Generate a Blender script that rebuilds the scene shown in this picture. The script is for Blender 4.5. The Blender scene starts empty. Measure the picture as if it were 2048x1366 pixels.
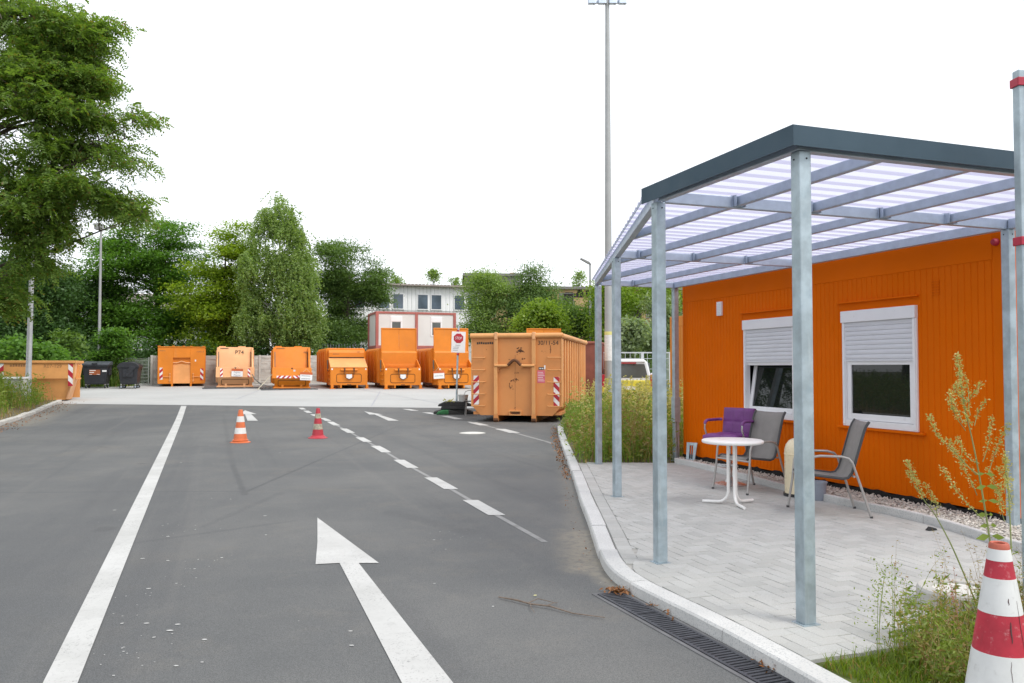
import bpy, bmesh, math, random
import numpy as np
from mathutils import Matrix, Vector, Euler

random.seed(7)
S = bpy.context.scene
COL = S.collection
R = math.radians

# ------------------------------------------------------------------ camera
cd = bpy.data.cameras.new('camera')
cam = bpy.data.objects.new('camera', cd)
COL.objects.link(cam)
cd.sensor_width = 36.0
cd.lens = 28.42
cd.clip_start = 0.05
cd.clip_end = 2000
cam.location = (0, 0, 1.55)
cam.rotation_euler = (R(90 + 1.842), 0, 0)
S.camera = cam

# ------------------------------------------------------------------ light
SUN_EL, SUN_AZ = 52.0, 128.0            # azimuth clockwise from +Y: light comes from behind right
W = bpy.data.worlds.new('World')
S.world = W
W.use_nodes = True
wn, wl = W.node_tree.nodes, W.node_tree.links
bg = wn['Background']
sky = wn.new('ShaderNodeTexSky')
sky.sky_type = 'NISHITA'
sky.sun_disc = False
sky.sun_elevation = R(SUN_EL)
sky.sun_rotation = R(SUN_AZ)
sky.air_density = 1.0
sky.dust_density = 2.0
mixw = wn.new('ShaderNodeMix')
mixw.data_type = 'RGBA'
mixw.inputs[0].default_value = 0.86      # closed white cloud cover over the clear sky
mixw.inputs[7].default_value = (10.4, 10.65, 11.1, 1)
wl.new(sky.outputs[0], mixw.inputs[6])
wl.new(mixw.outputs[2], bg.inputs[0])
bg.inputs[1].default_value = 0.12
ld = bpy.data.lights.new('sun', 'SUN')
ld.energy = 2.0
ld.angle = R(22)
ld.color = (1.0, 0.96, 0.9)
sun = bpy.data.objects.new('sun', ld)
COL.objects.link(sun)
az, el = R(SUN_AZ), R(SUN_EL)
sd = Vector((math.sin(az) * math.cos(el), math.cos(az) * math.cos(el), math.sin(el)))
sun.rotation_euler = sd.to_track_quat('Z', 'Y').to_euler()
sun.location = (20, -20, 30)
S.view_settings.view_transform = 'Standard'
S.view_settings.look = 'None'
S.view_settings.gamma = 1.0
S.view_settings.use_curve_mapping = False
S.view_settings.exposure = 0.2
S.render.engine = 'CYCLES'
S.cycles.max_bounces = 8
S.cycles.transparent_max_bounces = 12

# ------------------------------------------------------------------ helpers
AXU = R(19.6)                             # the yard's long axis leans this far left of the view


def zg(y):
    """height of the ground: flat in front, rising 2 % towards the yard, flat again beyond it"""
    y = min(y, 58.0)
    return .0205 * ((y - 24) + math.sqrt((y - 24) ** 2 + 4)) / 2 - .0004


class MB:
    def __init__(self):
        self.v, self.f, self.mi = [], [], []
        self.M = Matrix.Identity(4)
        self.m = 0

    def add(self, vs, fs):
        o = len(self.v)
        for p in vs:
            self.v.append(tuple(self.M @ Vector(p)))
        for q in fs:
            self.f.append([o + i for i in q])
            self.mi.append(self.m)
        return self

    def box(self, x0, x1, y0, y1, z0, z1):
        return self.add([(x0, y0, z0), (x1, y0, z0), (x1, y1, z0), (x0, y1, z0),
                         (x0, y0, z1), (x1, y0, z1), (x1, y1, z1), (x0, y1, z1)],
                        [(0, 3, 2, 1), (4, 5, 6, 7), (0, 1, 5, 4), (1, 2, 6, 5), (2, 3, 7, 6), (3, 0, 4, 7)])

    def bar(self, a, b, w, h, up=(0, 0, 1)):
        a, b = Vector(a), Vector(b)
        d = (b - a).normalized()
        up = Vector(up)
        if abs(d.dot(up)) > .99:
            up = Vector((0, 1, 0))
        s = d.cross(up).normalized()
        u = s.cross(d).normalized()
        vs = []
        for p in (a, b):
            for i, j in ((-1, -1), (1, -1), (1, 1), (-1, 1)):
                vs.append(p + s * (i * w / 2) + u * (j * h / 2))
        return self.add(vs, [(3, 2, 1, 0), (4, 5, 6, 7), (0, 1, 5, 4), (1, 2, 6, 5), (2, 3, 7, 6), (3, 0, 4, 7)])

    def prism(self, poly, axis, a0, a1):
        """poly: 2D points; axis 'x': (y,z) points, 'y': (x,z), 'z': (x,y)"""
        n = len(poly)

        def mk(p, a):
            if axis == 'x':
                return (a, p[0], p[1])
            if axis == 'y':
                return (p[0], a, p[1])
            return (p[0], p[1], a)
        vs = [mk(p, a0) for p in poly] + [mk(p, a1) for p in poly]
        fs = [tuple(range(n)), tuple(range(2 * n - 1, n - 1, -1))]
        fs += [(i, i + n, (i + 1) % n + n, (i + 1) % n) for i in range(n)]
        return self.add(vs, fs)

    def tube(self, pts, r, n=8, caps=True, closed=False):
        pts = [Vector(p) for p in pts]
        k = len(pts)
        rr = r if isinstance(r, (list, tuple)) else [r] * k
        rings, prev = [], None
        for i, p in enumerate(pts):
            if closed:
                d = pts[(i + 1) % k] - pts[i - 1]
            else:
                d = pts[min(i + 1, k - 1)] - pts[max(i - 1, 0)]
            d.normalize()
            if prev is None:
                ref = Vector((0, 0, 1)) if abs(d.z) < .9 else Vector((1, 0, 0))
                s = d.cross(ref).normalized()
            else:
                s = (prev - d * prev.dot(d)).normalized()
            prev = s
            t = d.cross(s)
            rings.append([p + (s * math.cos(2 * math.pi * j / n) + t * math.sin(2 * math.pi * j / n)) * rr[i] for j in range(n)])
        vs = [q for g in rings for q in g]
        fs = []
        for i in range(k if closed else k - 1):
            a, b = i * n, ((i + 1) % k) * n
            for j in range(n):
                fs.append((a + j, a + (j + 1) % n, b + (j + 1) % n, b + j))
        if caps and not closed:
            fs.append(tuple(range(n - 1, -1, -1)))
            fs.append(tuple((k - 1) * n + j for j in range(n)))
        return self.add(vs, fs)

    def lathe(self, prof, n=24, c=(0, 0, 0)):
        vs, fs = [], []
        k = len(prof)
        for r_, z in prof:
            for j in range(n):
                a = 2 * math.pi * j / n
                vs.append((c[0] + r_ * math.cos(a), c[1] + r_ * math.sin(a), c[2] + z))
        for i in range(k - 1):
            for j in range(n):
                fs.append((i * n + j, i * n + (j + 1) % n, (i + 1) * n + (j + 1) % n, (i + 1) * n + j))
        fs.append(tuple(range(n - 1, -1, -1)))
        fs.append(tuple((k - 1) * n + j for j in range(n)))
        return self.add(vs, fs)

    def mesh(self, name):
        me = bpy.data.meshes.new(name)
        me.from_pydata(self.v, [], self.f)
        me.polygons.foreach_set('material_index', self.mi)
        me.update()
        return me

    def build(self, name, mt, parent=None, smooth=False, bevel=0, loc=None, rz=0, clean=True, angle=40):
        me = self.mesh(name)
        if clean:
            bm = bmesh.new()
            bm.from_mesh(me)
            bmesh.ops.recalc_face_normals(bm, faces=bm.faces)
            bm.to_mesh(me)
            bm.free()
        for q in (mt if isinstance(mt, (list, tuple)) else [mt]):
            me.materials.append(q)
        o = bpy.data.objects.new(name, me)
        COL.objects.link(o)
        if loc is not None:
            o.location = loc
        o.rotation_euler.z = rz
        if parent is not None:
            o.parent = parent
        if bevel:
            b = o.modifiers.new('bevel', 'BEVEL')
            b.width = bevel
            b.segments = 2
            b.limit_method = 'ANGLE'
            b.angle_limit = R(35)
        if smooth:
            me.polygons.foreach_set('use_smooth', [True] * len(me.polygons))
            me.set_sharp_from_angle(angle=R(angle))
        return o


def tag(o, label=None, cat=None, group=None, kind=None):
    if label:
        o['label'] = label
    if cat:
        o['category'] = cat
    if group:
        o['group'] = group
    if kind:
        o['kind'] = kind
    return o


def thing(name, label, cat, loc=(0, 0, 0), rz=0, group=None):
    o = bpy.data.objects.new(name, None)
    COL.objects.link(o)
    o.empty_display_size = .2
    o.location = loc
    o.rotation_euler.z = rz
    return tag(o, label, cat, group)


def children(o):
    return [c for c in COL.objects if c.parent == o]


def copy_tree(o, parent=None):
    c = o.copy()
    COL.objects.link(c)
    if parent is not None:
        c.parent = parent
    for ch in children(o):
        copy_tree(ch, c)
    return c


def inst(name, me, parent, loc=(0, 0, 0), rz=0):
    o = bpy.data.objects.new(name, me)
    COL.objects.link(o)
    o.parent = parent
    o.location = loc
    o.rotation_euler.z = rz
    return o


def quads_mesh(name, Q, mt, parent=None, smooth=False):
    """Q: (N, k, 3) array of separate k-gons (k = 3 or 4)"""
    Q = np.asarray(Q, dtype=np.float32)
    n, k = Q.shape[0], Q.shape[1]
    me = bpy.data.meshes.new(name)
    me.vertices.add(n * k)
    me.vertices.foreach_set('co', Q.reshape(-1))
    me.loops.add(n * k)
    me.loops.foreach_set('vertex_index', np.arange(n * k, dtype=np.int32))
    me.polygons.add(n)
    me.polygons.foreach_set('loop_start', np.arange(0, n * k, k, dtype=np.int32))
    me.polygons.foreach_set('loop_total', np.full(n, k, dtype=np.int32))
    me.update(calc_edges=True)
    me.validate()
    me.materials.append(mt)
    o = bpy.data.objects.new(name, me)
    COL.objects.link(o)
    if parent is not None:
        o.parent = parent
    return o


_txt = {}


def text_mesh(s, size, extrude=0.0015):
    key = (s, size, extrude)
    if key in _txt:
        return _txt[key]
    cu = bpy.data.curves.new('lettering', 'FONT')
    cu.body = s
    cu.size = size
    cu.align_x = 'CENTER'
    cu.align_y = 'CENTER'
    cu.extrude = extrude
    cu.resolution_u = 3
    o = bpy.data.objects.new('lettering', cu)
    COL.objects.link(o)
    dg = bpy.context.evaluated_depsgraph_get()
    me = bpy.data.meshes.new_from_object(o.evaluated_get(dg))
    bpy.data.objects.remove(o)
    _txt[key] = me
    return me


def text(s, size, mt, parent, loc, rot=(R(90), 0, 0), sx=1.0, bold=0):
    me = text_mesh(s, size).copy()
    me.materials.clear()
    me.materials.append(mt)
    o = bpy.data.objects.new('lettering', me)
    COL.objects.link(o)
    o.parent = parent
    o.location = loc
    o.rotation_euler = rot
    o.scale = (sx, 1, 1)
    return o


# ------------------------------------------------------------------ materials
class NT:
    def __init__(self, name):
        self.m = bpy.data.materials.new(name)
        self.m.use_nodes = True
        self.n, self.l = self.m.node_tree.nodes, self.m.node_tree.links
        self.p = self.n['Principled BSDF']
        self.out = self.n['Material Output']

    def node(self, t, **kw):
        q = self.n.new(t)
        for k, v in kw.items():
            setattr(q, k, v)
        return q

    def link(self, a, b):
        self.l.new(a, b)

    def coords(self, rnd=True):
        tc = self.node('ShaderNodeTexCoord')
        if not rnd:
            return tc.outputs['Object']
        oi = self.node('ShaderNodeObjectInfo')
        mu = self.node('ShaderNodeMath', operation='MULTIPLY')
        self.link(oi.outputs['Random'], mu.inputs[0])
        mu.inputs[1].default_value = 91.7
        ad = self.node('ShaderNodeVectorMath', operation='ADD')
        self.link(tc.outputs['Object'], ad.inputs[0])
        self.link(mu.outputs[0], ad.inputs[1])
        return ad.outputs[0]

    def noise(self, vec, scale, detail=4, rough=.6, stretch=None):
        if stretch:
            mp = self.node('ShaderNodeMapping')
            mp.inputs['Scale'].default_value = stretch
            self.link(vec, mp.inputs[0])
            vec = mp.outputs[0]
        q = self.node('ShaderNodeTexNoise')
        q.inputs['Scale'].default_value = scale
        q.inputs['Detail'].default_value = detail
        q.inputs['Roughness'].default_value = rough
        self.link(vec, q.inputs['Vector'])
        return q.outputs['Fac']

    def ramp(self, fac, lo, hi, a=0.0, b=1.0):
        q = self.node('ShaderNodeMapRange')
        q.interpolation_type = 'SMOOTHSTEP'
        q.inputs[1].default_value = lo
        q.inputs[2].default_value = hi
        q.inputs[3].default_value = a
        q.inputs[4].default_value = b
        self.link(fac, q.inputs[0])
        return q.outputs[0]

    def mix(self, fac, a, b, mode='MIX'):
        q = self.node('ShaderNodeMix', data_type='RGBA', blend_type=mode)
        for s, i in ((fac, 0), (a, 6), (b, 7)):
            if isinstance(s, (int, float)):
                q.inputs[i].default_value = s
            elif isinstance(s, tuple):
                q.inputs[i].default_value = (*s, 1) if len(s) == 3 else s
            else:
                self.link(s, q.inputs[i])
        return q.outputs[2]

    def math(self, op, a, b=0.0, clamp=False):
        q = self.node('ShaderNodeMath', operation=op)
        q.use_clamp = clamp
        for s, i in ((a, 0), (b, 1)):
            if isinstance(s, (int, float)):
                q.inputs[i].default_value = s
            else:
                self.link(s, q.inputs[i])
        return q.outputs[0]

    def bump(self, h, strength, dist=.01):
        b = self.node('ShaderNodeBump')
        b.inputs['Strength'].default_value = strength
        b.inputs['Distance'].default_value = dist
        self.link(h, b.inputs['Height'])
        self.link(b.outputs[0], self.p.inputs['Normal'])


def sc(c, k):
    return tuple(min(1, x * k) for x in c)


def mat(name, col, rough=.6, metal=0.0, var=.12, vs=2.0, bump=0.0, bs=40.0, dirt=None, streak=None, spec=.5, rnd=True, fleck=None):
    """plain weathered surface; dirt=(colour, amount 0-1, scale): blotches; streak: same but drawn out downwards; fleck: fine grains"""
    t = NT(name)
    v = t.coords(rnd)
    c = t.mix(t.ramp(t.noise(v, vs, 5), .3, .7), sc(col, 1 - var), sc(col, 1 + var))
    if fleck:
        fc, amt, fs = fleck
        c = t.mix(t.ramp(t.noise(v, fs, 1, .5), .62 - .1 * amt, .68, 0, 1), c, fc)
    if dirt:
        dc, amt, ds = dirt
        c = t.mix(t.ramp(t.noise(v, ds, 8, .65), .72 - .28 * amt, .8, 0, .85), c, dc)
    if streak:
        dc, amt, ds = streak
        c = t.mix(t.ramp(t.noise(v, ds, 5, .6, (1, 1, .09)), .74 - .3 * amt, .85, 0, .6), c, dc)
    t.link(c, t.p.inputs['Base Color'])
    t.p.inputs['Roughness'].default_value = rough
    t.p.inputs['Metallic'].default_value = metal
    t.p.inputs['Specular IOR Level'].default_value = spec
    rn = t.ramp(t.noise(v, vs * 3, 3), .25, .75, max(0, rough - .1), min(1, rough + .12))
    t.link(rn, t.p.inputs['Roughness'])
    if bump:
        t.bump(t.noise(v, bs, 4), bump)
    return t.m


def leaf_mat(name, c1, c2, trans=.4, dry=None, ns=.35):
    t = NT(name)
    g = t.node('ShaderNodeNewGeometry')
    tc = t.node('ShaderNodeTexCoord')
    c = t.mix(g.outputs['Random Per Island'], c1, c2)
    c = t.mix(t.ramp(t.noise(tc.outputs['Object'], ns, 3), .35, .65, 0, .5), c, t.mix(.5, c1, sc(c2, 1.25)))
    if dry:
        c = t.mix(t.ramp(g.outputs['Random Per Island'], 1 - dry[1], 1 - dry[1] + .01), c, dry[0])
    t.n.remove(t.p)
    d = t.node('ShaderNodeBsdfDiffuse')
    tr = t.node('ShaderNodeBsdfTranslucent')
    gl = t.node('ShaderNodeBsdfGlossy')
    gl.inputs['Roughness'].default_value = .45
    gl.inputs['Color'].default_value = (.8, .85, .8, 1)
    t.link(c, d.inputs[0])
    t.link(t.mix(1.0, c, (1.5, 1.6, .6), 'MULTIPLY'), tr.inputs[0])
    m1, m2 = t.node('ShaderNodeMixShader'), t.node('ShaderNodeMixShader')
    m1.inputs[0].default_value = trans
    t.link(d.outputs[0], m1.inputs[1])
    t.link(tr.outputs[0], m1.inputs[2])
    m2.inputs[0].default_value = .025
    t.link(m1.outputs[0], m2.inputs[1])
    t.link(gl.outputs[0], m2.inputs[2])
    t.link(m2.outputs[0], t.out.inputs[0])
    return t.m


def asphalt_mat():
    t = NT('asphalt')
    v = t.coords(False)
    c = t.mix(t.ramp(t.noise(v, .35, 5, .6), .35, .68), (.112, .116, .117), (.150, .151, .147))
    c = t.mix(t.ramp(t.noise(v, 1.7, 6, .7), .5, .75, 0, .5), c, (.175, .17, .158))
    c = t.mix(t.ramp(t.noise(v, .55, 7, .72), .52, .66, 0, .6), c, (.160, .153, .140))
    c = t.mix(t.ramp(t.noise(v, .22, 5, .6, (1, .35, 1)), .5, .66, 0, .75), c, (.094, .098, .102))
    mp = t.node('ShaderNodeMapping')
    mp.inputs['Rotation'].default_value = (0, 0, -AXU)
    t.link(v, mp.inputs[0])
    c = t.mix(t.ramp(t.noise(mp.outputs[0], 1.5, 4, .6, (1, .03, 1)), .50, .68, 0, .5), c, (.097, .1, .103))
    c = t.mix(t.ramp(t.noise(mp.outputs[0], 2.6, 3, .6, (1, .02, 1)), .56, .7, 0, .3), c, (.165, .162, .155))
    c = t.mix(t.ramp(t.noise(v, 3.6, 7, .75), .60, .74, 0, .55), c, (.098, .099, .1))
    c = t.mix(t.ramp(t.noise(v, 1.1, 2, .5), .70, .745, 0, .6), c, (.085, .087, .09))
    c = t.mix(t.ramp(t.noise(v, 34, 3, .7), .68, .74, 0, .5), c, (.21, .205, .195))
    c = t.mix(t.ramp(t.noise(v, 160, 2), .3, .7, 0, .75), sc_mix(t, c, .66), sc_mix(t, c, 1.36))
    # pale grit that collects along the right kerb
    sep = t.node('ShaderNodeSeparateXYZ')
    t.link(v, sep.inputs[0])
    # dark joint lines where the asphalt lanes were sealed
    segs = [((-9.15, 25.71), (-4.44, 12.9), .06, .32), ((-4.44, 12.9), (-3.25, 9.88), .05, .6), ((-3.31, 10.08), (-3.22, 13.6), .035, .7),
            ((-3.22, 13.6), (-3.01, 20.88), .035, .5), ((-8, 10.0), (-3.3, 10.15), .022, .8), ((-3.0, 7.9), (-2.85, 10.0), .06, .3),
            ((-3.3, 7.2), (-2.2, 8.2), .05, .35), ((-1.3, 8.7), (-.4, 7.6), .12, .3)]
    wob = t.noise(v, 2.2, 5, .7)
    dark = None
    for (a, b, w, s) in segs:
        A = Vector((*a, 0))
        D = Vector((b[0] - a[0], b[1] - a[1], 0))
        sub = t.node('ShaderNodeVectorMath', operation='SUBTRACT')
        t.link(v, sub.inputs[0])
        sub.inputs[1].default_value = A
        dot = t.node('ShaderNodeVectorMath', operation='DOT_PRODUCT')
        t.link(sub.outputs[0], dot.inputs[0])
        dot.inputs[1].default_value = D / D.length_squared
        h = t.math('ADD', dot.outputs['Value'], 0, True)
        scl = t.node('ShaderNodeVectorMath', operation='SCALE')
        scl.inputs[0].default_value = D
        t.link(h, scl.inputs['Scale'])
        df = t.node('ShaderNodeVectorMath', operation='DISTANCE')
        t.link(sub.outputs[0], df.inputs[0])
        t.link(scl.outputs[0], df.inputs[1])
        dd = t.math('ADD', df.outputs['Value'], t.math('MULTIPLY', t.math('SUBTRACT', wob, .5), w * 1.6))
        k = t.ramp(dd, w * .35, w * 1.25, s, 0)
        dark = k if dark is None else t.math('MAXIMUM', dark, k)
    dust = None
    for (a, b, w, s) in [((.93, 15), (.62, 7.6), .16, .35), ((.62, 7.6), (.58, 6.3), .26, .85), ((.58, 6.3), (.80, 5.5), .10, .7), ((-13.1, 21.4), (-17.2, 31.5), .7, .6)]:
        A = Vector((*a, 0))
        D = Vector((b[0] - a[0], b[1] - a[1], 0))
        sub = t.node('ShaderNodeVectorMath', operation='SUBTRACT')
        t.link(v, sub.inputs[0])
        sub.inputs[1].default_value = A
        dot = t.node('ShaderNodeVectorMath', operation='DOT_PRODUCT')
        t.link(sub.outputs[0], dot.inputs[0])
        dot.inputs[1].default_value = D / D.length_squared
        scl = t.node('ShaderNodeVectorMath', operation='SCALE')
        scl.inputs[0].default_value = D
        t.link(t.math('ADD', dot.outputs['Value'], 0, True), scl.inputs['Scale'])
        df = t.node('ShaderNodeVectorMath', operation='DISTANCE')
        t.link(sub.outputs[0], df.inputs[0])
        t.link(scl.outputs[0], df.inputs[1])
        k = t.ramp(t.math('ADD', df.outputs['Value'], t.math('MULTIPLY', t.math('SUBTRACT', wob, .5), w * 1.5)), 0, w * 1.3, s, 0)
        dust = k if dust is None else t.math('MAXIMUM', dust, k)
    c = t.mix(t.math('MULTIPLY', dust, t.ramp(t.noise(v, 14, 5, .7), .3, .6, .3, 1)), c, (.25, .225, .18))
    c = t.mix(t.math('MULTIPLY', dark, t.ramp(t.noise(v, 9, 4), .25, .6, .5, 1)), c, (.072, .074, .077))
    t.link(c, t.p.inputs['Base Color'])
    t.p.inputs['Roughness'].default_value = .82
    t.p.inputs['Specular IOR Level'].default_value = .35
    t.bump(t.noise(v, 130, 3), .5, .004)
    return t.m


def sc_mix(t, c, k):
    return t.mix(1.0, c, (k, k, k), 'MULTIPLY')


M = {}
M['asphalt'] = asphalt_mat()
M['concrete_yard'] = mat('concrete_yard', (.42, .425, .415), .85, var=.07, vs=.25, bump=.2, bs=60, dirt=((.33, .33, .32), .35, .5), rnd=False, fleck=((.4, .4, .39), .5, 40))
def paint_mat():
    t = NT('marking_paint')
    v = t.coords(False)
    c = t.mix(t.ramp(t.noise(v, 1.3, 6, .65), .3, .7), (.43, .43, .415), (.53, .53, .515))
    c = t.mix(t.ramp(t.noise(v, 9, 6, .7), .55, .75, 0, .45), c, (.33, .33, .32))
    w = t.math('MULTIPLY', t.ramp(t.noise(v, 60, 4, .75), .56, .66), t.ramp(t.noise(v, .9, 4), .38, .66, .15, 1))
    c = t.mix(w, c, (.17, .172, .17))
    c = t.mix(t.ramp(t.noise(v, 22, 3, .6, (1, .15, 1)), .64, .8, 0, .5), c, (.22, .22, .215))
    t.link(c, t.p.inputs['Base Color'])
    t.p.inputs['Roughness'].default_value = .65
    t.bump(t.noise(v, 120, 3), .3, .004)
    return t.m


M['marking'] = paint_mat()
M['marking_worn'] = mat('marking_paint_worn', (.24, .24, .235), .7, var=.25, vs=5, dirt=((.14, .14, .14), .9, 5), rnd=False)
M['granite'] = mat('granite_kerb', (.56, .56, .545), .8, var=.08, vs=2, bump=.3, bs=90, fleck=((.42, .43, .43), .8, 95), dirt=((.44, .43, .40), .25, 2.5))
M['granite_old'] = mat('granite_kerb_weathered', (.52, .5, .46), .85, var=.14, vs=2, bump=.4, bs=50, fleck=((.34, .34, .33), .8, 60), dirt=((.3, .27, .22), .4, 2.5))
M['soil'] = mat('soil', (.13, .11, .06), .95, var=.35, vs=2, bump=.8, bs=14, dirt=((.09, .1, .03), .6, 1.3), rnd=False)
M['moss'] = mat('mossy_soil', (.085, .11, .02), .95, var=.35, vs=9, bump=.9, bs=60, dirt=((.17, .13, .06), .45, 7), rnd=False)
M['ground'] = mat('ground', (.12, .12, .06), .95, var=.3, vs=.2, bump=.5, bs=4, rnd=False)
M['galv'] = mat('galvanised_steel', (.40, .475, .515), .45, metal=.5, var=.18, vs=7, dirt=((.30, .385, .44), .8, 11), streak=((.56, .61, .62), .7, 22))
M['galv_light'] = mat('galvanised_light', (.46, .53, .62), .45, metal=.45, var=.08, vs=8, dirt=((.38, .45, .54), .4, 14))
M['steel'] = mat('brushed_steel', (.55, .56, .56), .32, metal=.85, var=.06, vs=8)
M['fascia'] = mat('anthracite_fascia', (.054, .088, .116), .55, var=.08, vs=1.5, spec=.2, streak=((.075, .105, .13), .3, 3))
M['cabin'] = mat('cabin_orange', (.70, .132, .0004), .6, var=.05, vs=.8, dirt=((.60, .115, .001), .25, 2.5), spec=.06)
M['cabin_far'] = mat('cabin_orange_weathered', (.66, .22, .02), .5, var=.06, vs=1, dirt=((.5, .17, .03), .3, 2))
M['press'] = mat('press_orange', (.68, .205, .008), .5, var=.08, vs=.9, dirt=((.55, .19, .04), .4, 2.2), streak=((.5, .22, .1), .45, 2.4))
M['press_faded'] = mat('press_orange_faded', (.74, .33, .11), .6, var=.12, vs=.9, dirt=((.6, .24, .07), .5, 2), streak=((.68, .42, .26), .6, 2.4))
M['press_pale'] = mat('press_pale_orange', (.76, .40, .19), .6, var=.10, vs=.8, dirt=((.76, .28, .06), .42, 1.4), streak=((.62, .33, .16), .35, 2.4))
M['rolloff'] = mat('container_faded_orange', (.60, .245, .075), .6, var=.09, vs=.6, dirt=((.50, .20, .06), .48, 1.1), streak=((.42, .19, .085), .5, 3.0), bump=.2, bs=1.6)
M['rolloff_rib'] = mat('container_rib_orange', (.66, .32, .115), .6, var=.1, vs=1.2, dirt=((.5, .2, .07), .42, 4), streak=((.45, .2, .08), .35, 5))
M['skip'] = mat('skip_faded_orange', (.66, .31, .10), .6, var=.12, vs=1.2, dirt=((.55, .22, .06), .45, 3), streak=((.5, .24, .1), .4, 3))
M['rust'] = mat('rust', (.13, .055, .025), .9, var=.4, vs=9, bump=.4, bs=40)
M['rust_red'] = mat('container_rust_red', (.24, .07, .045), .7, var=.2, vs=2, streak=((.1, .04, .03), .5, 3))
M['dark_line'] = mat('dark_gap', (.05, .022, .01), .8)
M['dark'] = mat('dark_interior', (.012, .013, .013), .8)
M['red'] = mat('reflective_red', (.42, .012, .03), .4, var=.08, vs=6, dirt=((.25, .03, .03), .3, 8))
M['white'] = mat('reflective_white', (.74, .73, .72), .4, var=.05, vs=6, dirt=((.5, .48, .46), .3, 8))
M['stencil'] = mat('stencil_black', (.05, .035, .025), .7, var=.2, vs=30)
M['stencil_worn'] = mat('stencil_worn', (.28, .14, .06), .8, var=.3, vs=30)
M['pvc'] = mat('white_pvc', (.80, .80, .81), .35, var=.03, vs=3, dirt=((.66, .66, .65), .2, 6))
M['shutter'] = mat('shutter_grey_white', (.66, .67, .70), .4, var=.03, vs=3)
M['glass'] = mat('window_glass', (.012, .015, .014), .03, var=.0, vs=1, spec=.5)
M['glass'].node_tree.nodes['Principled BSDF'].inputs['Roughness'].default_value = .015
for l in list(M['glass'].node_tree.links):
    if l.to_socket.name == 'Roughness':
        M['glass'].node_tree.links.remove(l)
M['glass_far'] = mat('far_window_glass', (.10, .13, .17), .12, var=.3, vs=.8, spec=.5)
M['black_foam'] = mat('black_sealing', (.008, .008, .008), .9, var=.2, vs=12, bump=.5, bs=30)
M['table'] = mat('table_white', (.82, .81, .79), .4, var=.03, vs=4, dirt=((.68, .66, .62), .25, 6))
M['purple'] = mat('purple_leather', (.155, .035, .185), .45, var=.1, vs=6, bump=.12, bs=70, dirt=((.1, .022, .12), .3, 8))
M['sling'] = mat('grey_sling_fabric', (.235, .22, .205), .75, var=.06, vs=5, bump=.25, bs=300)
M['sling_edge'] = mat('dark_sling_edge', (.06, .06, .062), .7)
M['chair_steel'] = mat('chair_tube', (.40, .385, .37), .42, metal=.55, var=.07, vs=9)
M['cream'] = mat('cream_enamel', (.78, .68, .47), .3, var=.03, vs=4, dirt=((.6, .52, .36), .2, 5))
M['black_plastic'] = mat('black_plastic', (.016, .017, .018), .5, var=.1, vs=6)
M['bin_black'] = mat('bin_black_plastic', (.02, .022, .028), .48, var=.15, vs=3, dirt=((.05, .05, .05), .3, 4))
M['bin_lid'] = mat('bin_lid_grey', (.07, .078, .095), .42, var=.12, vs=3, dirt=((.13, .13, .13), .3, 4))
M['rubber'] = mat('black_rubber', (.025, .026, .026), .75, var=.2, vs=4, dirt=((.07, .066, .06), .4, 3))
M['bucket_grey'] = mat('bucket_grey', (.5, .5, .49), .55, var=.08, vs=6)
M['bucket_blue'] = mat('bucket_blue_grey', (.28, .31, .37), .5, var=.08, vs=6)
M['green_bag'] = mat('green_fabric', (.03, .16, .055), .8, var=.25, vs=8, bump=.4, bs=14)
M['cone_orange'] = mat('cone_orange', (.62, .15, .05), .5, var=.1, vs=8, dirt=((.45, .14, .06), .4, 14))
M['cone_red'] = mat('cone_red', (.40, .03, .045), .5, var=.12, vs=8, dirt=((.24, .04, .045), .4, 12))
M['cone_white'] = mat('cone_white', (.72, .71, .68), .5, var=.06, vs=8, dirt=((.5, .48, .44), .4, 12))
M['cone_dirty'] = mat('cone_band_dirty', (.36, .33, .25), .7, var=.3, vs=20, dirt=((.2, .18, .13), .6, 20))
M['big_red'] = mat('old_cone_red', (.42, .02, .04), .55, var=.14, vs=10, dirt=((.66, .42, .42), .62, 30), streak=((.16, .03, .035), .55, 30))
M['big_white'] = mat('old_cone_white', (.64, .65, .64), .55, var=.07, vs=6, dirt=((.40, .39, .37), .5, 18), streak=((.27, .25, .24), .5, 30))
M['cone_tip'] = mat('old_cone_tip', (.42, .10, .06), .6, var=.2, vs=20)
M['crack'] = mat('cone_crack', (.09, .05, .05), .9)
M['clamp_red'] = mat('clamp_red', (.42, .02, .05), .4, var=.06, vs=10)
M['pole_grey'] = mat('pole_grey', (.36, .365, .37), .5, metal=.3, var=.08, vs=2, streak=((.28, .28, .28), .4, 6))
M['pole_light'] = mat('mast_light_grey', (.37, .385, .385), .5, metal=.2, var=.06, vs=2)
M['tape_paper'] = mat('wrapped_paper', (.72, .72, .70), .6, var=.10, vs=14, bump=.4, bs=18, dirt=((.48, .5, .46), .45, 20))
M['tape_yellow'] = mat('yellow_tape', (.66, .62, .22), .5)
M['lamp_head'] = mat('lamp_head_grey', (.24, .24, .24), .5)
M['lamp_glass'] = mat('lamp_glass', (.55, .57, .58), .2)
M['grate'] = mat('cast_iron_grate', (.055, .058, .068), .5, metal=.35, var=.2, vs=9, dirt=((.12, .115, .11), .3, 9))
M['grate_frame'] = mat('drain_frame', (.12, .12, .125), .7, var=.2, vs=5, dirt=((.2, .19, .17), .4, 4))
M['gravel'] = mat('gravel', (.46, .42, .37), .85, var=.2, vs=20)
M['concrete'] = mat('precast_concrete', (.44, .43, .40), .9, var=.10, vs=3, bump=.3, bs=50, dirt=((.26, .26, .23), .4, 2.5))
M['concrete_light'] = mat('pale_concrete', (.60, .59, .55), .9, var=.10, vs=6, bump=.2, bs=50, dirt=((.42, .4, .35), .35, 8))
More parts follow.
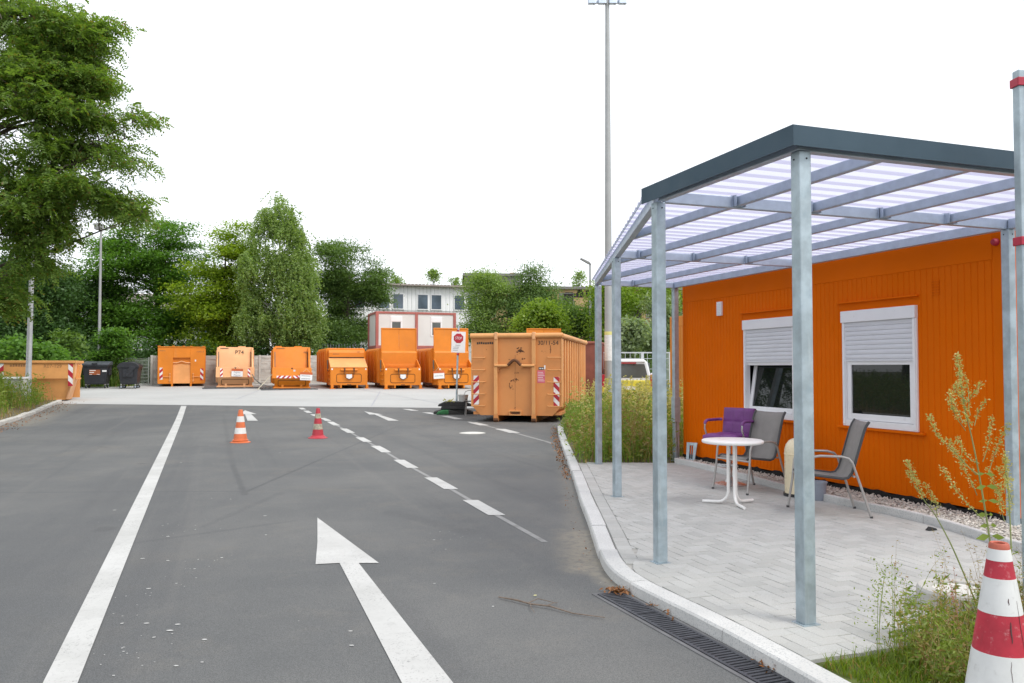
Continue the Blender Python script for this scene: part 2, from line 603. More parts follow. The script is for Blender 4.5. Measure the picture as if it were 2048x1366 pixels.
M['stonewall'] = mat('ledge_stone_concrete', (.56, .55, .515), .92, var=.14, vs=1.6, bump=.5, bs=18, dirt=((.42, .41, .38), .4, 1.2))
M['fence_wire'] = mat('fence_wire', (.46, .51, .48), .5, metal=.4)
M['fence_light'] = mat('fence_light_grey', (.55, .58, .6), .45, metal=.4, var=.08)
M['palisade'] = mat('palisade_grey', (.24, .25, .27), .5, metal=.3, var=.1)
M['site_white'] = mat('site_cabin_panel', (.66, .665, .645), .5, var=.04, vs=.8, streak=((.5, .5, .47), .3, 3))
M['site_red'] = mat('site_cabin_red', (.38, .12, .10), .5, var=.1, vs=2, dirt=((.3, .12, .1), .3, 3))
M['sheet_white'] = mat('white_sheet_cladding', (.82, .825, .83), .5, var=.04, vs=.3, streak=((.52, .54, .55), .35, 1.0))
M['roof_brown'] = mat('weathered_roof_sheet', (.26, .225, .2), .85, var=.2, vs=1.2)
M['render_grey'] = mat('pale_render', (.55, .56, .57), .9, var=.08, vs=.5)
M['brick_yellow'] = mat('yellow_brick', (.40, .285, .145), .9, var=.14, vs=1.2, dirt=((.2, .145, .09), .4, .5), bump=.2, bs=9)
M['soot'] = mat('soot', (.022, .02, .019), .95, var=.3, vs=2)
M['rubble'] = mat('weathered_grey_board', (.19, .185, .18), .9, var=.3, vs=1)
M['car_white'] = mat('car_white', (.72, .73, .73), .25, var=.02, vs=1)
M['car_yellow'] = mat('car_yellow', (.68, .58, .06), .3, var=.03, vs=1)
M['car_glass'] = mat('car_glass', (.09, .10, .095), .06, var=.1, vs=2)
M['blue_plastic'] = mat('blue_plastic', (.03, .07, .22), .5)
M['poster_pink'] = mat('poster_pink', (.62, .12, .17), .5, var=.08, vs=9)
M['sign_white'] = mat('sign_white', (.78, .78, .78), .4, var=.03, vs=8, dirt=((.6, .6, .58), .2, 9))
M['sign_orange'] = mat('sign_orange', (.55, .12, .03), .5)
M['print_grey'] = mat('print_grey', (.33, .34, .37), .6)
M['sticker_orange'] = mat('sticker_orange', (.32, .09, .03), .5, var=.3, vs=12)
M['bark'] = mat('bark', (.085, .068, .052), .95, var=.3, vs=4, bump=.8, bs=14)
M['birch_bark'] = mat('birch_bark', (.5, .49, .46), .85, var=.15, vs=2, dirt=((.07, .065, .06), .5, 5))
M['twig'] = mat('twig', (.17, .13, .10), .9, var=.2, vs=20)
M['litter'] = leaf_mat('leaf_litter', (.16, .06, .02), (.34, .17, .08), .1)
M['cable'] = mat('cable_grey', (.13, .13, .12), .6)
M['rope'] = mat('pale_rope', (.6, .55, .42), .8)
# foliage
M['lf_maple'] = leaf_mat('maple_leaves', (.07, .165, .028), (.135, .255, .045), .42)
M['lf_maple_light'] = leaf_mat('light_maple_leaves', (.16, .25, .026), (.29, .38, .045), .45)
M['lf_dark'] = leaf_mat('dark_leaves', (.032, .075, .018), (.06, .125, .03), .28)
M['lf_birch'] = leaf_mat('birch_leaves', (.15, .235, .07), (.26, .35, .115), .45)
M['lf_locust'] = leaf_mat('locust_leaves', (.085, .15, .045), (.15, .23, .075), .38)
M['lf_near'] = leaf_mat('near_locust_leaves', (.105, .185, .04), (.20, .29, .07), .48, dry=((.19, .15, .04), .07))
M['lf_bright'] = leaf_mat('bright_leaves', (.13, .22, .025), (.24, .33, .05), .42)
M['lf_silver'] = leaf_mat('silver_leaves', (.17, .23, .12), (.29, .36, .2), .35)
M['lf_shrub'] = leaf_mat('shrub_leaves', (.07, .14, .03), (.14, .215, .045), .38)
M['grass'] = leaf_mat('grass_blades', (.11, .20, .03), (.22, .31, .06), .42, dry=((.38, .28, .13), .18), ns=.8)
M['grass_dry'] = leaf_mat('dry_stems', (.28, .22, .09), (.42, .32, .16), .3, dry=((.24, .14, .07), .3), ns=.8)
M['grass_green'] = leaf_mat('fresh_grass', (.09, .155, .015), (.20, .26, .03), .4, dry=((.3, .2, .06), .08), ns=2)
M['weed_leaf'] = leaf_mat('weed_leaves', (.12, .18, .025), (.25, .31, .07), .42, dry=((.34, .24, .09), .05), ns=3)
M['seed'] = leaf_mat('pale_seed_heads', (.36, .33, .12), (.52, .47, .22), .4)
M['seed_pink'] = leaf_mat('pink_seed_heads', (.28, .10, .10), (.46, .24, .18), .4)
M['stem'] = mat('green_stem', (.24, .28, .10), .7, var=.15, vs=20)


def paver_mat():
    t = NT('paver_grey')
    oi = t.node('ShaderNodeObjectInfo')
    g = t.node('ShaderNodeNewGeometry')
    r_ = t.math('FRACT', t.math('ADD', oi.outputs['Random'], g.outputs['Random Per Island']))
    v = t.coords(True)
    c = t.mix(r_, (.38, .385, .37), (.48, .485, .47))
    c = t.mix(t.ramp(t.noise(v, 3, 4), .35, .7, 0, .5), c, (.46, .455, .43))
    c = t.mix(t.ramp(t.noise(v, 140, 1), .35, .65, 0, .35), c, (.30, .29, .27))
    t.link(c, t.p.inputs['Base Color'])
    t.p.inputs['Roughness'].default_value = .9
    t.bump(t.noise(v, 90, 3), .25, .004)
    return t.m


M['paver'] = paver_mat()
M['joint'] = mat('joint_sand', (.38, .37, .345), .95, var=.2, vs=8, rnd=False)


def polycarb_mat():
    """thin lavender-grey polycarbonate: clear seen square on, milky at a slant"""
    t = NT('polycarbonate')
    t.n.remove(t.p)
    tr = t.node('ShaderNodeBsdfTransparent')
    tr.inputs[0].default_value = (.97, .96, .99, 1)
    tl = t.node('ShaderNodeBsdfTranslucent')
    tl.inputs[0].default_value = (.50, .495, .65, 1)
    df = t.node('ShaderNodeBsdfDiffuse')
    df.inputs[0].default_value = (.5, .5, .62, 1)
    lw = t.node('ShaderNodeLayerWeight')
    lw.inputs['Blend'].default_value = .5
    k = t.ramp(lw.outputs['Facing'], .36, .66, .40, .95)
    m0, m1 = t.node('ShaderNodeMixShader'), t.node('ShaderNodeMixShader')
    m0.inputs[0].default_value = .3
    t.link(tl.outputs[0], m0.inputs[1])
    t.link(df.outputs[0], m0.inputs[2])
    t.link(k, m1.inputs[0])
    t.link(tr.outputs[0], m1.inputs[1])
    t.link(m0.outputs[0], m1.inputs[2])
    t.link(m1.outputs[0], t.out.inputs[0])
    return t.m


M['polycarb'] = polycarb_mat()

# ------------------------------------------------------------------ lines on the ground
def chaikin(p, k=2):
    p = [Vector((*q, 0)) if len(q) == 2 else Vector(q) for q in p]
    for _ in range(k):
        q = [p[0]]
        for a, b in zip(p, p[1:]):
            q += [a * .75 + b * .25, a * .25 + b * .75]
        p = q + [p[-1]]
    return p


class Line:
    def __init__(self, pts, k=2):
        self.p = chaikin(pts, k)
        self.s = [0]
        for a, b in zip(self.p, self.p[1:]):
            self.s.append(self.s[-1] + (b - a).length)
        self.L = self.s[-1]

    def at(self, s, off=0.0):
        s = max(0, min(self.L, s))
        i = max(0, min(len(self.p) - 2, int(np.searchsorted(self.s, s)) - 1))
        d = (self.p[i + 1] - self.p[i])
        t = (s - self.s[i]) / max(1e-6, d.length)
        d.normalize()
        return self.p[i].lerp(self.p[i + 1], t) + Vector((d.y, -d.x, 0)) * off

    def s_at_y(self, y):
        best = min(range(len(self.p)), key=lambda i: abs(self.p[i].y - y))
        return self.s[best]


def grid_sheet(name, fn, nu, nv, mt, parent=None):
    vs = [tuple(fn(i / nu, j / nv)) for j in range(nv + 1) for i in range(nu + 1)]
    fs = [(j * (nu + 1) + i, j * (nu + 1) + i + 1, (j + 1) * (nu + 1) + i + 1, (j + 1) * (nu + 1) + i) for j in range(nv) for i in range(nu)]
    b = MB()
    b.add(vs, fs)
    return b.build(name, mt, parent, smooth=True, clean=False)


def poly_sheet(name, pts, z, mt, parent=None):
    bm = bmesh.new()
    vs = [bm.verts.new((x, y, zg(y) + z)) for x, y in pts]
    f = bm.faces.new(vs)
    bmesh.ops.triangulate(bm, faces=[f])
    bmesh.ops.recalc_face_normals(bm, faces=bm.faces)
    for f in bm.faces:
        if f.normal.z < 0:
            f.normal_flip()
    me = bpy.data.meshes.new(name)
    bm.to_mesh(me)
    bm.free()
    me.materials.append(mt)
    o = bpy.data.objects.new(name, me)
    COL.objects.link(o)
    if parent:
        o.parent = parent
    return o


# terrain to the horizon
def ys(v):
    return -40 + 130 * v if v < .8 else 64 + (v - .8) / .2 * 700


tag(grid_sheet('ground', lambda u, v: ((u - .5) * (300 + 900 * max(0, v - .8)), ys(v), zg(ys(v)) - .04), 12, 120, M['ground']), kind='structure')


def edge_y(x):
    return 28.9 - .157 * (x + 2.2)


road = tag(grid_sheet('road', lambda u, v: (-34 + 44 * u, -15 + (edge_y(-34 + 44 * u) + 15) * v, zg(-15 + (edge_y(-34 + 44 * u) + 15) * v) + .004),
                      12, 120, M['asphalt']), kind='structure')


def yardp(u, v):
    x = -48 + 66 * u
    y = edge_y(x) + (60 - edge_y(x)) * v
    return (x, y, zg(y) + .004)


yard = tag(grid_sheet('concrete_yard', yardp, 12, 50, M['concrete_yard']), kind='structure')
# slab joints of the yard
jb = MB()
for a, b in (((-8.2, 43.2), (-2.6, 31.0)), ((-6.6, 40.5), (-5.2, 30)), ((-13.0, 41.5), (-11.6, 34)), ((-30, 36.5), (2, 33.2))):
    for k in range(12):
        p, q = Vector(a).lerp(Vector(b), k / 12), Vector(a).lerp(Vector(b), (k + 1) / 12)
        n = Vector((-(q - p).y, (q - p).x)).normalized() * .025
        jb.add([(*(p - n), zg(p.y) + .008), (*(q - n), zg(q.y) + .008), (*(q + n), zg(q.y) + .008), (*(p + n), zg(p.y) + .008)], [(0, 1, 2, 3)])
jb.build('slab_joint', M['print_grey'], yard, clean=False)

# ---- painted markings, each a sheet of paint a few millimetres above the asphalt
MZ = .009


def paint(name, poly_rows, mt, z=MZ):
    """poly_rows: list of (left xy, right xy) pairs walking along the marking"""
    b = MB()
    for (l0, r0), (l1, r1) in zip(poly_rows, poly_rows[1:]):
        b.add([(*l0, zg(l0[1]) + z), (*r0, zg(r0[1]) + z), (*r1, zg(r1[1]) + z), (*l1, zg(l1[1]) + z)], [(0, 1, 2, 3)])
    return b.build(name, mt, road, clean=False)


rows = []
for k in range(41):
    t = k / 40
    y = 2.0 + (29.95 - 2.0) * t
    xl = -2.30 + (y - 4.02) * (-12.25 + 2.30) / (29.99 - 4.02)
    xr = -2.13 + (y - 4.02) * (-12.05 + 2.13) / (29.99 - 4.02)
    rows.append(((xl, y), (xr, y)))
paint('edge_line', rows, M['marking'])

D1 = [(7.21, .29), (9.0, -.33), (10.9, -.97), (13.04, -1.72), (15.38, -2.49), (17.44, -3.21), (19.75, -4.01), (22.13, -4.87), (23.78, -5.46), (25.29, -6.12), (26.79, -6.73), (28.43, -7.35), (30, -7.97)]
D2 = [(16.53, .83), (19.91, -.17), (22.13, -.94), (24.88, -1.93), (26.46, -2.71), (27.94, -3.52), (29.5, -4.3)]


def xi(tab, y):
    return float(np.interp(y, [a for a, _ in tab], [b for _, b in tab]))


def dash(tab, y0, y1, w, name='lane_dash', mt=None, z=MZ, n=2):
    paint(name, [((xi(tab, y) - w / 2, y), (xi(tab, y) + w / 2, y)) for y in [y0 + (y1 - y0) * k / n for k in range(n + 1)]], mt or M['marking'], z)


for y0, y1 in ((8.5, 9.46), (10.31, 11.39), (12.47, 13.55), (14.74, 15.96), (16.8, 17.9), (19.1, 20.4), (21.5, 22.9), (23.2, 24.4), (24.9, 25.9), (26.5, 27.5), (28.1, 28.9)):
    dash(D1, y0, y1, .18)
for y0, y1 in ((19.1, 20.3), (21.5, 22.6), (23.9, 25.2), (25.8, 26.7), (27.5, 28.3)):
    dash(D2, y0, y1, .26)
dash(D1, 7.21, 23.0, .06, 'worn_line', M['marking_worn'], .0065, 20)
dash(D2, 16.4, 23.0, .09, 'worn_line', M['marking_worn'], .0065, 12)


def arrow(pts):
    bm = bmesh.new()
    f = bm.faces.new([bm.verts.new((x, y, zg(y) + MZ)) for x, y in pts])
    bmesh.ops.triangulate(bm, faces=[f])
    bm.normal_update()
    for f in bm.faces:
        if f.normal.z < 0:
            f.normal_flip()
    me = bpy.data.meshes.new('lane_arrow')
    bm.to_mesh(me)
    bm.free()
    me.materials.append(M['marking'])
    inst('lane_arrow', me, road)


arrow([(-2.0, 8.36), (-1.05, 6.43), (-1.21, 6.43), (-.02, 3.3), (-.30, 3.3), (-1.36, 6.43), (-1.54, 6.39), (-1.72, 7.2)])
arrow([(-9.13, 27.7), (-8.2, 26.02), (-8.38, 26.02), (-7.3, 23.29), (-7.6, 23.29), (-8.54, 25.92), (-8.71, 25.92)])
arrow([(-4.97, 27.24), (-4.1, 25.77), (-4.26, 25.83), (-3.25, 23.29), (-3.55, 23.29), (-4.38, 25.83), (-4.54, 25.81)])

# white paint drips beside the edge line
rg = np.random.default_rng(5)
b = MB()
for (cx, cy, n, sx, sy) in ((-2.45, 5.5, 16, .12, .35), (-2.0, 4.5, 22, .14, .22), (-3.1, 7.6, 22, .3, .5), (-3.9, 8.9, 10, .3, .6), (-2.4, 6.4, 12, .12, .4),
                            (-5.2, 13.5, 9, .5, 1.4), (-.6, 7.2, 14, .18, .25), (-1.0, 5.0, 14, 1.2, .8), (-5.5, 20, 22, 3.0, 4.5), (.2, 22.2, 8, .2, .4), (-8, 20, 14, 3.0, 4.5)):
    for _ in range(n):
        x, y = cx + rg.normal() * sx, cy + rg.normal() * sy
        r_ = .003 + .010 * rg.random() ** 2.5
        a0, st = rg.random() * 6.3, 1 + rg.random() * .7
        b.add([(x + math.cos(a) * r_ * st * (1 + .3 * math.sin(2 * a + a0)), y + math.sin(a) * r_, zg(y) + .0085) for a in [i * math.pi / 4 for i in range(8)]], [tuple(range(8))])
tag(b.build('paint_drips', M['marking'], road, clean=False), kind='stuff')

mc = thing('manhole_cover', 'round pale manhole cover set in the asphalt in front of the big container', 'manhole cover', (-.93, 19.06, zg(19.06)))
MB().lathe([(.31, .0), (.31, .009), (.29, .011)], 40).build('frame', M['concrete'], mc, smooth=True)
b = MB()
b.lathe([(.275, .0), (.275, .014), (.26, .016), (.02, .0165)], 40)
for k in range(6):
    a = k * math.pi / 3
    b.lathe([(.02, .016), (.016, .02)], 8, (.19 * math.cos(a), .19 * math.sin(a), 0))
b.build('lid', M['concrete_light'], mc, smooth=True)

# ------------------------------------------------------------------ kerbs
KR = Line(list(reversed([(1.16, 20.5), (1.08, 19.1), (.97, 16.), (.91, 13.5), (.84, 11.2), (.78, 9.31), (.74, 7.55), (.71, 6.7), (.70, 6.25), (.73, 5.9), (.80, 5.62), (.88, 5.4), (.99, 5.12), (1.12, 4.8), (1.30, 4.27), (1.44, 3.82), (1.8, 2.7)])))
KL = Line([(-6.4, 3), (-10.4, 13), (-13.52, 21.4), (-15.04, 25.29), (-17.9, 32.2)])


def kerb(name, line, length, prof, mt, side=1, gap=.007, jig=.004, cuts=None, seed=1):
    """side +1: the kerb's body lies to the right of the walking direction"""
    rk = random.Random(seed)
    root = thing(name, None, None)
    tag(root, kind='structure')
    s = 0.0
    cuts = list(cuts or [])
    while s < line.L - .1:
        e = min(line.L, s + length)
        for c in cuts:
            if s + .25 < c < e + .2:
                e = c
        n = max(2, int((e - s) / .12))
        b = MB()
        dz, dx = rk.uniform(-jig, jig), rk.uniform(-jig, jig)
        vs = []
        k = len(prof)
        for i in range(n + 1):
            t = s + gap / 2 + (e - s - gap) * i / n
            for o_, z in prof:
                p = line.at(t, side * o_ + dx)
                vs.append((p.x, p.y, zg(p.y) + z + (dz if z > 0 else 0)))
        fs = [tuple(range(k)), tuple(n * k + j for j in reversed(range(k)))]
        for i in range(n):
            for j in range(k):
                fs.append((i * k + j, i * k + (j + 1) % k, (i + 1) * k + (j + 1) % k, (i + 1) * k + j))
        b.add(vs, fs)
        b.build('kerb_stone', mt, root, smooth=True, angle=25)
        s = e
    return root


kerb('kerb', KR, 1.0, [(-.012, -.1), (-.001, .066), (.010, .080), (.128, .082), (.138, .076), (.138, -.1)], M['granite'], 1,
     cuts=[KR.s_at_y(5.62), KR.s_at_y(4.8)])
kerb('verge_kerb', KL, 1.0, [(.012, -.1), (.004, .085), (-.012, .105), (-.13, .11), (-.15, .1), (-.15, -.1)], M['granite_old'], 1, gap=.02, jig=.012, seed=4)

# ------------------------------------------------------------------ patio
inner = [KR.at(s, .142) for s in np.linspace(KR.s_at_y(12.5), KR.s_at_y(3.95), 70)]
front_a, front_b = Vector((1.50, 4.115, 0)), Vector((5.2, 5.44, 0))
inner = [p for p in inner if (p - front_a).dot(Vector((-.336, .942, 0))) > .0]
EDG = Line([(2.50, 12.50), (2.66, 12.1), (2.83, 11.6), (3.02, 10.8), (3.14, 10.2), (3.27, 9.6), (3.42, 8.95), (3.62, 8.45), (3.84, 7.95), (3.95, 7.5), (3.99, 7.0), (4.02, 6.5), (4.2, 5.95), (4.9, 5.5)], 2)
edge_pts = [EDG.at(s) for s in np.linspace(0, EDG.L, 40)]
back = [Vector((1.06, 12.52, 0))]
poly = [Vector((p.x, p.y, 0)) for p in inner] + [front_a, front_b] + list(reversed(edge_pts))
patio = tag(poly_sheet('patio', [(p.x, p.y) for p in poly], .066, M['joint']), kind='structure')
PV = .08
BORDER_Y = 6.25


def inside(pt, pg):
    c = False
    n = len(pg)
    for i in range(n):
        a, b_ = pg[i], pg[i - 1]
        if (a.y > pt[1]) != (b_.y > pt[1]) and pt[0] < (b_.x - a.x) * (pt[1] - a.y) / (b_.y - a.y) + a.x:
            c = not c
    return c


# field polygon: inside the border course that follows the kerb
field = []
for s in np.linspace(KR.s_at_y(12.5), KR.s_at_y(3.95), 60):
    p = KR.at(s, .142)
    off = .145 if p.y > BORDER_Y else .148 - .005
    q = KR.at(s, .142 + (.128 if p.y > BORDER_Y + .15 else max(0.0, .128 * (p.y - BORDER_Y + .35) / .5)))
    if (q - front_a).dot(Vector((-.336, .942, 0))) > 0:
        field.append(Vector((q.x, q.y, 0)))
field += [front_a, front_b] + list(reversed(edge_pts))
area = sum(field[i - 1].x * field[i].y - field[i].x * field[i - 1].y for i in range(len(field)))
if area < 0:
    field.reverse()


def clip_brick(q):
    """clip a convex quad by the field edges that pass near it"""
    c = sum((Vector(p) for p in q), Vector((0, 0))) / len(q)
    out = [Vector(p) for p in q]
    n = len(field)
    for i in range(n):
        a, b_ = field[i - 1].xy, field[i].xy
        d = b_ - a
        if d.length < 1e-5:
            continue
        t = max(-.3, min(1.3, (c - a).dot(d) / d.length_squared))
        t2 = max(0, min(1, t))
        if (a + d * t2 - c).length > .2:
            continue
        nn = Vector((-d.y, d.x)).normalized()
        res = []
        for k in range(len(out)):
            p0, p1 = out[k - 1], out[k]
            h0, h1 = (p0 - a).dot(nn), (p1 - a).dot(nn)
            if h0 >= 0:
                res.append(p0)
            if (h0 >= 0) != (h1 >= 0):
                res.append(p0.lerp(p1, h0 / (h0 - h1)))
        out = res
        if len(out) < 3:
            return None
    return out


def frustum(b, pts, z0, z1, inset, c):
    n = len(pts)
    top = []
    for p in pts:
        d = (c - p)
        top.append(p + d * min(.4, inset / max(.01, d.length)) * 1.3)
    b.add([(p.x, p.y, z0) for p in pts] + [(p.x, p.y, z1 - .003) for p in pts] + [(p.x, p.y, z1) for p in top],
          [tuple(2 * n + i for i in range(n))] + [(i, (i + 1) % n, n + (i + 1) % n, n + i) for i in range(n)] +
          [(n + i, n + (i + 1) % n, 2 * n + (i + 1) % n, 2 * n + i) for i in range(n)])


bricks = []
ca, sa = math.cos(AXU), math.sin(AXU)
Wb, gp = .1, .0016
rb = random.Random(11)
for i in range(-70, 70):
    for j in range(-110, 110):
        d = (i - j) % 4
        if d == 0:
            r4 = (i, j, i + 2, j + 1)
        elif d == 3:
            r4 = (i, j, i + 1, j + 2)
        else:
            continue
        x0, y0, x1, y1 = [k * Wb for k in r4]
        x0, y0, x1, y1 = x0 + gp, y0 + gp, x1 - gp, y1 - gp
        q = [Vector((2.2 + x * ca - y * sa, 7.5 + x * sa + y * ca)) for x, y in ((x0, y0), (x1, y0), (x1, y1), (x0, y1))]
        c = sum(q, Vector((0, 0))) / 4
        ins = [inside(p, field) for p in q]
        if not any(ins):
            continue
        near = min((c - f_.xy).length for f_ in field) < .35 or not all(ins) or abs((c - front_a.xy).dot(Vector((-.336, .942)))) < .3
        full = True
        if near:
            q2 = clip_brick(q)
            if not q2 or len(q2) < 3:
                continue
            ar = abs(sum(q2[k - 1].x * q2[k].y - q2[k].x * q2[k - 1].y for k in range(len(q2)))) / 2
            if ar < .0012:
                continue
            full = ar > .0188
            if not full:
                q = q2
        bricks.append((c, q, d if full else None))
# border course of pavers along the kerb
s = KR.s_at_y(BORDER_Y - .12)
while KR.at(s).y < 12.3:
    e = s + .155
    q = [KR.at(s + .003, .146), KR.at(s + .003, .266), KR.at(e - .003, .266), KR.at(e - .003, .146)]
    bricks.append((sum((p.xy for p in q), Vector((0, 0))) / 4, [p.xy for p in q], None))
    s = e


def in_view(c):
    return c.y > 4.0 and abs(c.x / c.y) < .635


bricks.sort(key=lambda t: (not in_view(t[0]), t[0].length))
shared = {}
rest = MB()
for k, (c, q, d) in enumerate(bricks):
    dz = rb.uniform(-.0018, .0018)
    if k < 298:
        if d is not None:
            if d not in shared:
                b = MB()
                frustum(b, [p - c for p in q], -.03, 0, .003, Vector((0, 0)))
                shared[d] = b.mesh('paver')
                shared[d].materials.append(M['paver'])
            o = inst('paver', shared[d], patio, (c.x, c.y, PV + dz))
            o.rotation_euler = (rb.uniform(-.008, .008), rb.uniform(-.008, .008), rb.uniform(-.006, .006))
        else:
            b = MB()
            frustum(b, [p - c for p in q], -.03, 0, .003, Vector((0, 0)))
            b.build('paver', M['paver'], patio, loc=(c.x, c.y, PV + dz), clean=False)
    else:
        frustum(rest, [p for p in q], PV - .03, PV + dz, .003, c)
tag(rest.build('paver_field', M['paver'], patio, clean=False), kind='stuff')

# granite edging and gravel strip along the cabin
kerb('edging_kerb', EDG, 1.0, [(0, -.02), (.0, .148), (.006, .155), (.052, .155), (.058, .148), (.058, -.02)], M['granite'], -1, gap=.006, jig=.003, seed=9)
CW0 = Vector((2.73, 12.91, 0))                         # far left foot of the cabin's long wall
CX, CY = Vector((.336, -.942, 0)), Vector((.942, .336, 0))
gp_pts = [(p.x + .05, p.y + .02) for p in edge_pts] + [tuple((CW0 + CX * 9 + CY * .05).xy), tuple((CW0 - CX * .6 + CY * .05).xy)]
tag(poly_sheet('gravel_bed', gp_pts, .10, M['joint']), kind='structure')
gpoly = [Vector((*p, 0)) for p in gp_pts]
Q = []
rg = np.random.default_rng(3)
while len(Q) < 52000:
    u, v = rg.random() * 7.4 - .4, -rg.random() ** .8 * .95
    p = CW0 + CX * u + CY * v
    if p.y < 5.8 or not inside(p.xy, gpoly):
        continue
    r_ = .007 + .010 * rg.random() ** 1.5
    ax = np.array([1, 0, 0]) * r_ * rg.uniform(.8, 1.4), np.array([0, 1, 0]) * r_ * rg.uniform(.7, 1.2), np.array([0, 0, 1]) * r_ * rg.uniform(.5, .9)
    th = rg.random() * 3.14
    c_, s_ = math.cos(th), math.sin(th)
    rot = np.array([[c_, -s_, 0], [s_, c_, 0], [0, 0, 1]])
    o_ = np.array([p.x, p.y, .108 + .028 * rg.random() + .02 * min(1, -v)])
    A, B, C = [rot @ a + rg.normal(0, r_ * .15, 3) for a in ax]
    for sa_ in (1, -1):
        for sb_ in (1, -1):
            for sc_ in (1, -1):
                t3 = [o_ + A * sa_, o_ + B * sb_, o_ + C * sc_]
                Q.append(t3 if sa_ * sb_ * sc_ > 0 else t3[::-1])
gr_m = leaf_mat('gravel_stones', (.40, .36, .31), (.70, .66, .60), .0)
tag(quads_mesh('gravel', Q, gr_m), kind='stuff')

# ------------------------------------------------------------------ drain channel
dr = thing('drain_channel', 'dark cast iron slot drain set in the asphalt along the granite kerb', 'drain', (.660, 5.575, zg(5.5)), math.atan2(-1.44, .575) - math.pi / 2 + math.pi)
# local +y points along the channel towards the camera after the turn
dr.rotation_euler.z = math.atan2(1.44, -.575) - math.pi / 2
b = MB()
L_ = 2.4
b.box(-.115, -.088, -L_, .03, -.05, .010).box(.088, .115, -L_, .03, -.05, .010).box(-.115, .115, .0, .03, -.05, .0105)
b.build('frame', M['grate_frame'], dr, bevel=.003)
MB().box(-.088, .088, -L_, 0, -.05, .0055).build('channel', M['dark'], dr)
gm = MB()
gm.box(-.086, -.066, -.498, 0, .0, .014).box(.066, .086, -.498, 0, .0, .014)
n = 15
for k in range(n + 1):
    y = -.498 * k / n
    gm.box(-.066, .066, y - .0085 if k else -.014, y + .0085 if k < n else y + .014, .0, .0135)
gme = gm.mesh('grate')
gme.materials.append(M['grate'])
for k in range(4):
    inst('grate', gme, dr, (0, -.003 - .502 * k, 0))

# ------------------------------------------------------------------ verges and beds
tag(grid_sheet('verge', lambda u, v: (lambda p: (p.x, p.y, zg(p.y) + .085 + .25 * min(1, u * 5) * (u > 0)))(KL.at(KL.L * v, -.13 - 30 * u)), 20, 40, M['soil']), kind='structure')
BED = [(1.06, 12.53)] + [(KR.at(s, .14).x, KR.at(s, .14).y) for s in np.linspace(KR.s_at_y(12.6), KR.L, 14)] + [(1.75, 21.6), (2.2, 23.6), (2.8, 25.0), (6.5, 25.0), (6.8, 19), (5.3, 15), (2.8, 13.2), (2.45, 12.56)]
tag(poly_sheet('weed_bed', BED, .06, M['soil']), kind='structure')
FB = [(1.50, 4.10), (1.53, 3.95), (1.60, 3.75), (1.92, 2.7), (6, 2.7), (6, 5.7), (5.25, 5.44)]
tag(poly_sheet('soil_bed', FB, .066, M['moss']), kind='structure')

# ------------------------------------------------------------------ canopy (local x runs to the cabin, y away along the yard axis)
can = thing('canopy', 'galvanised steel canopy with ribbed translucent roof over the paved terrace beside the orange cabin', 'canopy', (1.12, 6.15, PV), AXU)
HB = 2.73                                        # underside of the beams above the paving
BH = .09
RIGHT = 4.0
posts = [(.05, -1.56), (0, 0), (1.12, 2.91), (2.28, 5.80), (3.63, 5.80), (3.63, 0), (3.63, -1.56)]
pb = MB()
pb.box(-.041, .041, -.041, .041, .004, HB)
pme = pb.mesh('post')
pme.materials.append(M['galv'])
plm = MB().box(-.058, .058, -.055, .055, -.004, .005).mesh('base_plate')
plm.materials.append(M['galv'])
bh = MB()
bh.tube([(0, -.002, 0), (0, .001, 0)], .006, 8)
bhm = bh.mesh('bolt_hole')
bhm.materials.append(M['dark'])
for x, y in posts:
    o = inst('post', pme, can, (x, y, 0))
    bv = o.modifiers.new('bevel', 'BEVEL')
    bv.width, bv.segments = .007, 2
    inst('base_plate', plm, o, (0, 0, 0))
    inst('bolt_hole', bhm, o, (.008, -.0413, HB - .045))
    inst('bolt_hole', bhm, o, (-.0413, .008, HB - .045), R(-90))


def cbeam(name, a, b_, w, h, zb):
    m = MB()
    m.bar((*a, zb + h / 2), (*b_, zb + h / 2), w, h)
    return m.build(name, M['galv_light'], can, bevel=.005)


SL = 2.28 / 5.80                                  # slant of the left edge
cbeam('edge_beam', (.03, -1.60), (0, -.05), .06, BH, HB + .001)
cbeam('edge_beam', (.012, .03), (2.28, 5.85), .06, BH, HB + .0015)
cbeam('edge_beam', (.06, -1.56), (RIGHT, -1.56), .06, BH, HB)
cbeam('cross_beam', (.045, 0), (RIGHT, 0), .05, BH, HB + .0005)
cbeam('cross_beam', (1.165, 2.91), (3.60, 2.91), .05, BH, HB + .0005)
cbeam('cross_beam', (2.325, 5.80), (3.59, 5.80), .05, BH, HB + .0005)
cbeam('wall_beam', (3.63, 5.83), (3.63, .03), .07, BH, HB + .002)
cbeam('wall_beam', (3.63, -.03), (3.63, -1.52), .07, BH, HB + .002)
bk = MB()
bk.box(-.05, -.042, -.04, .04, 0, .092).box(.042, .05, -.04, .04, 0, .092).box(-.05, .05, -.012, -.004, 0, .092)
bk.tube([(0, -.012, .045), (0, -.026, .045)], .011, 6)
bkm = bk.mesh('bracket')
bkm.materials.append(M['galv_light'])
for t in (.70, 1.43, 2.16, 2.90):
    ya = t / SL if t / SL < 5.8 else 5.8
    for y0, y1 in ((-1.53, -.027), (.027, 2.883), (2.937, 5.773)):
        lo, hi = y0, min(y1, t / SL - .06)
        if hi - lo < .3:
            continue
        cbeam('purlin', (t, lo), (t, hi), .05, .075, HB + .013)
    for y in (0, 2.91, 5.80):
        if t > y * SL + .2:
            inst('bracket', bkm, can, (t, y - .03, HB + .008))
# ribbed polycarbonate sheets, ribs across the purlins; each sheet is a piece of its own
ZR = HB + BH + .002
PITCH, RH = .19, .026
xr_prof = [(0, 0), (.085, 0), (.112, RH), (.163, RH), (.19, 0)]


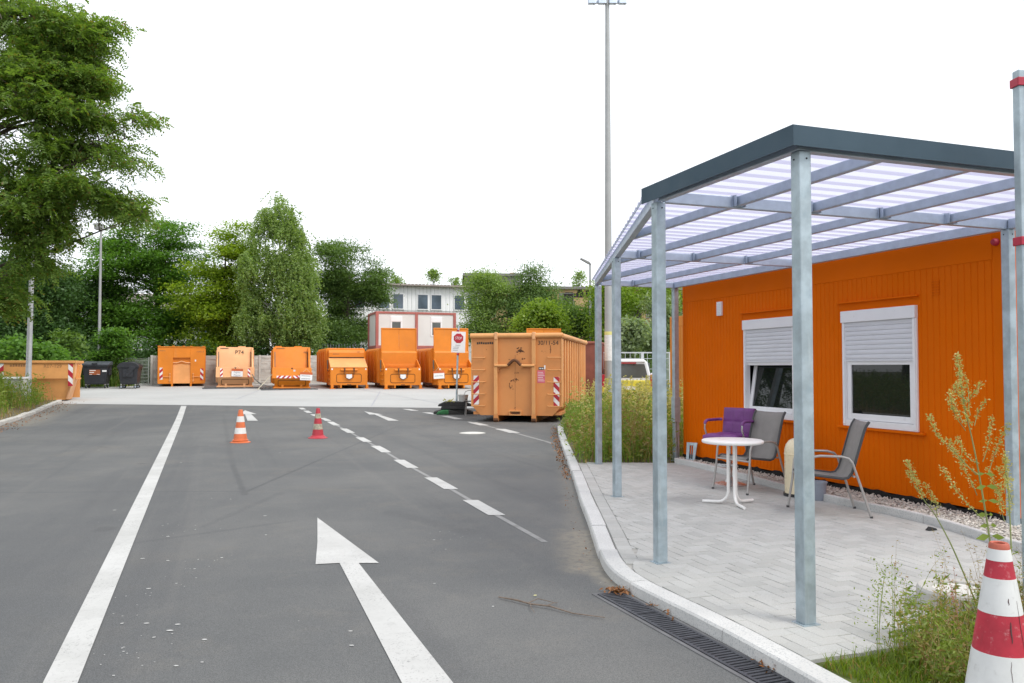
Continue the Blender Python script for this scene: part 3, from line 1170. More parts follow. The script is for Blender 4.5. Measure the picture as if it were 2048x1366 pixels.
def left_edge(a):
    return -.07 if a < .1 else -.085 + (a - .02) * SL


a = -1.65
sheet_n = 0
while a < 5.86:
    rowsp = []
    for k in range(6):
        for pa, pz in xr_prof[:-1]:
            aa = a + k * PITCH + pa
            if aa < 5.95:
                rowsp.append((aa, pz))
    aa = a + 6 * PITCH
    rowsp.append((min(aa, 5.96), 0))
    vs, fs = [], []
    nb = 10
    for (ra, rz_) in rowsp:
        x0 = left_edge(ra)
        for j in range(nb + 1):
            vs.append((x0 + (RIGHT - x0) * j / nb, ra, ZR + rz_ + .0015 * (sheet_n % 2)))
    for i in range(len(rowsp) - 1):
        for j in range(nb):
            fs.append((i * (nb + 1) + j, i * (nb + 1) + j + 1, (i + 1) * (nb + 1) + j + 1, (i + 1) * (nb + 1) + j))
    MB().add(vs, fs).build('roof_sheet', M['polycarb'], can, clean=False)
    a = aa - .0
    sheet_n += 1
# folded anthracite fascia on the front and the first bay
m = MB()
FZ0, FZ1 = HB + .006, HB + .123
m.box(-.080, -.073, -1.66, .12, FZ0, FZ1).box(-.080, -.02, -1.655, .12, FZ1, FZ1 + .003)
m.build('fascia', M['fascia'], can)
m = MB()
m.box(-.0728, RIGHT, -1.66, -1.653, FZ0, FZ1 + .0005).box(-.02, RIGHT, -1.653, -1.6, FZ1, FZ1 + .004)
m.build('fascia', M['fascia'], can)
m = MB()
m.bar((-.034, .12, HB + .098), (2.215, 5.85, HB + .098), .004, .03)
m.build('edge_strip', M['galv_light'], can)
# cover box and cable on the far back post
bx = MB().box(-.052, .052, -.055, .05, .60, 1.0).build('cable_cover', M['galv'], can, loc=(3.63, 5.80, 0), bevel=.004)
MB().tube([(3.60, 5.735, .62), (3.605, 5.72, .3), (3.63, 5.73, .02)], .006, 6).build('cable', M['cable'], can, smooth=True)
gr = thing('metal_scraper', 'small slotted metal plate leaning against the far back post at the cabin corner', 'scraper', (2.735, 12.45, PV + .02), R(-40))
m = MB()
m.prism([(-.075, 0), (-.03, 0), (-.03, .30), (-.085, .30)], 'y', 0, .02).prism([(.03, 0), (.065, 0), (.095, .30), (.03, .30)], 'y', 0, .02)
m.box(-.03, .03, 0, .0195, .255, .30).box(-.03, .03, 0, .0195, 0, .05)
m.box(-.004, .004, .002, .018, .05, .255)
o = m.build('plate', M['galv'], gr, bevel=.003)
o.rotation_euler.x = R(-9)

# ------------------------------------------------------------------ orange office cabin (local x along the long wall towards the camera, y into the cabin)
cab = thing('office_cabin', 'bright orange corrugated steel office cabin with two shuttered windows beside the terrace', 'cabin', (2.73, 12.91, PV), R(-70.4))
WL, TOP = 5.66, 2.82
wins = [(1.63, 2.715), (3.556, 4.645)]
WZ0, WZ1 = .79, 2.125
m = MB()
step = .076
cuts = sorted(set([.07, WL - .12] + [v for w in wins for v in (w[0] - .0, w[1] + .0)]))


def spans(s0, s1, zlo, zhi):
    mid = (s0 + s1) / 2
    for w0, w1 in wins:
        if w0 < mid < w1:
            return [(zlo, WZ0), (WZ1 + .10, zhi)]
    return [(zlo, zhi)]


xs = [.07]
while xs[-1] < WL - .12:
    xs.append(xs[-1] + step)
prof = []
for x in xs:
    prof += [(x, 0), (x + .054, 0), (x + .059, .006), (x + .071, .006)]
prof = [(x, y) for x, y in prof if x <= WL - .12]
extra = []
for (xa, ya), (xb, yb) in zip(prof, prof[1:]):
    extra.append((xa, ya))
    for c_ in cuts:
        if xa < c_ < xb:
            extra.append((c_, ya + (yb - ya) * (c_ - xa) / (xb - xa)))
extra.append(prof[-1])
for (xa, ya), (xb, yb) in zip(extra, extra[1:]):
    for z0, z1 in spans(xa, xb, .12, 2.50):
        m.add([(xa, ya, z0), (xb, yb, z0), (xb, yb, z1), (xa, ya, z1)], [(0, 1, 2, 3)])
m.build('corrugated_wall', M['cabin'], cab, clean=False)
MB().box(0, .07, -.006, 2.4, .05, TOP).build('corner_post', M['cabin'], cab, bevel=.012)
MB().box(WL - .12, WL, -.006, 2.4, .05, TOP).build('corner_post', M['cabin'], cab, bevel=.012)
m = MB()
m.box(.07, WL - .12, -.004, .12, 2.50, TOP - .001).build('top_rail', M['cabin'], cab, bevel=.006)
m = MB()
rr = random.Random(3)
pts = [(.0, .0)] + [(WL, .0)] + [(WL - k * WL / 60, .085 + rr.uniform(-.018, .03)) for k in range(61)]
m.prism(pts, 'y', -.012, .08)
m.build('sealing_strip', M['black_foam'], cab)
m = MB()
m.box(.07, WL - .12, .002, .08, .095, .121).build('bottom_rail', M['cabin'], cab)
m = MB()
m.box(.02, WL - .02, .02, 2.38, TOP - .06, TOP - .01).box(.02, .05, .02, 2.38, .1, TOP - .1).box(WL - .05, WL - .02, .05, 2.38, .1, TOP - .1).box(.02, WL - .02, 2.35, 2.38, .1, TOP - .1)
m.build('body', M['cabin'], cab)
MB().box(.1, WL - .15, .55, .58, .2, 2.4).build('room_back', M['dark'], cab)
sl = MB()
sl.prism([(-.004, 0), (-.010, .006), (-.012, .026), (-.009, .046), (-.004, .0525), (.006, .0525), (.006, 0)], 'x', 0, 1)
slm = sl.mesh('slat')
slm.materials.append(M['shutter'])
for wi, (s0, s1) in enumerate(wins):
    w_ = s1 - s0
    m = MB()
    m.box(0, .05, -.022, .05, WZ0, WZ1).box(w_ - .05, w_, -.022, .05, WZ0, WZ1).box(.05, w_ - .05, -.021, .05, WZ0, WZ0 + .075)
    m.box(.05, w_ - .05, .0, .05, 1.50, 1.56)
    fr = m.build('window', M['pvc'], cab, loc=(s0, 0, 0), bevel=.004)
    MB().box(-.002, w_ + .002, -.045, .05, WZ1 - .13, WZ1 + .005).build('shutter_box', M['pvc'], fr, bevel=.006)
    for x in (.012, w_ - .044):
        MB().box(x, x + .032, -.034, -.0225, WZ0 + .02, WZ1 - .131).build('guide_rail', M['pvc'], fr, bevel=.003)
    z = WZ1 - .13
    for k in range(8):
        z -= .0535
        o = inst('slat', slm, fr, (.03, -.008, z))
        o.scale.x = w_ - .06
    MB().box(.03, w_ - .03, -.018, .004, z - .028, z - .001).build('slat', M['shutter'], fr, bevel=.004)
    # sash
    sz0, sz1 = WZ0 + .078, z + .03
    m = MB()
    m.box(.052, .115, 0, .05, 0, sz1 - sz0).box(w_ - .115, w_ - .052, 0, .05, 0, sz1 - sz0).box(.115, w_ - .115, .001, .05, 0, .07)
    if wi == 0:
        m.box(.115, w_ - .115, .001, .05, sz1 - sz0 - .07, sz1 - sz0)
    sash = m.build('sash', M['pvc'], fr, loc=(0, -.002, sz0), bevel=.004)
    pane = MB().box(.11, w_ - .11, .018, .030, .06, sz1 - sz0 + (.0 if wi else -.06)).build('pane', M['glass'], fr, loc=(0, -.002, sz0))
    if wi == 0:
        for o in (sash, pane):
            o.rotation_euler.x = R(-9)
            o.location.y = .012
    m = MB()
    m.box(-.09, w_ + .09, -.045, .0, WZ0 - .030, WZ0 - .004).build('window_sill', M['cabin'], cab, loc=(s0, 0, 0), bevel=.004)
    m = MB()
    m.box(-.04, w_ + .04, -.001, .04, WZ1 + .006, WZ1 + .101).build('lintel', M['cabin'], cab, loc=(s0, 0, 0))
    m = MB()
    m.box(-.07, w_ + .03, -.040, .0, WZ1 + .098, WZ1 + .114).build('drip_rail', M['cabin'], cab, loc=(s0, 0, 0), bevel=.003)
m = MB()
m.box(.985, 1.105, -.03, 0, 2.235, 2.44)
for k in range(7):
    m.box(1.0, 1.09, -.036, -.0305, 2.255 + k * .024, 2.268 + k * .024)
m.build('vent_cover', M['pvc'], cab, bevel=.003)
m = MB()
for k in range(6):
    m.box(4.83, 4.93, -.006, .002, 2.22 + k * .028, 2.232 + k * .028)
m.build('vent_slots', M['cabin'], cab)
MB().lathe([(.0, 0), (.035, 0), (.035, .03), (.025, .05), (0, .055)], 16).build('signal_lamp', M['clamp_red'], cab, loc=(WL - .07, -.004, 2.66), smooth=True).rotation_euler.x = R(90)
MB().lathe([(.016, 0), (.016, .012), (0, .014)], 10).build('rivet', M['galv'], cab, loc=(2.95, -.004, .62), smooth=True).rotation_euler.x = R(90)

# orange container standing behind the office cabin
cb2 = thing('storage_container', 'weathered orange container standing behind the office cabin in tall weeds', 'container', (3.93, 20.1, zg(20)), R(-70.4))
m = MB()
x = .08
while x < 4.9:
    m.add([(x, 0, .1), (x + .09, 0, .1), (x + .09, 0, 2.55), (x, 0, 2.55)], [(0, 1, 2, 3)])
    m.add([(x + .09, 0, .1), (x + .10, .014, .1), (x + .10, .014, 2.55), (x + .09, 0, 2.55)], [(0, 1, 2, 3)])
    m.add([(x + .10, .014, .1), (x + .13, .014, .1), (x + .13, .014, 2.55), (x + .10, .014, 2.55)], [(0, 1, 2, 3)])
    m.add([(x + .13, .014, .1), (x + .14, 0, .1), (x + .14, 0, 2.55), (x + .13, .014, 2.55)], [(0, 1, 2, 3)])
    x += .14
m.build('corrugated_wall', M['cabin_far'], cb2, clean=False)
m = MB()
m.box(0, .08, -.005, 2.4, 0, 2.8).box(4.9, 5.0, -.005, 2.4, 0, 2.8).box(.08, 4.9, -.004, .1, 2.55, 2.799).box(.08, 4.9, -.004, .1, .0, .1).box(.04, 4.96, .1, 2.36, 2.7, 2.76).box(.04, .07, .05, 2.38, .05, 2.75)
m.build('frame', M['cabin_far'], cb2, bevel=.01)

# ------------------------------------------------------------------ white site cabin, two storeys
st = thing('site_cabin', 'white two storey site cabin block with red steel frame behind the raised press lids', 'cabin', (-8.6, 51.0, zg(51)), R(19.6))
SWd, SH = 5.25, 2.28
for lv in range(2):
    z0 = lv * SH
    m = MB()
    m.box(.09, SWd - .09, .05, 3.0, z0 + .09, z0 + SH - .07).build('wall_panel', M['site_white'], st)
    m = MB()
    for x in (0, SWd * .5 - .09, SWd - .18):
        m.box(x, x + .18, -.01, .2, z0, z0 + SH)
    m.box(0, SWd, 0, .19, z0 + SH - .14, z0 + SH - .001).box(0, SWd, 0, .19, z0 + .001, z0 + .12)
    m.box(0, .16, 2.9, 3.05, z0, z0 + SH).box(.001, .14, .19, 2.9, z0 + SH - .13, z0 + SH - .002).box(.001, .14, .19, 2.9, z0 + .002, z0 + .12)
    m.build('steel_frame', M['site_red'], st, bevel=.015)
    for x in (.93, 3.55):
        w = MB().box(0, .77, -.03, .06, 0, 1.28).build('window', M['pvc'], st, loc=(x, .045, z0 + .72), bevel=.01)
        MB().box(.11, .66, -.035, -.0, .10, .90).build('pane', M['car_glass'], w)
        MB().box(.06, .71, -.05, -.02, .93, 1.24).build('shutter_box', M['pvc'], w, bevel=.01)

# ------------------------------------------------------------------ white clad building
wb = thing('office_building', 'long white building with ribbed sheet cladding and a band of windows behind the site cabin', 'building', (-14.5, 66.5, .74), R(17.0))
BWd, BHt, BD = 12.5, 7.75, 9
m = MB()
x = 0.0
while x < BWd - .1:
    for z0, z1, sk in ((4.4, 5.62, .0), (5.62, BHt, .05)):
        m.add([(x, -sk, z0), (x + .2, -sk, z0), (x + .2, -sk, z1), (x, -sk, z1)], [(0, 1, 2, 3)])
        m.add([(x + .2, -sk, z0), (x + .23, .04 - sk, z0), (x + .23, .04 - sk, z1), (x + .2, -sk, z1)], [(0, 1, 2, 3)])
        m.add([(x + .23, .04 - sk, z0), (x + .30, .04 - sk, z0), (x + .30, .04 - sk, z1), (x + .23, .04 - sk, z1)], [(0, 1, 2, 3)])
        m.add([(x + .30, .04 - sk, z0), (x + .33, -sk, z0), (x + .33, -sk, z1), (x + .30, .04 - sk, z1)], [(0, 1, 2, 3)])
    x += .33
m.box(0, BWd, .05, BD, 0, BHt - .05)
m.build('clad_wall', M['sheet_white'], wb, clean=False)
MB().box(.1, BWd - .1, .03, .2, 0, 4.4).build('lower_wall', M['render_grey'], wb)
m = MB()
for k in range(41):
    m.box(k * .31 - .3, k * .31 - .12, -.5, BD + .4, BHt + .02, BHt + .11)
m.box(-.3, BWd + .3, -.48, BD + .4, BHt, BHt + .05)
m.build('roof', M['roof_brown'], wb)
m = MB()
m.tube([(-.3, -.55, BHt - .04), (BWd + .3, -.55, BHt - .04)], .07, 8)
m.build('gutter', M['roof_brown'], wb)
for base in (.2, 3.45, 6.72, 9.9):
    for dx in (0, 1.17):
        w = MB().box(0, .99, -.11, .0, 0, 1.36).build('window', M['pvc'], wb, loc=(base + dx, 0, 5.68), bevel=.02)
        MB().box(.08, .91, -.115, -.05, .1, 1.3).build('pane', M['glass_far'], w)
for base in (4.0, 8.2):
    w = MB().box(0, 2.6, -.06, .0, 0, 1.2).build('window', M['pvc'], wb, loc=(base, 0, 2.9), bevel=.02)
    MB().box(.1, 2.5, -.065, -.02, .1, 1.1).build('pane', M['glass_far'], w)

# ------------------------------------------------------------------ derelict yellow brick building
bb = thing('brick_building', 'derelict yellow brick factory with soot blackened window openings behind the trees', 'building', (-5.0, 90.0, .74), R(4))
m = MB()
m.box(0, 34, 0, 10, 0, 9.6)
m.build('wall', M['brick_yellow'], bb)
m = MB()
m.box(-.3, 6.0, -.25, 10, 9.6, 11.0).build('upper_wall', M['rubble'], bb)
m = MB()
m.box(-.5, 6.3, -.5, 10.2, 11.0, 11.3).box(6.0, 34.5, -.35, 10.2, 9.6, 9.9).build('roof', M['rubble'], bb)
wx = [1.5, 4.5, 7.4, 10.3, 13.6, 15.6, 18.0, 20.2, 23.0, 25.2, 28.2, 30.6]
for i, x in enumerate(wx):
    w = MB().box(0, 1.7, -.04, .3, 0, 2.8).build('window', M['rubble'], bb, loc=(x, 0, 6.4))
    if i % 2 == 0:
        MB().box(.08, .8, -.06, -.0, .1, 2.7).build('opening', M['soot'], w)
        MB().box(.88, 1.62, -.06, -.0, .1, 2.7).build('opening', M['soot'], w)
    else:
        MB().box(.5, 1.62, -.06, -.0, .1, 2.7).build('opening', M['soot'], w)
m = MB()
rr = random.Random(8)
for x in (10.2, 12.4):
    for k in range(7):
        xx, ww = x + rr.uniform(-.3, 2.2), rr.uniform(.5, 1.2)
        m.box(xx, xx + ww, -.022 - .002 * k, .01, 8.7, 8.7 + rr.uniform(.3, .85))
m.build('soot_stain', M['soot'], bb)
m = MB()
m.box(5.0, 5.6, 3, 4, 11.3, 11.8).build('chimney', M['brick_yellow'], bb)

# pale warehouse glimpsed between the trees on the left
wh = thing('warehouse', 'pale grey warehouse glimpsed between the dark trees at left', 'building', (-52, 72, .74), R(10))
m = MB()
m.box(0, 27, 0, 12, 0, 6.2).build('wall', M['render_grey'], wh)
m = MB()
m.prism([(-.4, 6.2), (12.4, 6.2), (6, 8.2)], 'x', -.3, 27.3).build('roof', M['roof_brown'], wh)
for k in range(6):
    w = MB().box(0, 1.8, -.05, .02, 0, 1.2).build('window', M['pvc'], wh, loc=(2 + 4.2 * k, 0, 3.4))
    MB().box(.1, 1.7, -.06, -.01, .1, 1.1).build('pane', M['glass_far'], w)

# ------------------------------------------------------------------ concrete ledge wall, mesh fences, palisade
fw = thing('concrete_wall', 'pale precast concrete wall with ledge stone relief behind the row of presses', 'wall', (-21.45, 48.16, 0), math.atan2(3.2, 12.0))
rr = random.Random(21)
nP = 7
for k in range(nP):
    x0 = k * 2.05
    yw = 48.3 + x0 * .258
    zb = zg(yw)
    MB().box(x0 - .07, x0 + .07, -.07, .10, zb - .1, zb + 1.78).build('wall_post', M['stonewall'], fw, bevel=.01)
    for r_ in range(4):
        z0 = zb + r_ * .44
        m = MB()
        m.box(x0 + .07, x0 + 1.98, .02, .07, z0, z0 + .438)
        z = z0 + .004
        while z < z0 + .42:
            hz = min(z0 + .434 - z, rr.choice((.05, .07, .09)))
            x = x0 + .075
            while x < x0 + 1.95:
                w = min(x0 + 1.975 - x, rr.uniform(.14, .5))
                d = rr.uniform(.005, .045)
                m.box(x + .004, x + w - .004, .02 - d, .021, z + .003, z + hz - .003)
                x += w
            z += hz
        m.build('wall_panel', M['stonewall'], fw, clean=False)


def mesh_fence(name, label, a, b_, h, panel, mt, group=None, gx=.07, gz=.2, wr=.004, post=.03, toprail=False):
    a, b_ = Vector((*a, 0)), Vector((*b_, 0))
    d = b_ - a
    root = thing(name, label, 'fence', (a.x, a.y, 0), math.atan2(d.y, d.x), group)
    n = max(1, round(d.length / panel))
    L = d.length / n
    for k in range(n + 1):
        y = a.y + d.y * k / n
        MB().box(k * L - post, k * L + post, -post, post, zg(y) - .1, zg(y) + h + .05).build('fence_post', mt, root, bevel=.004)
    for k in range(n):
        z0, z1 = zg(a.y + d.y * k / n) + .05, zg(a.y + d.y * (k + 1) / n) + .05
        m = MB()
        x = gx
        while x < L - .02:
            z = z0 + (z1 - z0) * x / L
            m.box(k * L + x - wr, k * L + x + wr, -wr, wr, z, z + h - .05)
            x += gx
        zz = 0
        while zz <= h - .04:
            m.bar((k * L + .03, -.010, z0 + zz), (k * L + L - .03, -.010, z1 + zz), wr * 2.2, wr * 2.8)
            zz += gz
        m.build('fence_panel', mt, root, clean=False)
        if toprail:
            MB().bar((k * L + .03, 0, z0 + h - .03), (k * L + L - .03, 0, z1 + h - .03), .04, .05).build('top_rail', mt, root)
    return root


mesh_fence('mesh_fence', 'green grey welded mesh fence behind the black bins, left of the concrete wall', (-31.5, 46.3), (-21.6, 48.1), 1.62, 2.5, M['fence_wire'], wr=.009)
mesh_fence('mesh_fence', 'light grey mesh fence behind the parked van in the weeds', (3.2, 33.5), (6.35, 32.5), 1.95, 1.05, M['fence_light'], wr=.007, post=.05, gz=.42, gx=.2, toprail=True)
mesh_fence('mesh_fence', 'grey mesh fence panel right of the parked van, half hidden by a canopy post', (6.7, 33.2), (9.6, 34.6), 1.75, 1.45, M['fence_light'], wr=.007, post=.045, gz=.4, gx=.2)

pf = thing('palisade_fence', 'grey pointed palisade fence under the trees left of the site cabin', 'fence', (-19, 55.5, 0), R(4))
m0 = MB()
m0.prism([(-.045, 0), (.045, 0), (.045, 2.35), (0, 2.5), (-.045, 2.35)], 'y', -.006, .006)
pm = m0.mesh('pale')
pm.materials.append(M['palisade'])
for k in range(56):
    inst('pale', pm, pf, (k * .19, 0, .72))
for z in (1.1, 2.7):
    MB().box(-.1, 10.6, .008, .05, z, z + .06).build('rail', M['palisade'], pf)

# ------------------------------------------------------------------ striped warning plates
def warning_plate(parent, x0, x1, z0, z1, y, lean=1, n=2):
    """white plate with slanting red bars on the face y (looking along +y)"""
    root = MB().box(x0, x1, y - .004, y, z0, z1).build('warning_plate', M['white'], parent)
    w, h = x1 - x0, z1 - z0
    st = h / n
    m = MB()
    for k in range(-1, n + 1):
        zb = z0 + k * st
        # parallelogram clipped to the plate
        pts = [(x0, zb), (x1, zb + lean * w), (x1, zb + lean * w + st * .5), (x0, zb + st * .5)]
        out = pts
        for lim, sgn in ((z0, 1), (z1, -1)):
            res = []
            for i in range(len(out)):
                p, q = out[i - 1], out[i]
                hp, hq = (p[1] - lim) * sgn, (q[1] - lim) * sgn
                if hp >= 0:
                    res.append(p)
                if (hp >= 0) != (hq >= 0):
                    t = hp / (hp - hq)
                    res.append((p[0] + (q[0] - p[0]) * t, p[1] + (q[1] - p[1]) * t))
            out = res
            if not out:
                break
        if len(out) > 2:
            m.prism(out, 'y', y - .0065, y - .0041)
    m.build('red_stripe', M['red'], root)
    return root


def hatch_plate(parent, x0, x1, z0, z1, y, lean=1, pitch=.2):
    """long flat plate with slanting red bars"""
    root = MB().box(x0, x1, y - .004, y, z0, z1).build('warning_plate', M['white'], parent)
    m = MB()
    h = z1 - z0
    x = x0
    while x < x1 - .02:
        a, b_ = x, min(x + pitch / 2, x1)
        pts = [(a, z0), (b_, z0), (min(x1, b_ + h * lean), z1), (min(x1, a + h * lean), z1)] if lean > 0 else [(max(x0, a), z0), (b_, z0), (max(x0, b_ - h), z1), (max(x0, a - h), z1)]
        m.prism(pts, 'y', y - .0065, y - .0041)
        x += pitch
    m.build('red_stripe', M['red'], root)
    return root


def rrect(x0, x1, z0, z1, r, n=5):
    pts = []
    for cx, cz, a0 in ((x1 - r, z1 - r, 0), (x0 + r, z1 - r, 90), (x0 + r, z0 + r, 180), (x1 - r, z0 + r, 270)):
        for k in range(n + 1):
            a = R(a0 + 90 * k / n)
            pts.append((cx + r * math.cos(a), cz + r * math.sin(a)))
    return pts


def stencil(parent, x, z, y, n, size, mt, tilt=0):
    """a worn, unreadable line of stencil: a row of small bars"""
    m = MB()
    q = random.Random(int(x * 997 + z * 131) + n)
    xx = x
    for k in range(n):
        w = size * q.uniform(.45, .75)
        m.box(xx, xx + w, y - .002, y, z + size * q.uniform(0, .15), z + size * q.uniform(.8, 1))
        xx += w + size * .18
    return m.build('stencil_line', mt, parent)


# ------------------------------------------------------------------ big roll-off container 30/11-54
rc = thing('roll_off_container', 'big faded orange roll-off container numbered 30/11-54 with red and white warning plates', 'container', (.12, 22.75, 0), R(-11.0))
HWD, RZ, LEN = 1.29, 2.44, 6.7
m = MB()
ch = .26
m.prism([(-HWD + ch, .20), (HWD - ch, .20), (HWD - .012, .20 + ch), (HWD - .012, RZ - .06), (-HWD + .012, RZ - .06), (-HWD + .012, .20 + ch)], 'y', 0, .05)
front = m.build('front_wall', M['rolloff'], rc, bevel=.008)
m = MB()
m.box(-HWD + .04, HWD - .04, .05, LEN, .22, .30)
m.build('floor', M['rolloff'], rc)
for sx in (-1, 1):
    m = MB()
    m.box(min(sx * (HWD - .06), sx * (HWD - .08)), max(sx * (HWD - .06), sx * (HWD - .08)), .05, LEN, .40, RZ - .06)
    m.prism([(sx * (HWD - .09 - ch + .04), .22), (sx * (HWD - .09 - ch + .08), .22), (sx * (HWD - .06), .42), (sx * (HWD - .08), .44)], 'y', .05, LEN)
    w = m.build('side_wall', M['rolloff'], rc)
    for k in range(11):
        y = .34 + k * (LEN - .7) / 10
        r_ = MB()
        r_.prism([(y - .075, RZ - .08), (y - .04, RZ - .08), (y + .04, RZ - .08), (y + .075, RZ - .08), (y + .075, .42), (y - .075, .42)], 'x', sx * (HWD - .062), sx * HWD)
        r_.build('rib', M['rolloff_rib'], rc, bevel=.025)
    MB().tube([(sx * (HWD - .02), -.02, RZ), (sx * (HWD - .02), LEN + .02, RZ)], .075, 12).build('rim', M['rolloff_rib'], rc, smooth=True)
    m = MB()
    m.box(min(sx * (HWD - .02), sx * (HWD + .012)), max(sx * (HWD - .02), sx * (HWD + .012)), -.02, .10, .44, RZ - .06).build('corner_strip', M['rolloff_rib'], rc, bevel=.012)
MB().tube([(-HWD - .03, .0, RZ + .002), (HWD + .03, .0, RZ + .002)], .078, 12).build('rim', M['rolloff_rib'], rc, smooth=True)
MB().tube([(-HWD - .03, LEN, RZ + .002), (HWD + .03, LEN, RZ + .002)], .078, 12).build('rim', M['rolloff_rib'], rc, smooth=True)
m = MB()
m.box(-HWD + .02, HWD - .02, LEN - .06, LEN, .25, RZ - .06).build('rear_door', M['rolloff'], rc)
for x in (-.575, .505):
    m = MB()
    m.box(x - .055, x + .055, -.075, 0, 1.60, RZ - .08).box(x - .05, x + .05, -.10, 0, .24, 1.585)
    m.build('upright', M['rolloff_rib'], rc, bevel=.008)
    m = MB()
    m.prism([(-.10, .24), (-.10, .07), (-.04, 0), (LEN - .3, 0), (LEN - .3, .22), (.05, .22)], 'x', x - .06, x + .06)
    m.build('skid', M['rolloff'], rc, bevel=.008)
    MB().prism([(-.105, .13), (-.105, .075), (-.04, -.003), (.3, -.003), (.3, .05), (.0, .05)], 'x', x - .063, x + .063).build('worn_foot', M['rust'], rc)
    MB().box(x - .04, x + .05, -.095, -.0, RZ - .10, RZ + .1).build('rim_clip', M['press_pale'], rc, bevel=.01)
m = MB()
hook = []
for k in range(25):
    t = -1 + 2 * k / 24
    x = -.035 + t * .57
    a = abs(t)
    z = 1.60 + (.16 * (math.cos(min(1, a / .42) * math.pi) + 1) / 2 if a < .42 else 0)
    hook.append((x, -.085, z))
m.tube(hook, .04, 10)
m.build('hook_bar', M['rolloff_rib'], rc, smooth=True)
MB().tube([p for p in hook[8:17]], .043, 10).build('worn_hook', M['rust'], rc, smooth=True)
m = MB()
for s in (-1, 1):
    m.prism([(-.035 + s * .20, 1.57), (-.035 + s * .50, 1.57), (-.035 + s * .50, 1.42), (-.035 + s * .46, 1.42), (-.035 + s * .44, 1.53)], 'y', -.05, -.001)
m.build('hook_gusset', M['rolloff'], rc)
for s in (-1, 1):
    for z in (1.83, 1.48, 1.14, .80, .47):
        m = MB()
        x0 = s * .90
        x1 = s * 1.275
        m.tube([(x0, .0, z + .015), (x0, -.06, z), (x1, -.06, z)], .014, 6)
        m.build('rung', M['rolloff_rib'], rc, smooth=True)
warning_plate(rc, -1.235, -1.075, .50, 1.32, -.002, 1, 3)
warning_plate(rc, 1.06, 1.22, .47, 1.29, -.002, -1, 3)
text('30/11-54', .165, M['stencil'], rc, (.905, -.003, 2.235))
stencil(rc, -1.14, 2.205, -.001, 8, .075, M['stencil'])
m = MB()
m.box(.60, .815, -.004, 0, 1.12, 1.47).build('pink_notice', M['poster_pink'], rc)
m = MB()
for k in range(6):
    m.box(.615, .80 - .02 * (k % 3), -.0065, -.0041, 1.17 + k * .048, 1.182 + k * .048)
m.build('printed_line', M['sign_white'], rc)
MB().box(.635, .785, -.0045, 0, 1.485, 1.56).build('number_plate', M['black_plastic'], rc)
MB().box(.79, .83, -.005, 0, 1.50, 1.61).build('sticker', M['sign_white'], rc)
m = MB()
for k, w in enumerate((.02, .03, .012, .03, .02)):
    m.box(.65 + k * .026, .65 + k * .026 + w * .7, -.0065, -.0046, 1.505, 1.54)
m.build('printed_line', M['sign_white'], rc)
# lower bracket with a dark handle plate
m = MB()
m.box(-.20, .15, -.05, 0, .205, .23).box(-.20, -.175, -.05, 0, .23, .335).box(.125, .15, -.05, 0, .23, .335).box(-.175, .125, -.05, 0, .315, .335)
m.build('bracket', M['rolloff_rib'], rc, bevel=.006)
MB().box(-.14, .09, -.03, 0, .245, .30).build('handle_plate', M['rust'], rc, bevel=.01)
MB().box(-.035, -.029, -.0025, .0, .34, 1.9).build('seam', M['rust'], rc)
rr = random.Random(5)


def rust_spot(x, z, r0, n, par, y=-.0015, mt='rust', sx=1.0):
    m = MB()
    for k in range(n):
        cx, cz, r_ = x + rr.gauss(0, r0 * .75) * sx, z + rr.gauss(0, r0 * .45), r0 * rr.uniform(.08, .5)
        a0 = rr.random() * 6
        m.add([(cx + math.cos(a) * r_ * (1 + .35 * math.sin(3 * a + a0)), y - .00005 * k, cz + math.sin(a) * r_ * .8 * (1 + .3 * math.cos(2 * a + a0))) for a in [i * math.pi / 5 for i in range(10)]], [tuple(range(10))])
    return m.build('rust_stain', M[mt], par, clean=False)


rust_spot(.10, 2.02, .075, 26, rc)
for x, z, r0, n in ((.0, 1.40, .035, 8), (.02, 1.2, .04, 6), (-.10, 1.15, .04, 6), (-.13, 1.02, .035, 6), (-.08, .94, .03, 5), (-.2, 1.78, .025, 6), (.2, 1.8, .05, 3), (.97, 2.05, .02, 4), (-.04, .42, .03, 5), (.78, 2.0, .03, 4), (-.85, 2.05, .02, 3)):
    rust_spot(x, z, r0, n, rc)
for p_ in ([(-.16, 1.18), (-.1, 1.2), (-.05, 1.23), (.02, 1.19)], [(-.19, 1.12), (-.2, 1.02), (-.15, .95)], [(.965, 2.17), (.98, 2.05), (.97, 1.95)]):
    MB().tube([(x, -.002, z) for x, z in p_], .008, 4).build('scratch', M['rust'], rc)

# red brown container behind it
rd = thing('rust_container', 'dark rusty red container whose end shows behind the big orange one', 'container', (2.30, 32.2, zg(32)), R(-11))
m = MB()
m.box(-1.2, 1.2, 0, .05, .2, 2.32)
m.build('front_wall', M['rust_red'], rd, bevel=.01)
m = MB()
for k in range(9):
    m.box(1.2, 1.25, .3 + k * .6, .45 + k * .6, .3, 2.25)
m.box(1.17, 1.2, .05, 5.6, .2, 2.3).box(-1.2, -1.17, .05, 5.6, .2, 2.3).box(-1.17, 1.17, .05, 5.6, .2, .26).box(-1.17, 1.17, 5.55, 5.6, .26, 2.3)
m.build('side_wall', M['rust_red'], rd)
m = MB()
for x in (-1.21, 1.21):
    m.tube([(x, 0, 2.36), (x, 5.6, 2.36)], .06, 8)
m.tube([(-1.25, 0, 2.361), (1.25, 0, 2.361)], .06, 8)
m.build('rim', M['rust_red'], rd, smooth=True)
for x in (-.5, .5):
    MB().box(x - .06, x + .06, -.05, 5.4, 0, .2).build('skid', M['rust_red'], rd)
    MB().box(x - .05, x + .05, -.05, 0, .2, 2.3).build('upright', M['rust_red'], rd)


# ------------------------------------------------------------------ portable presses
PG = 'orange waste presses lined up along the back of the yard'


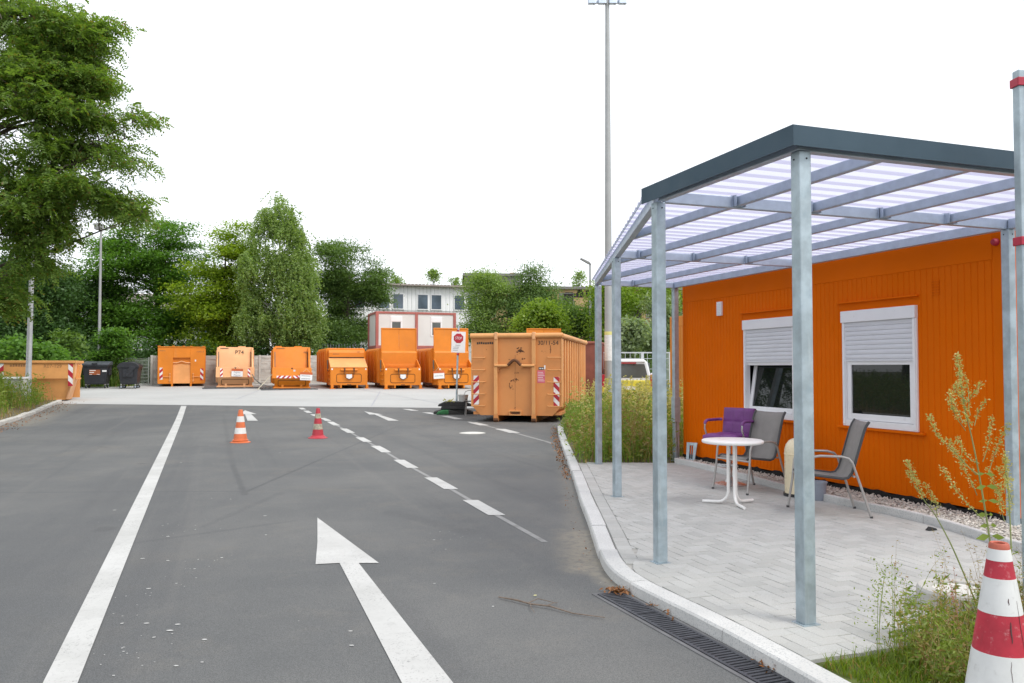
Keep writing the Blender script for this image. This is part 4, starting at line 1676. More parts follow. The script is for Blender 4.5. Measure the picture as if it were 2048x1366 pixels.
def press_body(root, w, y0, y1, h, mt):
    m = MB()
    hw = w / 2
    m.prism([(-hw, .30), (hw, .30), (hw, h - .10), (hw - .08, h), (-hw + .08, h), (-hw, h - .10)], 'y', y0, y1)
    m.build('body', mt, root, bevel=.03)
    for s in (-1, 1):
        for y in np.linspace(y0 + .15, y1 - .1, 5):
            MB().box(min(s * hw, s * (hw + .05)), max(s * hw, s * (hw + .05)), y - .06, y + .06, .32, h - .16).build('rib', mt, root, bevel=.015)
    for x in (-.48, .48):
        MB().box(x - .06, x + .06, -.1 + y0 * .3, y1 - .1, .02, .30).build('skid', mt, root, bevel=.01)
        MB().tube([(x - .1, y1 - .5, .11), (x + .1, y1 - .5, .11)], .11, 10).build('roller', M['rust'], root, smooth=True)


def open_press(label, loc, rz, mt, number, nx, nsize, plates, text_mt='stencil'):
    """press with a low sloping chute in front of a tall recessed back plate"""
    root = thing('waste_press', label, 'press', loc, rz, PG)
    w, h = 1.90, 2.27
    hw = w / 2
    press_body(root, w, 1.05, 5.2, h, mt)
    # back plate leaning away, with cheeks left and right
    m = MB()
    m.prism([(.62, 1.0), (.66, 1.0), (1.06, h - .01), (1.0, h - .01)], 'x', -hw + .06, hw - .10)
    m.build('back_plate', mt, root)
    for s in (-1, 1):
        m = MB()
        x0, x1 = (-hw - .001, -hw + .06) if s < 0 else (hw - .10, hw + .001)
        m.prism([(.12, .62), (1.05, .62), (1.05, h - .03), (.72, h - .02), (.55, 1.62), (.10, 1.14)], 'x', x0, x1)
        m.build('cheek', mt, root, bevel=.015)
        m = MB()
        xx = -hw + .085 if s < 0 else hw - .125
        m.tube([(xx, .5, 1.2), (xx, .93, 2.0)], .028, 8)
        m.build('lift_cylinder', M['rust'] if s > 0 else M['cable'], root, smooth=True)
    m = MB()
    m.prism([(0, .60), (.05, .60), (.16, 1.14), (.10, 1.16)], 'x', -hw - .05, hw + .05)
    fr = m.build('front_plate', mt, root, bevel=.015)
    m = MB()
    m.prism([(.03, .60), (.30, .12), (.36, .12), (.12, .62)], 'x', -hw + .06, hw - .06)
    m.build('lower_plate', mt, root, bevel=.01)
    m = MB()
    m.box(-hw + .1, hw - .1, .12, 1.0, .95, .99).build('chute_floor', mt, root)
    m = MB()
    m.tube([(-hw + .03, .24, .10), (hw - .03, .24, .10)], .045, 8)
    for s in (-1, 1):
        m.tube([(s * (hw - .03), .24, .10), (s * (hw - .03), .9, .10)], .045, 8)
    m.build('bumper', mt, root, smooth=True)
    # rounded outline of the service hatch on the sloping lower plate
    o = []
    for x, z in rrect(-.70, .70, .20, .50, .06):
        t = (z - .12) / .48
        o.append((x, .30 - .27 * t - .012, z))
    m = MB()
    m.tube(o, .013, 5, closed=True)
    m.build('hatch_outline', M['dark_line'], root, smooth=True)
    if plates == 'sides':
        for s in (-1, 1):
            p = warning_plate(root, -.065, .065, 0, .47, 0, 1 if s < 0 else -1, 2)
            p.location = (s * .71, -.012, .625)
            p.rotation_euler.x = R(-11)
    else:
        for x0, x1, ln in ((-.78, -.04, 1), (.04, .78, -1)):
            p = hatch_plate(root, x0, x1, 0, .13, 0, ln, .24)
            p.location = (0, -.010, .61)
            p.rotation_euler.x = R(-11)
    tt = text(number, nsize, M[text_mt], root, (nx, .95, 1.98))
    tt.location.y = .62 + .38 * (tt.location.z - 1.0) / 1.26 - .022
    tt.rotation_euler.x = R(90 - 17)
    sl_ = stencil(root, 0, 0, 0, 10, .055, M[text_mt])
    sl_.location = (-.78, .955, 2.17)
    m = MB()
    m.box(-.85, -.5, 1.2, 1.5, h, h + .05).box(.15, .55, 1.2, 1.5, h, h + .05)
    m.build('top_lug', mt, root, bevel=.01)
    m = MB()
    m.tube([(-hw - .10, 1.3, .35), (-hw - .10, 1.3, 1.1), (-hw - .02, 1.3, 1.15)], .02, 6)
    m.build('hose', M['cable'], root, smooth=True)
    m = MB()
    m.box(-.04, .04, .085, .11, 1.08, 1.16).build('latch', M['rust'], root)
    return root


p74 = open_press('pale orange waste press stencilled P74 with a sign reading Papier Pappe', (-15.05, 44.0, zg(44.0)), R(19.6), M['press_pale'], 'P74', .22, .31, 'sides')
p83 = open_press('orange waste press with horizontal striped plate and two white signs, right of the pale one', (-11.55, 42.5, zg(42.5)), R(17.5), M['press'], 'P83', .72, .13, 'low', 'stencil_worn')


def lid_press(label, loc, rz, lid_open, number=None, shade='press'):
    """press with a trough in front; lid closed over it or raised behind it"""
    mt = M[shade]
    root = thing('waste_press', label, 'press', loc, rz, PG)
    w = 1.98
    hw = w / 2
    press_body(root, 2.16, 1.35, 5.6, 2.22, mt)
    # shoulder box above the trough
    m = MB()
    m.prism([(.95, .95), (1.35, .95), (1.35, 2.12), (1.08, 2.12), (.95, 1.98)], 'x', -hw + .02, hw - .02)
    m.build('shoulder', mt, root, bevel=.03)
    m = MB()
    m.box(-hw, hw, 0, .05, .20, 1.15)
    m.build('front_plate', mt, root, bevel=.012)
    for s in (-1, 1):
        m = MB()
        x0, x1 = (-hw, -hw + .05) if s < 0 else (hw - .05, hw)
        m.prism([(.05, .20), (1.35, .20), (1.35, 1.7), (.95, 1.62), (.05, 1.151)], 'x', x0, x1)
        m.build('cheek', mt, root, bevel=.012)
        m = MB()
        for z in (.45, .72, .98):
            m.box(min(s * hw, s * (hw + .05)), max(s * hw, s * (hw + .05)), .18, 1.1, z, z + .10)
        m.build('side_rail', mt, root, bevel=.02)
        m = MB()
        m.tube([(s * (hw + .03), .88, .95), (s * (hw + .03), .98, 1.55)], .035, 8)
        m.build('lift_cylinder', M['cable'], root, smooth=True)
    m = MB()
    m.prism([(.05, .62), (.95, .95), (.95, .99), (.05, .66)], 'x', -hw + .05, hw - .05).build('trough_floor', mt, root)
    o = [(x, -.006, z) for x, z in rrect(-.66, .66, .34, .80, .09)]
    MB().tube(o, .013, 5, closed=True).build('hatch_outline', M['dark_line'], root, smooth=True)
    # yoke with two hanging bars and the white plate between them
    m = MB()
    m.tube([(-.44, -.06, 1.02), (.44, -.06, 1.02)], .055, 8)
    m.build('yoke_bar', mt, root, smooth=True)
    for s in (-1, 1):
        m = MB()
        m.tube([(s * .25, -.10, 1.10), (s * .25, -.12, .9), (s * .22, -.09, .62), (0, -.07, .50)], .02, 6)
        m.box(s * .25 - .04, s * .25 + .04, -.12, -.04, .95, 1.12)
        m.build('yoke_arm', M['rust'], root, smooth=True)
    MB().prism([(-.15, .58), (.0, .53), (.15, .58), (.15, .78), (-.15, .78)], 'y', -.065, -.05).build('white_plate', M['sign_white'], root)
    for x in (-hw + .10, hw - .02):
        m = MB()
        m.box(x - .07, x + .07, -.02, .18, .03, .22).box(x - .14, x + .16, -.10, .22, .0, .03)
        m.build('foot', mt, root, bevel=.012)
    for x in (-.42, .44):
        MB().box(x - .035, x + .035, .0, .08, .05, .21).build('support', mt, root)
    MB().box(-.1, .12, -.012, 0, .215, .25).build('type_plate', M['rust'], root)
    if number:
        text(number, .12, M['stencil_worn'], root, (.62, 1.055, 2.02), (R(90 - 0), 0, 0)).location.y = .945
        root_l = stencil(root, -.75, 1.86, .948, 9, .05, M['stencil_worn'])
    if lid_open:
        lid = MB()
        lid.box(-.93, -.005, 0, .05, 0, 1.92).box(.005, .93, 0, .05, 0, 1.92)
        lo = lid.build('lid', M['press'], root, loc=(0, .98, 1.34), bevel=.008)
        lo.rotation_euler.x = R(-3.5)
        f = MB()
        f.box(-.98, -.93, -.03, .08, 0, 1.98).box(.93, .98, -.03, .08, 0, 1.98).box(-.93, .93, -.03, .08, 1.92, 1.98).box(-.98, .98, -.06, .06, -.10, -.0)
        f.build('lid_frame', M['press'], lo, bevel=.008)
        MB().box(-.95, .95, .86, .95, 1.18, 1.24).build('hinge_bar', mt, root, bevel=.01)
    else:
        m = MB()
        m.prism([(-.02, 1.14), (-.02, 1.18), (.93, 1.66), (.95, 1.62)], 'x', -hw + .0, hw - .0)
        m.build('lid', M['press_faded'], root, bevel=.015)
        MB().box(-hw + .05, hw - .05, .925, .948, 1.66, 1.72).build('hinge_gap', M['dark_line'], root)
    for s in (-1, 1):
        MB().box(s * .9 - .04, s * .9 + .04, -.006, 0, 1.02, 1.10).build('reflector', M['sign_white'], root)
    return root


lid_press('orange waste press with its sloping lid shut, left of the two with raised lids', (-8.78, 43.6, zg(43.6)), R(19.6), False, '158')
lid_press('orange waste press with its big lid raised, left of the stop sign', (-5.84, 43.3, zg(43.3)), R(19.6), True)
lid_press('orange waste press with raised lid directly behind the stop sign', (-2.99, 43.4, zg(43.4)), R(19.6), True)
lid_press('orange waste press hidden behind the big container, only the raised lid top showing', (1.95, 44.0, zg(44)), R(9), True)

# closed orange container with the hook recess
hc = thing('hook_container', 'closed deep orange container with hook recess, leftmost of the row of presses', 'container', (-18.95, 46.4, zg(46.4)), R(21.5))
w, h = 2.52, 2.26
hw = w / 2
m = MB()
m.box(-hw, -.46, 0, .12, .16, h - .02).box(.46, hw, 0, .12, .16, h - .02).box(-.46, .46, 0, .12, 1.65, h - .02)
m.build('front_wall', M['press'], hc, bevel=.012)
m = MB()
m.box(-hw + .03, hw - .03, .12, 5.2, .2, h - .03)
m.build('body', M['press'], hc, bevel=.02)
for s in (-1, 1):
    for k in range(7):
        MB().box(min(s * (hw - .03), s * (hw + .03)), max(s * (hw - .03), s * (hw + .03)), .4 + k * .7, .52 + k * .7, .25, h - .1).build('rib', M['press'], hc, bevel=.01)
m = MB()
m.prism([(.115, .18), (.03, .18), (.10, 1.30), (.118, 1.30)], 'x', -.455, .455)
m.build('recess_plate', M['press_faded'], hc)
m = MB()
m.box(-hw - .02, hw + .02, -.03, 5.2, h - .02, h + .03)
for x in (-hw + .06, -.45, .1, .5, hw - .1):
    m.box(x - .07, x + .07, -.05, .1, h + .0305, h + .07)
m.build('lid', M['press'], hc, bevel=.01)
hk = []
for k in range(15):
    t = -1 + 2 * k / 14
    hk.append((t * .455, .05, 1.36 + .09 * max(0, 1 - abs(t) / .55)))
MB().tube(hk, .03, 8).build('hook_bar', M['press_pale'], hc, smooth=True)
warning_plate(hc, -1.16, -1.0, .40, 1.08, -.002, 1, 2)
warning_plate(hc, 1.0, 1.16, .36, 1.04, -.002, -1, 2)
text('10/01-4', .13, M['stencil_worn'], hc, (.98, -.003, 2.0))
stencil(hc, -1.18, 2.02, -.001, 9, .045, M['stencil_worn'])
MB().box(.70, .77, -.004, 0, 1.44, 1.54).build('sticker', M['sign_white'], hc)
for s in (-1, 1):
    m = MB()
    m.tube([(s * .62, -.04, .25), (s * .62, -.04, .78)], .022, 6)
    m.tube([(s * .62, -.04, .56), (s * .98, -.04, .56)], .018, 6)
    for z in (.36, .56, .74):
        m.box(s * .62 - .045, s * .62 + .045, -.055, 0, z - .03, z + .03)
    m.build('door_latch', M['press_faded'], hc)
    MB().box(s * .5 - .05, s * .5 + .05, -.06, 5.0, 0, .18).build('skid', M['press'], hc, bevel=.01)

# drip mats below the two open presses
for (x, y, ww, lab) in ((-15.25, 44.1, 3.0, 'flat dark steel drip mat under the pale press marked P74'), (-11.75, 42.7, 2.85, 'flat dark steel drip mat under the orange press with horizontal stripes')):
    g = thing('drip_mat', lab, 'mat', (x, y, zg(y) + .012), R(19), 'steel mats under the presses')
    MB().box(-ww / 2, ww / 2, -.55, 2.6, -.02, .025).build('plate', M['grate'], g, bevel=.005)
    MB().box(-ww / 2, ww / 2, -.57, -.555, -.02, .05).box(-ww / 2, ww / 2, 2.605, 2.62, -.02, .06).build('lip', M['grate_frame'], g)


def hung_sign(label, loc, rz, w, h, lines, roll=0, header=True, cords=False):
    root = thing('hanging_sign', label, 'sign', loc, rz, 'white signs hung on the presses')
    root.rotation_euler.y = roll
    MB().box(-w / 2, w / 2, 0, .006, -h, 0).build('board', M['sign_white'], root)
    if header:
        MB().box(-w / 2 - .005, w / 2 + .005, -.006, .012, -.005, .12).build('header', M['sign_orange'], root)
    k = len(lines)
    for i, (tx, sz) in enumerate(lines):
        z = -h * (i + .5) / k
        if tx:
            text(tx, sz, M['print_grey'], root, (0, -.002, z))
        else:
            stencil(root, -w * .4, z - sz / 2, -.001, int(w * .8 / (sz * .78)), sz, M['print_grey'])
    m = MB()
    for s in (-1, 1):
        m.tube([(s * w * .3, .0, .11 if header else 0), (0, .01, .30)], .006, 4)
    m.build('cord', M['rope'], root)
    return root


P = Vector((-15.05, 44.0, zg(44)))
dx, dy = Vector((math.cos(R(19.6)), math.sin(R(19.6)), 0)), Vector((-math.sin(R(19.6)), math.cos(R(19.6)), 0))
hung_sign('white sign reading Papier Pappe hung on the pale press', P + dx * .10 + dy * -.05 + Vector((0, 0, .95)), R(19.6), .58, .30, [('Papier', .145), ('Pappe', .145)], R(2))
P = Vector((-11.55, 42.5, zg(42.5)))
dx, dy = Vector((math.cos(R(17.5)), math.sin(R(17.5)), 0)), Vector((-math.sin(R(17.5)), math.cos(R(17.5)), 0))
hung_sign('white two line sign with orange top hung at the right of the striped plate', P + dx * .72 + dy * -.06 + Vector((0, 0, .80)), R(17.5), .62, .30, [(None, .05), (None, .06)], R(2.5))
s_ = thing('notice', 'small square white notice on the front plate of the press right of P74', 'sign', P + dx * .12 + dy * .055 + Vector((0, 0, .90)), R(17.5))
MB().box(-.15, .15, 0, .006, 0, .23).build('board', M['sign_white'], s_).rotation_euler.x = R(-10)
MB().box(-.05, .05, -.002, .0, .06, .15).build('pictogram', M['bucket_grey'], s_).rotation_euler.x = R(-10)
P = Vector((-2.99, 43.4, zg(43.4)))
dx, dy = Vector((math.cos(R(19.6)), math.sin(R(19.6)), 0)), Vector((-math.sin(R(19.6)), math.cos(R(19.6)), 0))
hung_sign('white tilted one line sign hung on the press behind the stop sign', P - dx * .98 + dy * -.08 + Vector((0, 0, .86)), R(19.6), .58, .30, [(None, .05)], R(-3), header=True)
# cables and a rope on the ground between two presses
for i in range(3):
    pts = []
    a, b_ = Vector((-14.1, 43.9, zg(44) + .75)), Vector((-12.3 + .3 * i, 42.35, zg(42.4) + .03))
    for k in range(11):
        t = k / 10
        p = a.lerp(b_, t)
        p.z = a.z + (b_.z - a.z) * min(1, t * 1.5) ** .55 + .02 * math.sin(9 * t + i)
        p.z = max(p.z, zg(p.y) + .02)
        p.y += .06 * math.sin(7 * t + 2 * i)
        pts.append(p)
    tag(MB().tube(pts, .016, 5).build('cable', M['cable'], smooth=True), ['dark hose drooping from the pale press, nearest to it', 'dark hose drooping between the pale press and the rope, middle of three', 'dark hose drooping from the pale press farthest towards the rope'][i], 'hose', 'hoses between the presses')
tag(MB().tube([(-12.55, 42.5, zg(42.5) + .85), (-12.9, 42.25, zg(42.4) + .42), (-13.2, 42.0, zg(42) + .03)], .022, 5).build('rope', M['rope'], smooth=True),
    'pale rope slanting from the striped orange press to the ground', 'rope')

# ------------------------------------------------------------------ skip at the left
sk = thing('skip', 'faded orange open skip with sloping ends and striped corner plates behind the left verge', 'skip', (-17.75, 32.85, zg(32.6)), R(19.6))
# local x from -len to 0 along the long side (right end at 0), y depth
L2, W2, H2 = 2.74, 1.75, 1.55
m = MB()
yt, yb = 0, .32
m.prism([(-L2, H2), (0, H2), (-.02, .92), (-L2 + .02, .92)], 'y', 0, .04)
m.build('upper_side', M['skip'], sk, bevel=.01)
m = MB()
m.add([(-L2 + .1, .10, .93), (-.05, .10, .93), (-.30, .36, .10), (-L2 + .35, .36, .10), (-L2 + .1, .14, .93), (-.05, .14, .93), (-.30, .40, .10), (-L2 + .35, .40, .10)],
      [(0, 1, 2, 3), (7, 6, 5, 4), (0, 4, 5, 1), (1, 5, 6, 2), (2, 6, 7, 3), (3, 7, 4, 0)])
m.build('lower_side', M['skip'], sk)
m = MB()
m.add([(0, 0, H2), (0, W2, H2), (-.30, W2 - .36, .08), (-.30, .30, .08), (-.05, 0.0, .92), (-.06, .04, H2), (-.06, W2, H2), (-.36, W2 - .36, .08), (-.36, .30, .08)],
      [(0, 1, 2, 3, 4), (5, 8, 7, 6), (0, 5, 6, 1), (1, 6, 7, 2), (2, 7, 8, 3), (3, 8, 5, 0, 4)])
m.build('end_wall', M['press_pale'], sk)
m = MB()
m.box(-L2, -.06, W2 - .04, W2, .1, H2).box(-L2, -L2 + .05, .05, W2, .1, H2).box(-L2 + .3, -.3, .36, W2 - .36, .06, .12)
m.build('far_side', M['skip'], sk)
m = MB()
m.box(-L2 - .06, .06, -.06, .05, H2, H2 + .10).box(-L2 - .06, .06, W2 - .05, W2 + .06, H2, H2 + .10).box(-.05, .059, .05, W2 - .05, H2 + .001, H2 + .099).box(-L2 - .059, -L2 + .05, .05, W2 - .05, H2 + .001, H2 + .099)
m.build('rim', M['skip'], sk, bevel=.015)
for y in (.65, 1.15):
    MB().prism([(.0, H2 - .02), (.10, H2 - .1), (.02, .95), (-.08, .95)], 'y', y - .05, y + .05).build('lifting_bar', M['skip'], sk, bevel=.01)
MB().box(-.06, .05, .55, 1.25, .88, .95).build('lifting_ledge', M['skip'], sk, bevel=.01)
for s, x0 in ((-1, -.24), (1, -L2 + .06)):
    warning_plate(sk, x0, x0 + .17, .62, H2 - .02, -.006, s, 2)
text('R07-129', .19, M['stencil_worn'], sk, (-.80, -.003, 1.42))
stencil(sk, -2.3, 1.40, -.001, 6, .11, M['stencil_worn'])
sk2 = copy_tree(sk)
sk2.location = (-22.1, 32.5, zg(32))
sk2['label'] = 'second orange skip cut by the left picture edge, behind the electrical cabinet'

# ------------------------------------------------------------------ black wheelie bins
def bin_body(root, w, d, z0, z1):
    m = MB()
    a, b_ = .80, .98
    m.add([(-w / 2 * a, d * .08, z0), (w / 2 * a, d * .08, z0), (w / 2 * a, d * .9, z0), (-w / 2 * a, d * .9, z0),
           (-w / 2 * b_, 0, z1), (w / 2 * b_, 0, z1), (w / 2 * b_, d, z1), (-w / 2 * b_, d, z1)],
          [(3, 2, 1, 0), (4, 5, 6, 7), (0, 1, 5, 4), (1, 2, 6, 5), (2, 3, 7, 6), (3, 0, 4, 7)])
    m.build('body', M['bin_black'], root, bevel=.05)
    m = MB()
    m.box(-w / 2, w / 2, -.03, d + .03, z1 - .06, z1 + .03).build('rim', M['bin_black'], root, bevel=.02)
    for x in (-w * .36, w * .36):
        for y in (d * .15, d * .85):
            wl_ = MB()
            wl_.tube([(x - .03, y, .095), (x + .03, y, .095)], .095, 14)
            wh_ = wl_.build('wheel', M['rubber'], root, smooth=True)
            MB().tube([(x - .033, y, .095), (x + .033, y, .095)], .045, 10).build('hub', M['galv_light'], wh_, smooth=True)
            MB().box(x - .05, x + .05, y - .03, y + .03, .17, z0 + .03).build('castor', M['steel'], root)
    for s in (-1, 1):
        m = MB()
        m.tube([(s * w * .5, d * .5, z1 - .22), (s * (w * .5 + .07), d * .5, z1 - .22)], .04, 8)
        m.box(min(s * w * .47, s * w * .52), max(s * w * .47, s * w * .52), d * .25, d * .75, z1 - .5, z1 - .07)
        m.build('trunnion', M['bin_black'], root, smooth=True)


b1 = thing('wheelie_bin', 'black four wheeled bin with flat grey lid and orange sticker, beside the skip', 'bin', (-22.62, 43.9, zg(44)), R(15))
bin_body(b1, 1.30, 1.0, .22, 1.22)
m = MB()
m.prism([(-.06, 1.24), (1.02, 1.28), (1.02, 1.46), (.80, 1.48), (-.06, 1.34)], 'x', -.68, .68)
m.build('lid', M['bin_lid'], b1, bevel=.03)
MB().box(-.16, .12, -.10, -.055, 1.30, 1.38).build('lid_handle', M['bin_black'], b1, bevel=.01)
o = MB().box(-.30, .25, -.004, 0, .74, 1.02).build('sticker', M['sticker_orange'], b1, loc=(0, .012, 0))
MB().box(-.28, .02, -.008, -.0041, .96, .995).box(-.28, -.06, -.008, -.0041, .85, .89).box(-.28, -.15, -.008, -.0041, .755, .775).box(.08, .23, -.008, -.0041, .755, .775).build('printed_line', M['sign_white'], o)
MB().box(.34, .56, .008, .012, .90, 1.0).build('label', M['sign_white'], b1)
b2 = thing('wheelie_bin', 'black four wheeled bin with domed lid, left of the mesh fence end', 'bin', (-20.3, 44.15, zg(44)), R(105))
bin_body(b2, 1.15, 1.0, .22, 1.14)
m = MB()
prof = [(.5 + .56 * math.cos(a), 1.15 + .30 * math.sin(a)) for a in np.linspace(math.pi, 0, 13)]
m.prism(prof, 'x', -.61, .61)
m.build('lid', M['bin_black'], b2, bevel=.02, smooth=True)
for s in (-1, 1):
    m = MB()
    m.prism([(.1, 1.16), (.42, 1.22), (.62, .72), (.52, .64)], 'x', min(s * .585, s * .625), max(s * .585, s * .625))
    m.build('lid_arm', M['bin_black'], b2, bevel=.01)

# ------------------------------------------------------------------ stop sign on its weighted foot, bucket, chair
ss = thing('stop_sign', 'white notice board with red STOP octagon on a steel pole with black rubber foot', 'sign', (-1.83, 26.3, zg(26.3)), R(3))
MB().tube([(.03, 0, .25), (.04, 0, 1.0), (.09, 0, 2.86)], .033, 10).build('pole', M['galv'], ss, smooth=True)
m = MB()
m.prism([(-.42, 0), (.42, 0), (.40, .09), (-.40, .09)], 'y', -.42, .42)
m.build('foot', M['rubber'], ss, loc=(-.05, 0, .155), bevel=.015)
m = MB()
m.prism([(-.66, .0), (.62, .0), (.62, .06), (.3, .15), (-.3, .15), (-.66, .06)], 'y', -.36, .36)
m.build('foot', M['rubber'], ss, loc=(-.04, 0, .01), bevel=.015)
m = MB()
m.prism([(-.54, .0), (.54, .0), (.54, .05), (.32, .15), (-.32, .15), (-.54, .05)], 'y', -.30, .30)
m.build('foot', M['rubber'], ss, loc=(-.02, .01, .246), bevel=.015)
bd = MB().box(-.225, .225, -.004, .004, 0, .68).build('board', M['sign_white'], ss, loc=(.075, -.045, 1.98), bevel=.003)
bd.rotation_euler.y = R(2)
oc = MB()
oc.prism([(.165 * math.cos(R(22.5 + 45 * k)), .165 * math.sin(R(22.5 + 45 * k))) for k in range(8)], 'y', -.010, -.0042)
oc.build('octagon', M['red'], bd, loc=(0, 0, .465))
text('STOP', .125, M['sign_white'], bd, (0, -.0125, .465), sx=.72)
text('Einfahrt', .052, M['print_grey'], bd, (-.01, -.006, .235))
for k, z in enumerate((.165, .115, .06)):
    stencil(bd, -.17, z, -.0045, 11 - 2 * (k == 2), .022, M['print_grey'])
for z in (1.93, 2.69):
    MB().box(.03, .11, -.055, .05, z - .03, z + .03).build('clamp', M['clamp_red'], ss, bevel=.008)
gb = thing('sandbag', 'green and black sandbag lying on the lower foot plate of the stop sign', 'bag', (-2.12, 25.83, zg(25.9)), R(6))
m = MB()
for k, (ang) in enumerate(range(0, 1)):
    pass
bag = [(-.30, .0), (-.24, .10), (-.08, .15), (.12, .15), (.27, .10), (.33, .0)]
m.prism(bag, 'y', -.08, .14)
m.build('bag', M['green_bag'], gb, bevel=.04)
MB().prism([(.08, .0), (.08, .155), (.30, .11), (.62, .0)], 'y', -.082, .13).build('black_half', M['rubber'], gb, bevel=.02)
fl = thing('litter', 'small heap of pale crumpled paper on the rubber foot of the stop sign', 'litter', (-2.02, 26.1, zg(26.1) + .40))
rg = np.random.default_rng(9)
Q = []
for k in range(40):
    c = rg.normal(0, .055, 3) * [1, 1, .5]
    a, b_ = rg.normal(0, .035, 3), rg.normal(0, .035, 3)
    Q.append([c, c + a, c + a + b_, c + b_])
quads_mesh('paper', Q, M['seed'], fl)
bu = thing('bucket', 'light grey plastic bucket standing on the foot of the stop sign', 'bucket', (-1.58, 26.2, zg(26.2) + .26))
MB().lathe([(.125, 0), (.16, .33), (.168, .33), (.168, .36), (.158, .36), (.15, .33), (.118, .02)], 20).build('pail', M['bucket_grey'], bu, smooth=True)
MB().box(.06, .14, -.165, -.15, .20, .235).build('handle_lug', M['cable'], bu)
ch0 = thing('folding_stool', 'small tubular chair frame with dark seat between stop sign and big container', 'chair', (-1.30, 25.55, zg(25.5)), R(12))
for x, y in ((-.14, -.10), (.16, -.08), (-.12, .22), (.18, .22)):
    MB().tube([(x * 1.25, y * 1.2, 0), (x, y, .44)], .011, 6).build('leg', M['chair_steel'], ch0, smooth=True)
MB().box(-.19, .21, -.13, .25, .43, .46).build('seat', M['black_plastic'], ch0, bevel=.01)
MB().tube([(-.16, .23, .45), (-.17, .26, .66), (-.13, .27, .74), (-.04, .275, .78), (.1, .275, .78), (.19, .27, .72), (.20, .24, .45)], .012, 6).build('back_frame', M['chair_steel'], ch0, smooth=True)

# ------------------------------------------------------------------ traffic cones
def cone(label, loc, bands, h, r0, r1, base_r, base_mt, rz=0, square=True, group='traffic cones'):
    root = thing('traffic_cone', label, 'traffic cone', loc, rz, group)
    m = MB()
    if square:
        m.prism(rrect(-base_r, base_r, -base_r, base_r, base_r * .3), 'z', 0, .028)
        m.lathe([(base_r * .86, .028), (r0 * 1.14, .05), (r0 * 1.03, .075)], 28)
    else:
        m.lathe([(base_r, 0), (base_r, .016), (base_r * .78, .032), (base_r * .72, .05), (r0 * 1.2, .055), (r0 * 1.03, .07)], 28)
    m.build('base', base_mt, root, smooth=True, bevel=0)
    z = .07
    nb_ = len(bands)
    for mt_, z0, z1 in bands:
        ra, rb_ = r0 + (r1 - r0) * (z0 - .07) / (h - .07), r0 + (r1 - r0) * (z1 - .07) / (h - .07)
        e = .0015 if 'white' in mt_.name or 'band' in mt_.name else 0
        prof = [(ra + e, z0), (rb_ + e, z1)]
        if z1 >= h - .001:
            prof = [(ra, z0), (rb_, z1 - .012), (rb_ * .88, z1), (rb_ * .5, z1 - .003), (rb_ * .45, z1 - .04)]
        MB().lathe(prof, 28).build('band', mt_, root, smooth=True)
    return root


O_, Wt, Rd, Dy = M['cone_orange'], M['cone_white'], M['cone_red'], M['cone_dirty']
cone('orange and white striped traffic cone with pale foot on the left of the lane', (-5.60, 16.72, 0),
     [(O_, .07, .19), (Wt, .19, .31), (O_, .31, .43), (Wt, .43, .545), (O_, .545, .68)], .68, .138, .042, .205, M['cone_orange'], R(8), False)
cone('dull red traffic cone with dirty grey bands standing on the lane line', (-4.25, 17.75, 0),
     [(Rd, .07, .20), (Dy, .20, .32), (Rd, .32, .44), (Dy, .44, .545), (Rd, .545, .66)], .66, .125, .038, .215, M['cone_red'], R(20), False)
bc = thing('traffic_cone', 'large battered red and white traffic cone in the weeds at the right front corner', 'traffic cone', (2.015, 3.37, .065), R(15), 'traffic cones')
BR, BW_ = M['big_red'], M['big_white']
h = .762
r0, r1 = .150, .036


def rad(z):
    return r0 + (r1 - r0) * (z - .05) / (h - .05)


m = MB()
m.prism(rrect(-.22, .22, -.22, .22, .05), 'z', 0, .03)
m.build('base', M['rubber'], bc, bevel=.006)
MB().lathe([(.19, .03), (.17, .045), (rad(.05), .06)], 40).build('collar', BR, bc, smooth=True)
for mt_, z0, z1 in ((BR, .06, .14), (BW_, .14, .325), (BR, .325, .482), (BW_, .482, .622), (BR, .622, .692), (BW_, .692, .738), (M['cone_tip'], .738, h)):
    e = .001 if mt_ is BW_ else 0
    if z1 == h:
        pr = [(rad(z0), z0), (rad(z1) + .0015, z1 - .006), (rad(z1) * .9, z1), (rad(z1) * .62, z1 - .002), (rad(z1) * .55, z1 - .05)]
    else:
        n_ = 6
        pr = [(rad(z0 + (z1 - z0) * i / n_) + e, z0 + (z1 - z0) * i / n_) for i in range(n_ + 1)]
    MB().lathe(pr, 48).build('band', mt_, bc, smooth=True)
rr = random.Random(12)


def crack(a_deg, z0, z1, wob, wd, mt_='crack'):
    pts = []
    for k in range(9):
        z = z0 + (z1 - z0) * k / 8
        a = R(a_deg) + rr.uniform(-wob, wob) + wob * math.sin(k)
        r_ = rad(z) + .0012
        pts.append((r_ * math.cos(a), r_ * math.sin(a), z))
    MB().tube(pts, [wd * (.3 + .7 * math.sin(math.pi * (k + .4) / 9.5)) for k in range(9)], 5).build('crack', M[mt_], bc)


for a, z0, z1, wb_, wd in ((-112, .38, .46, .006, .0028), (-84, .32, .54, .005, .0010), (-118, .22, .31, .01, .0012), (-112, .525, .55, .008, .0022), (-82, .14, .29, .005, .0008)):
    crack(a, z0, z1, wb_, wd)

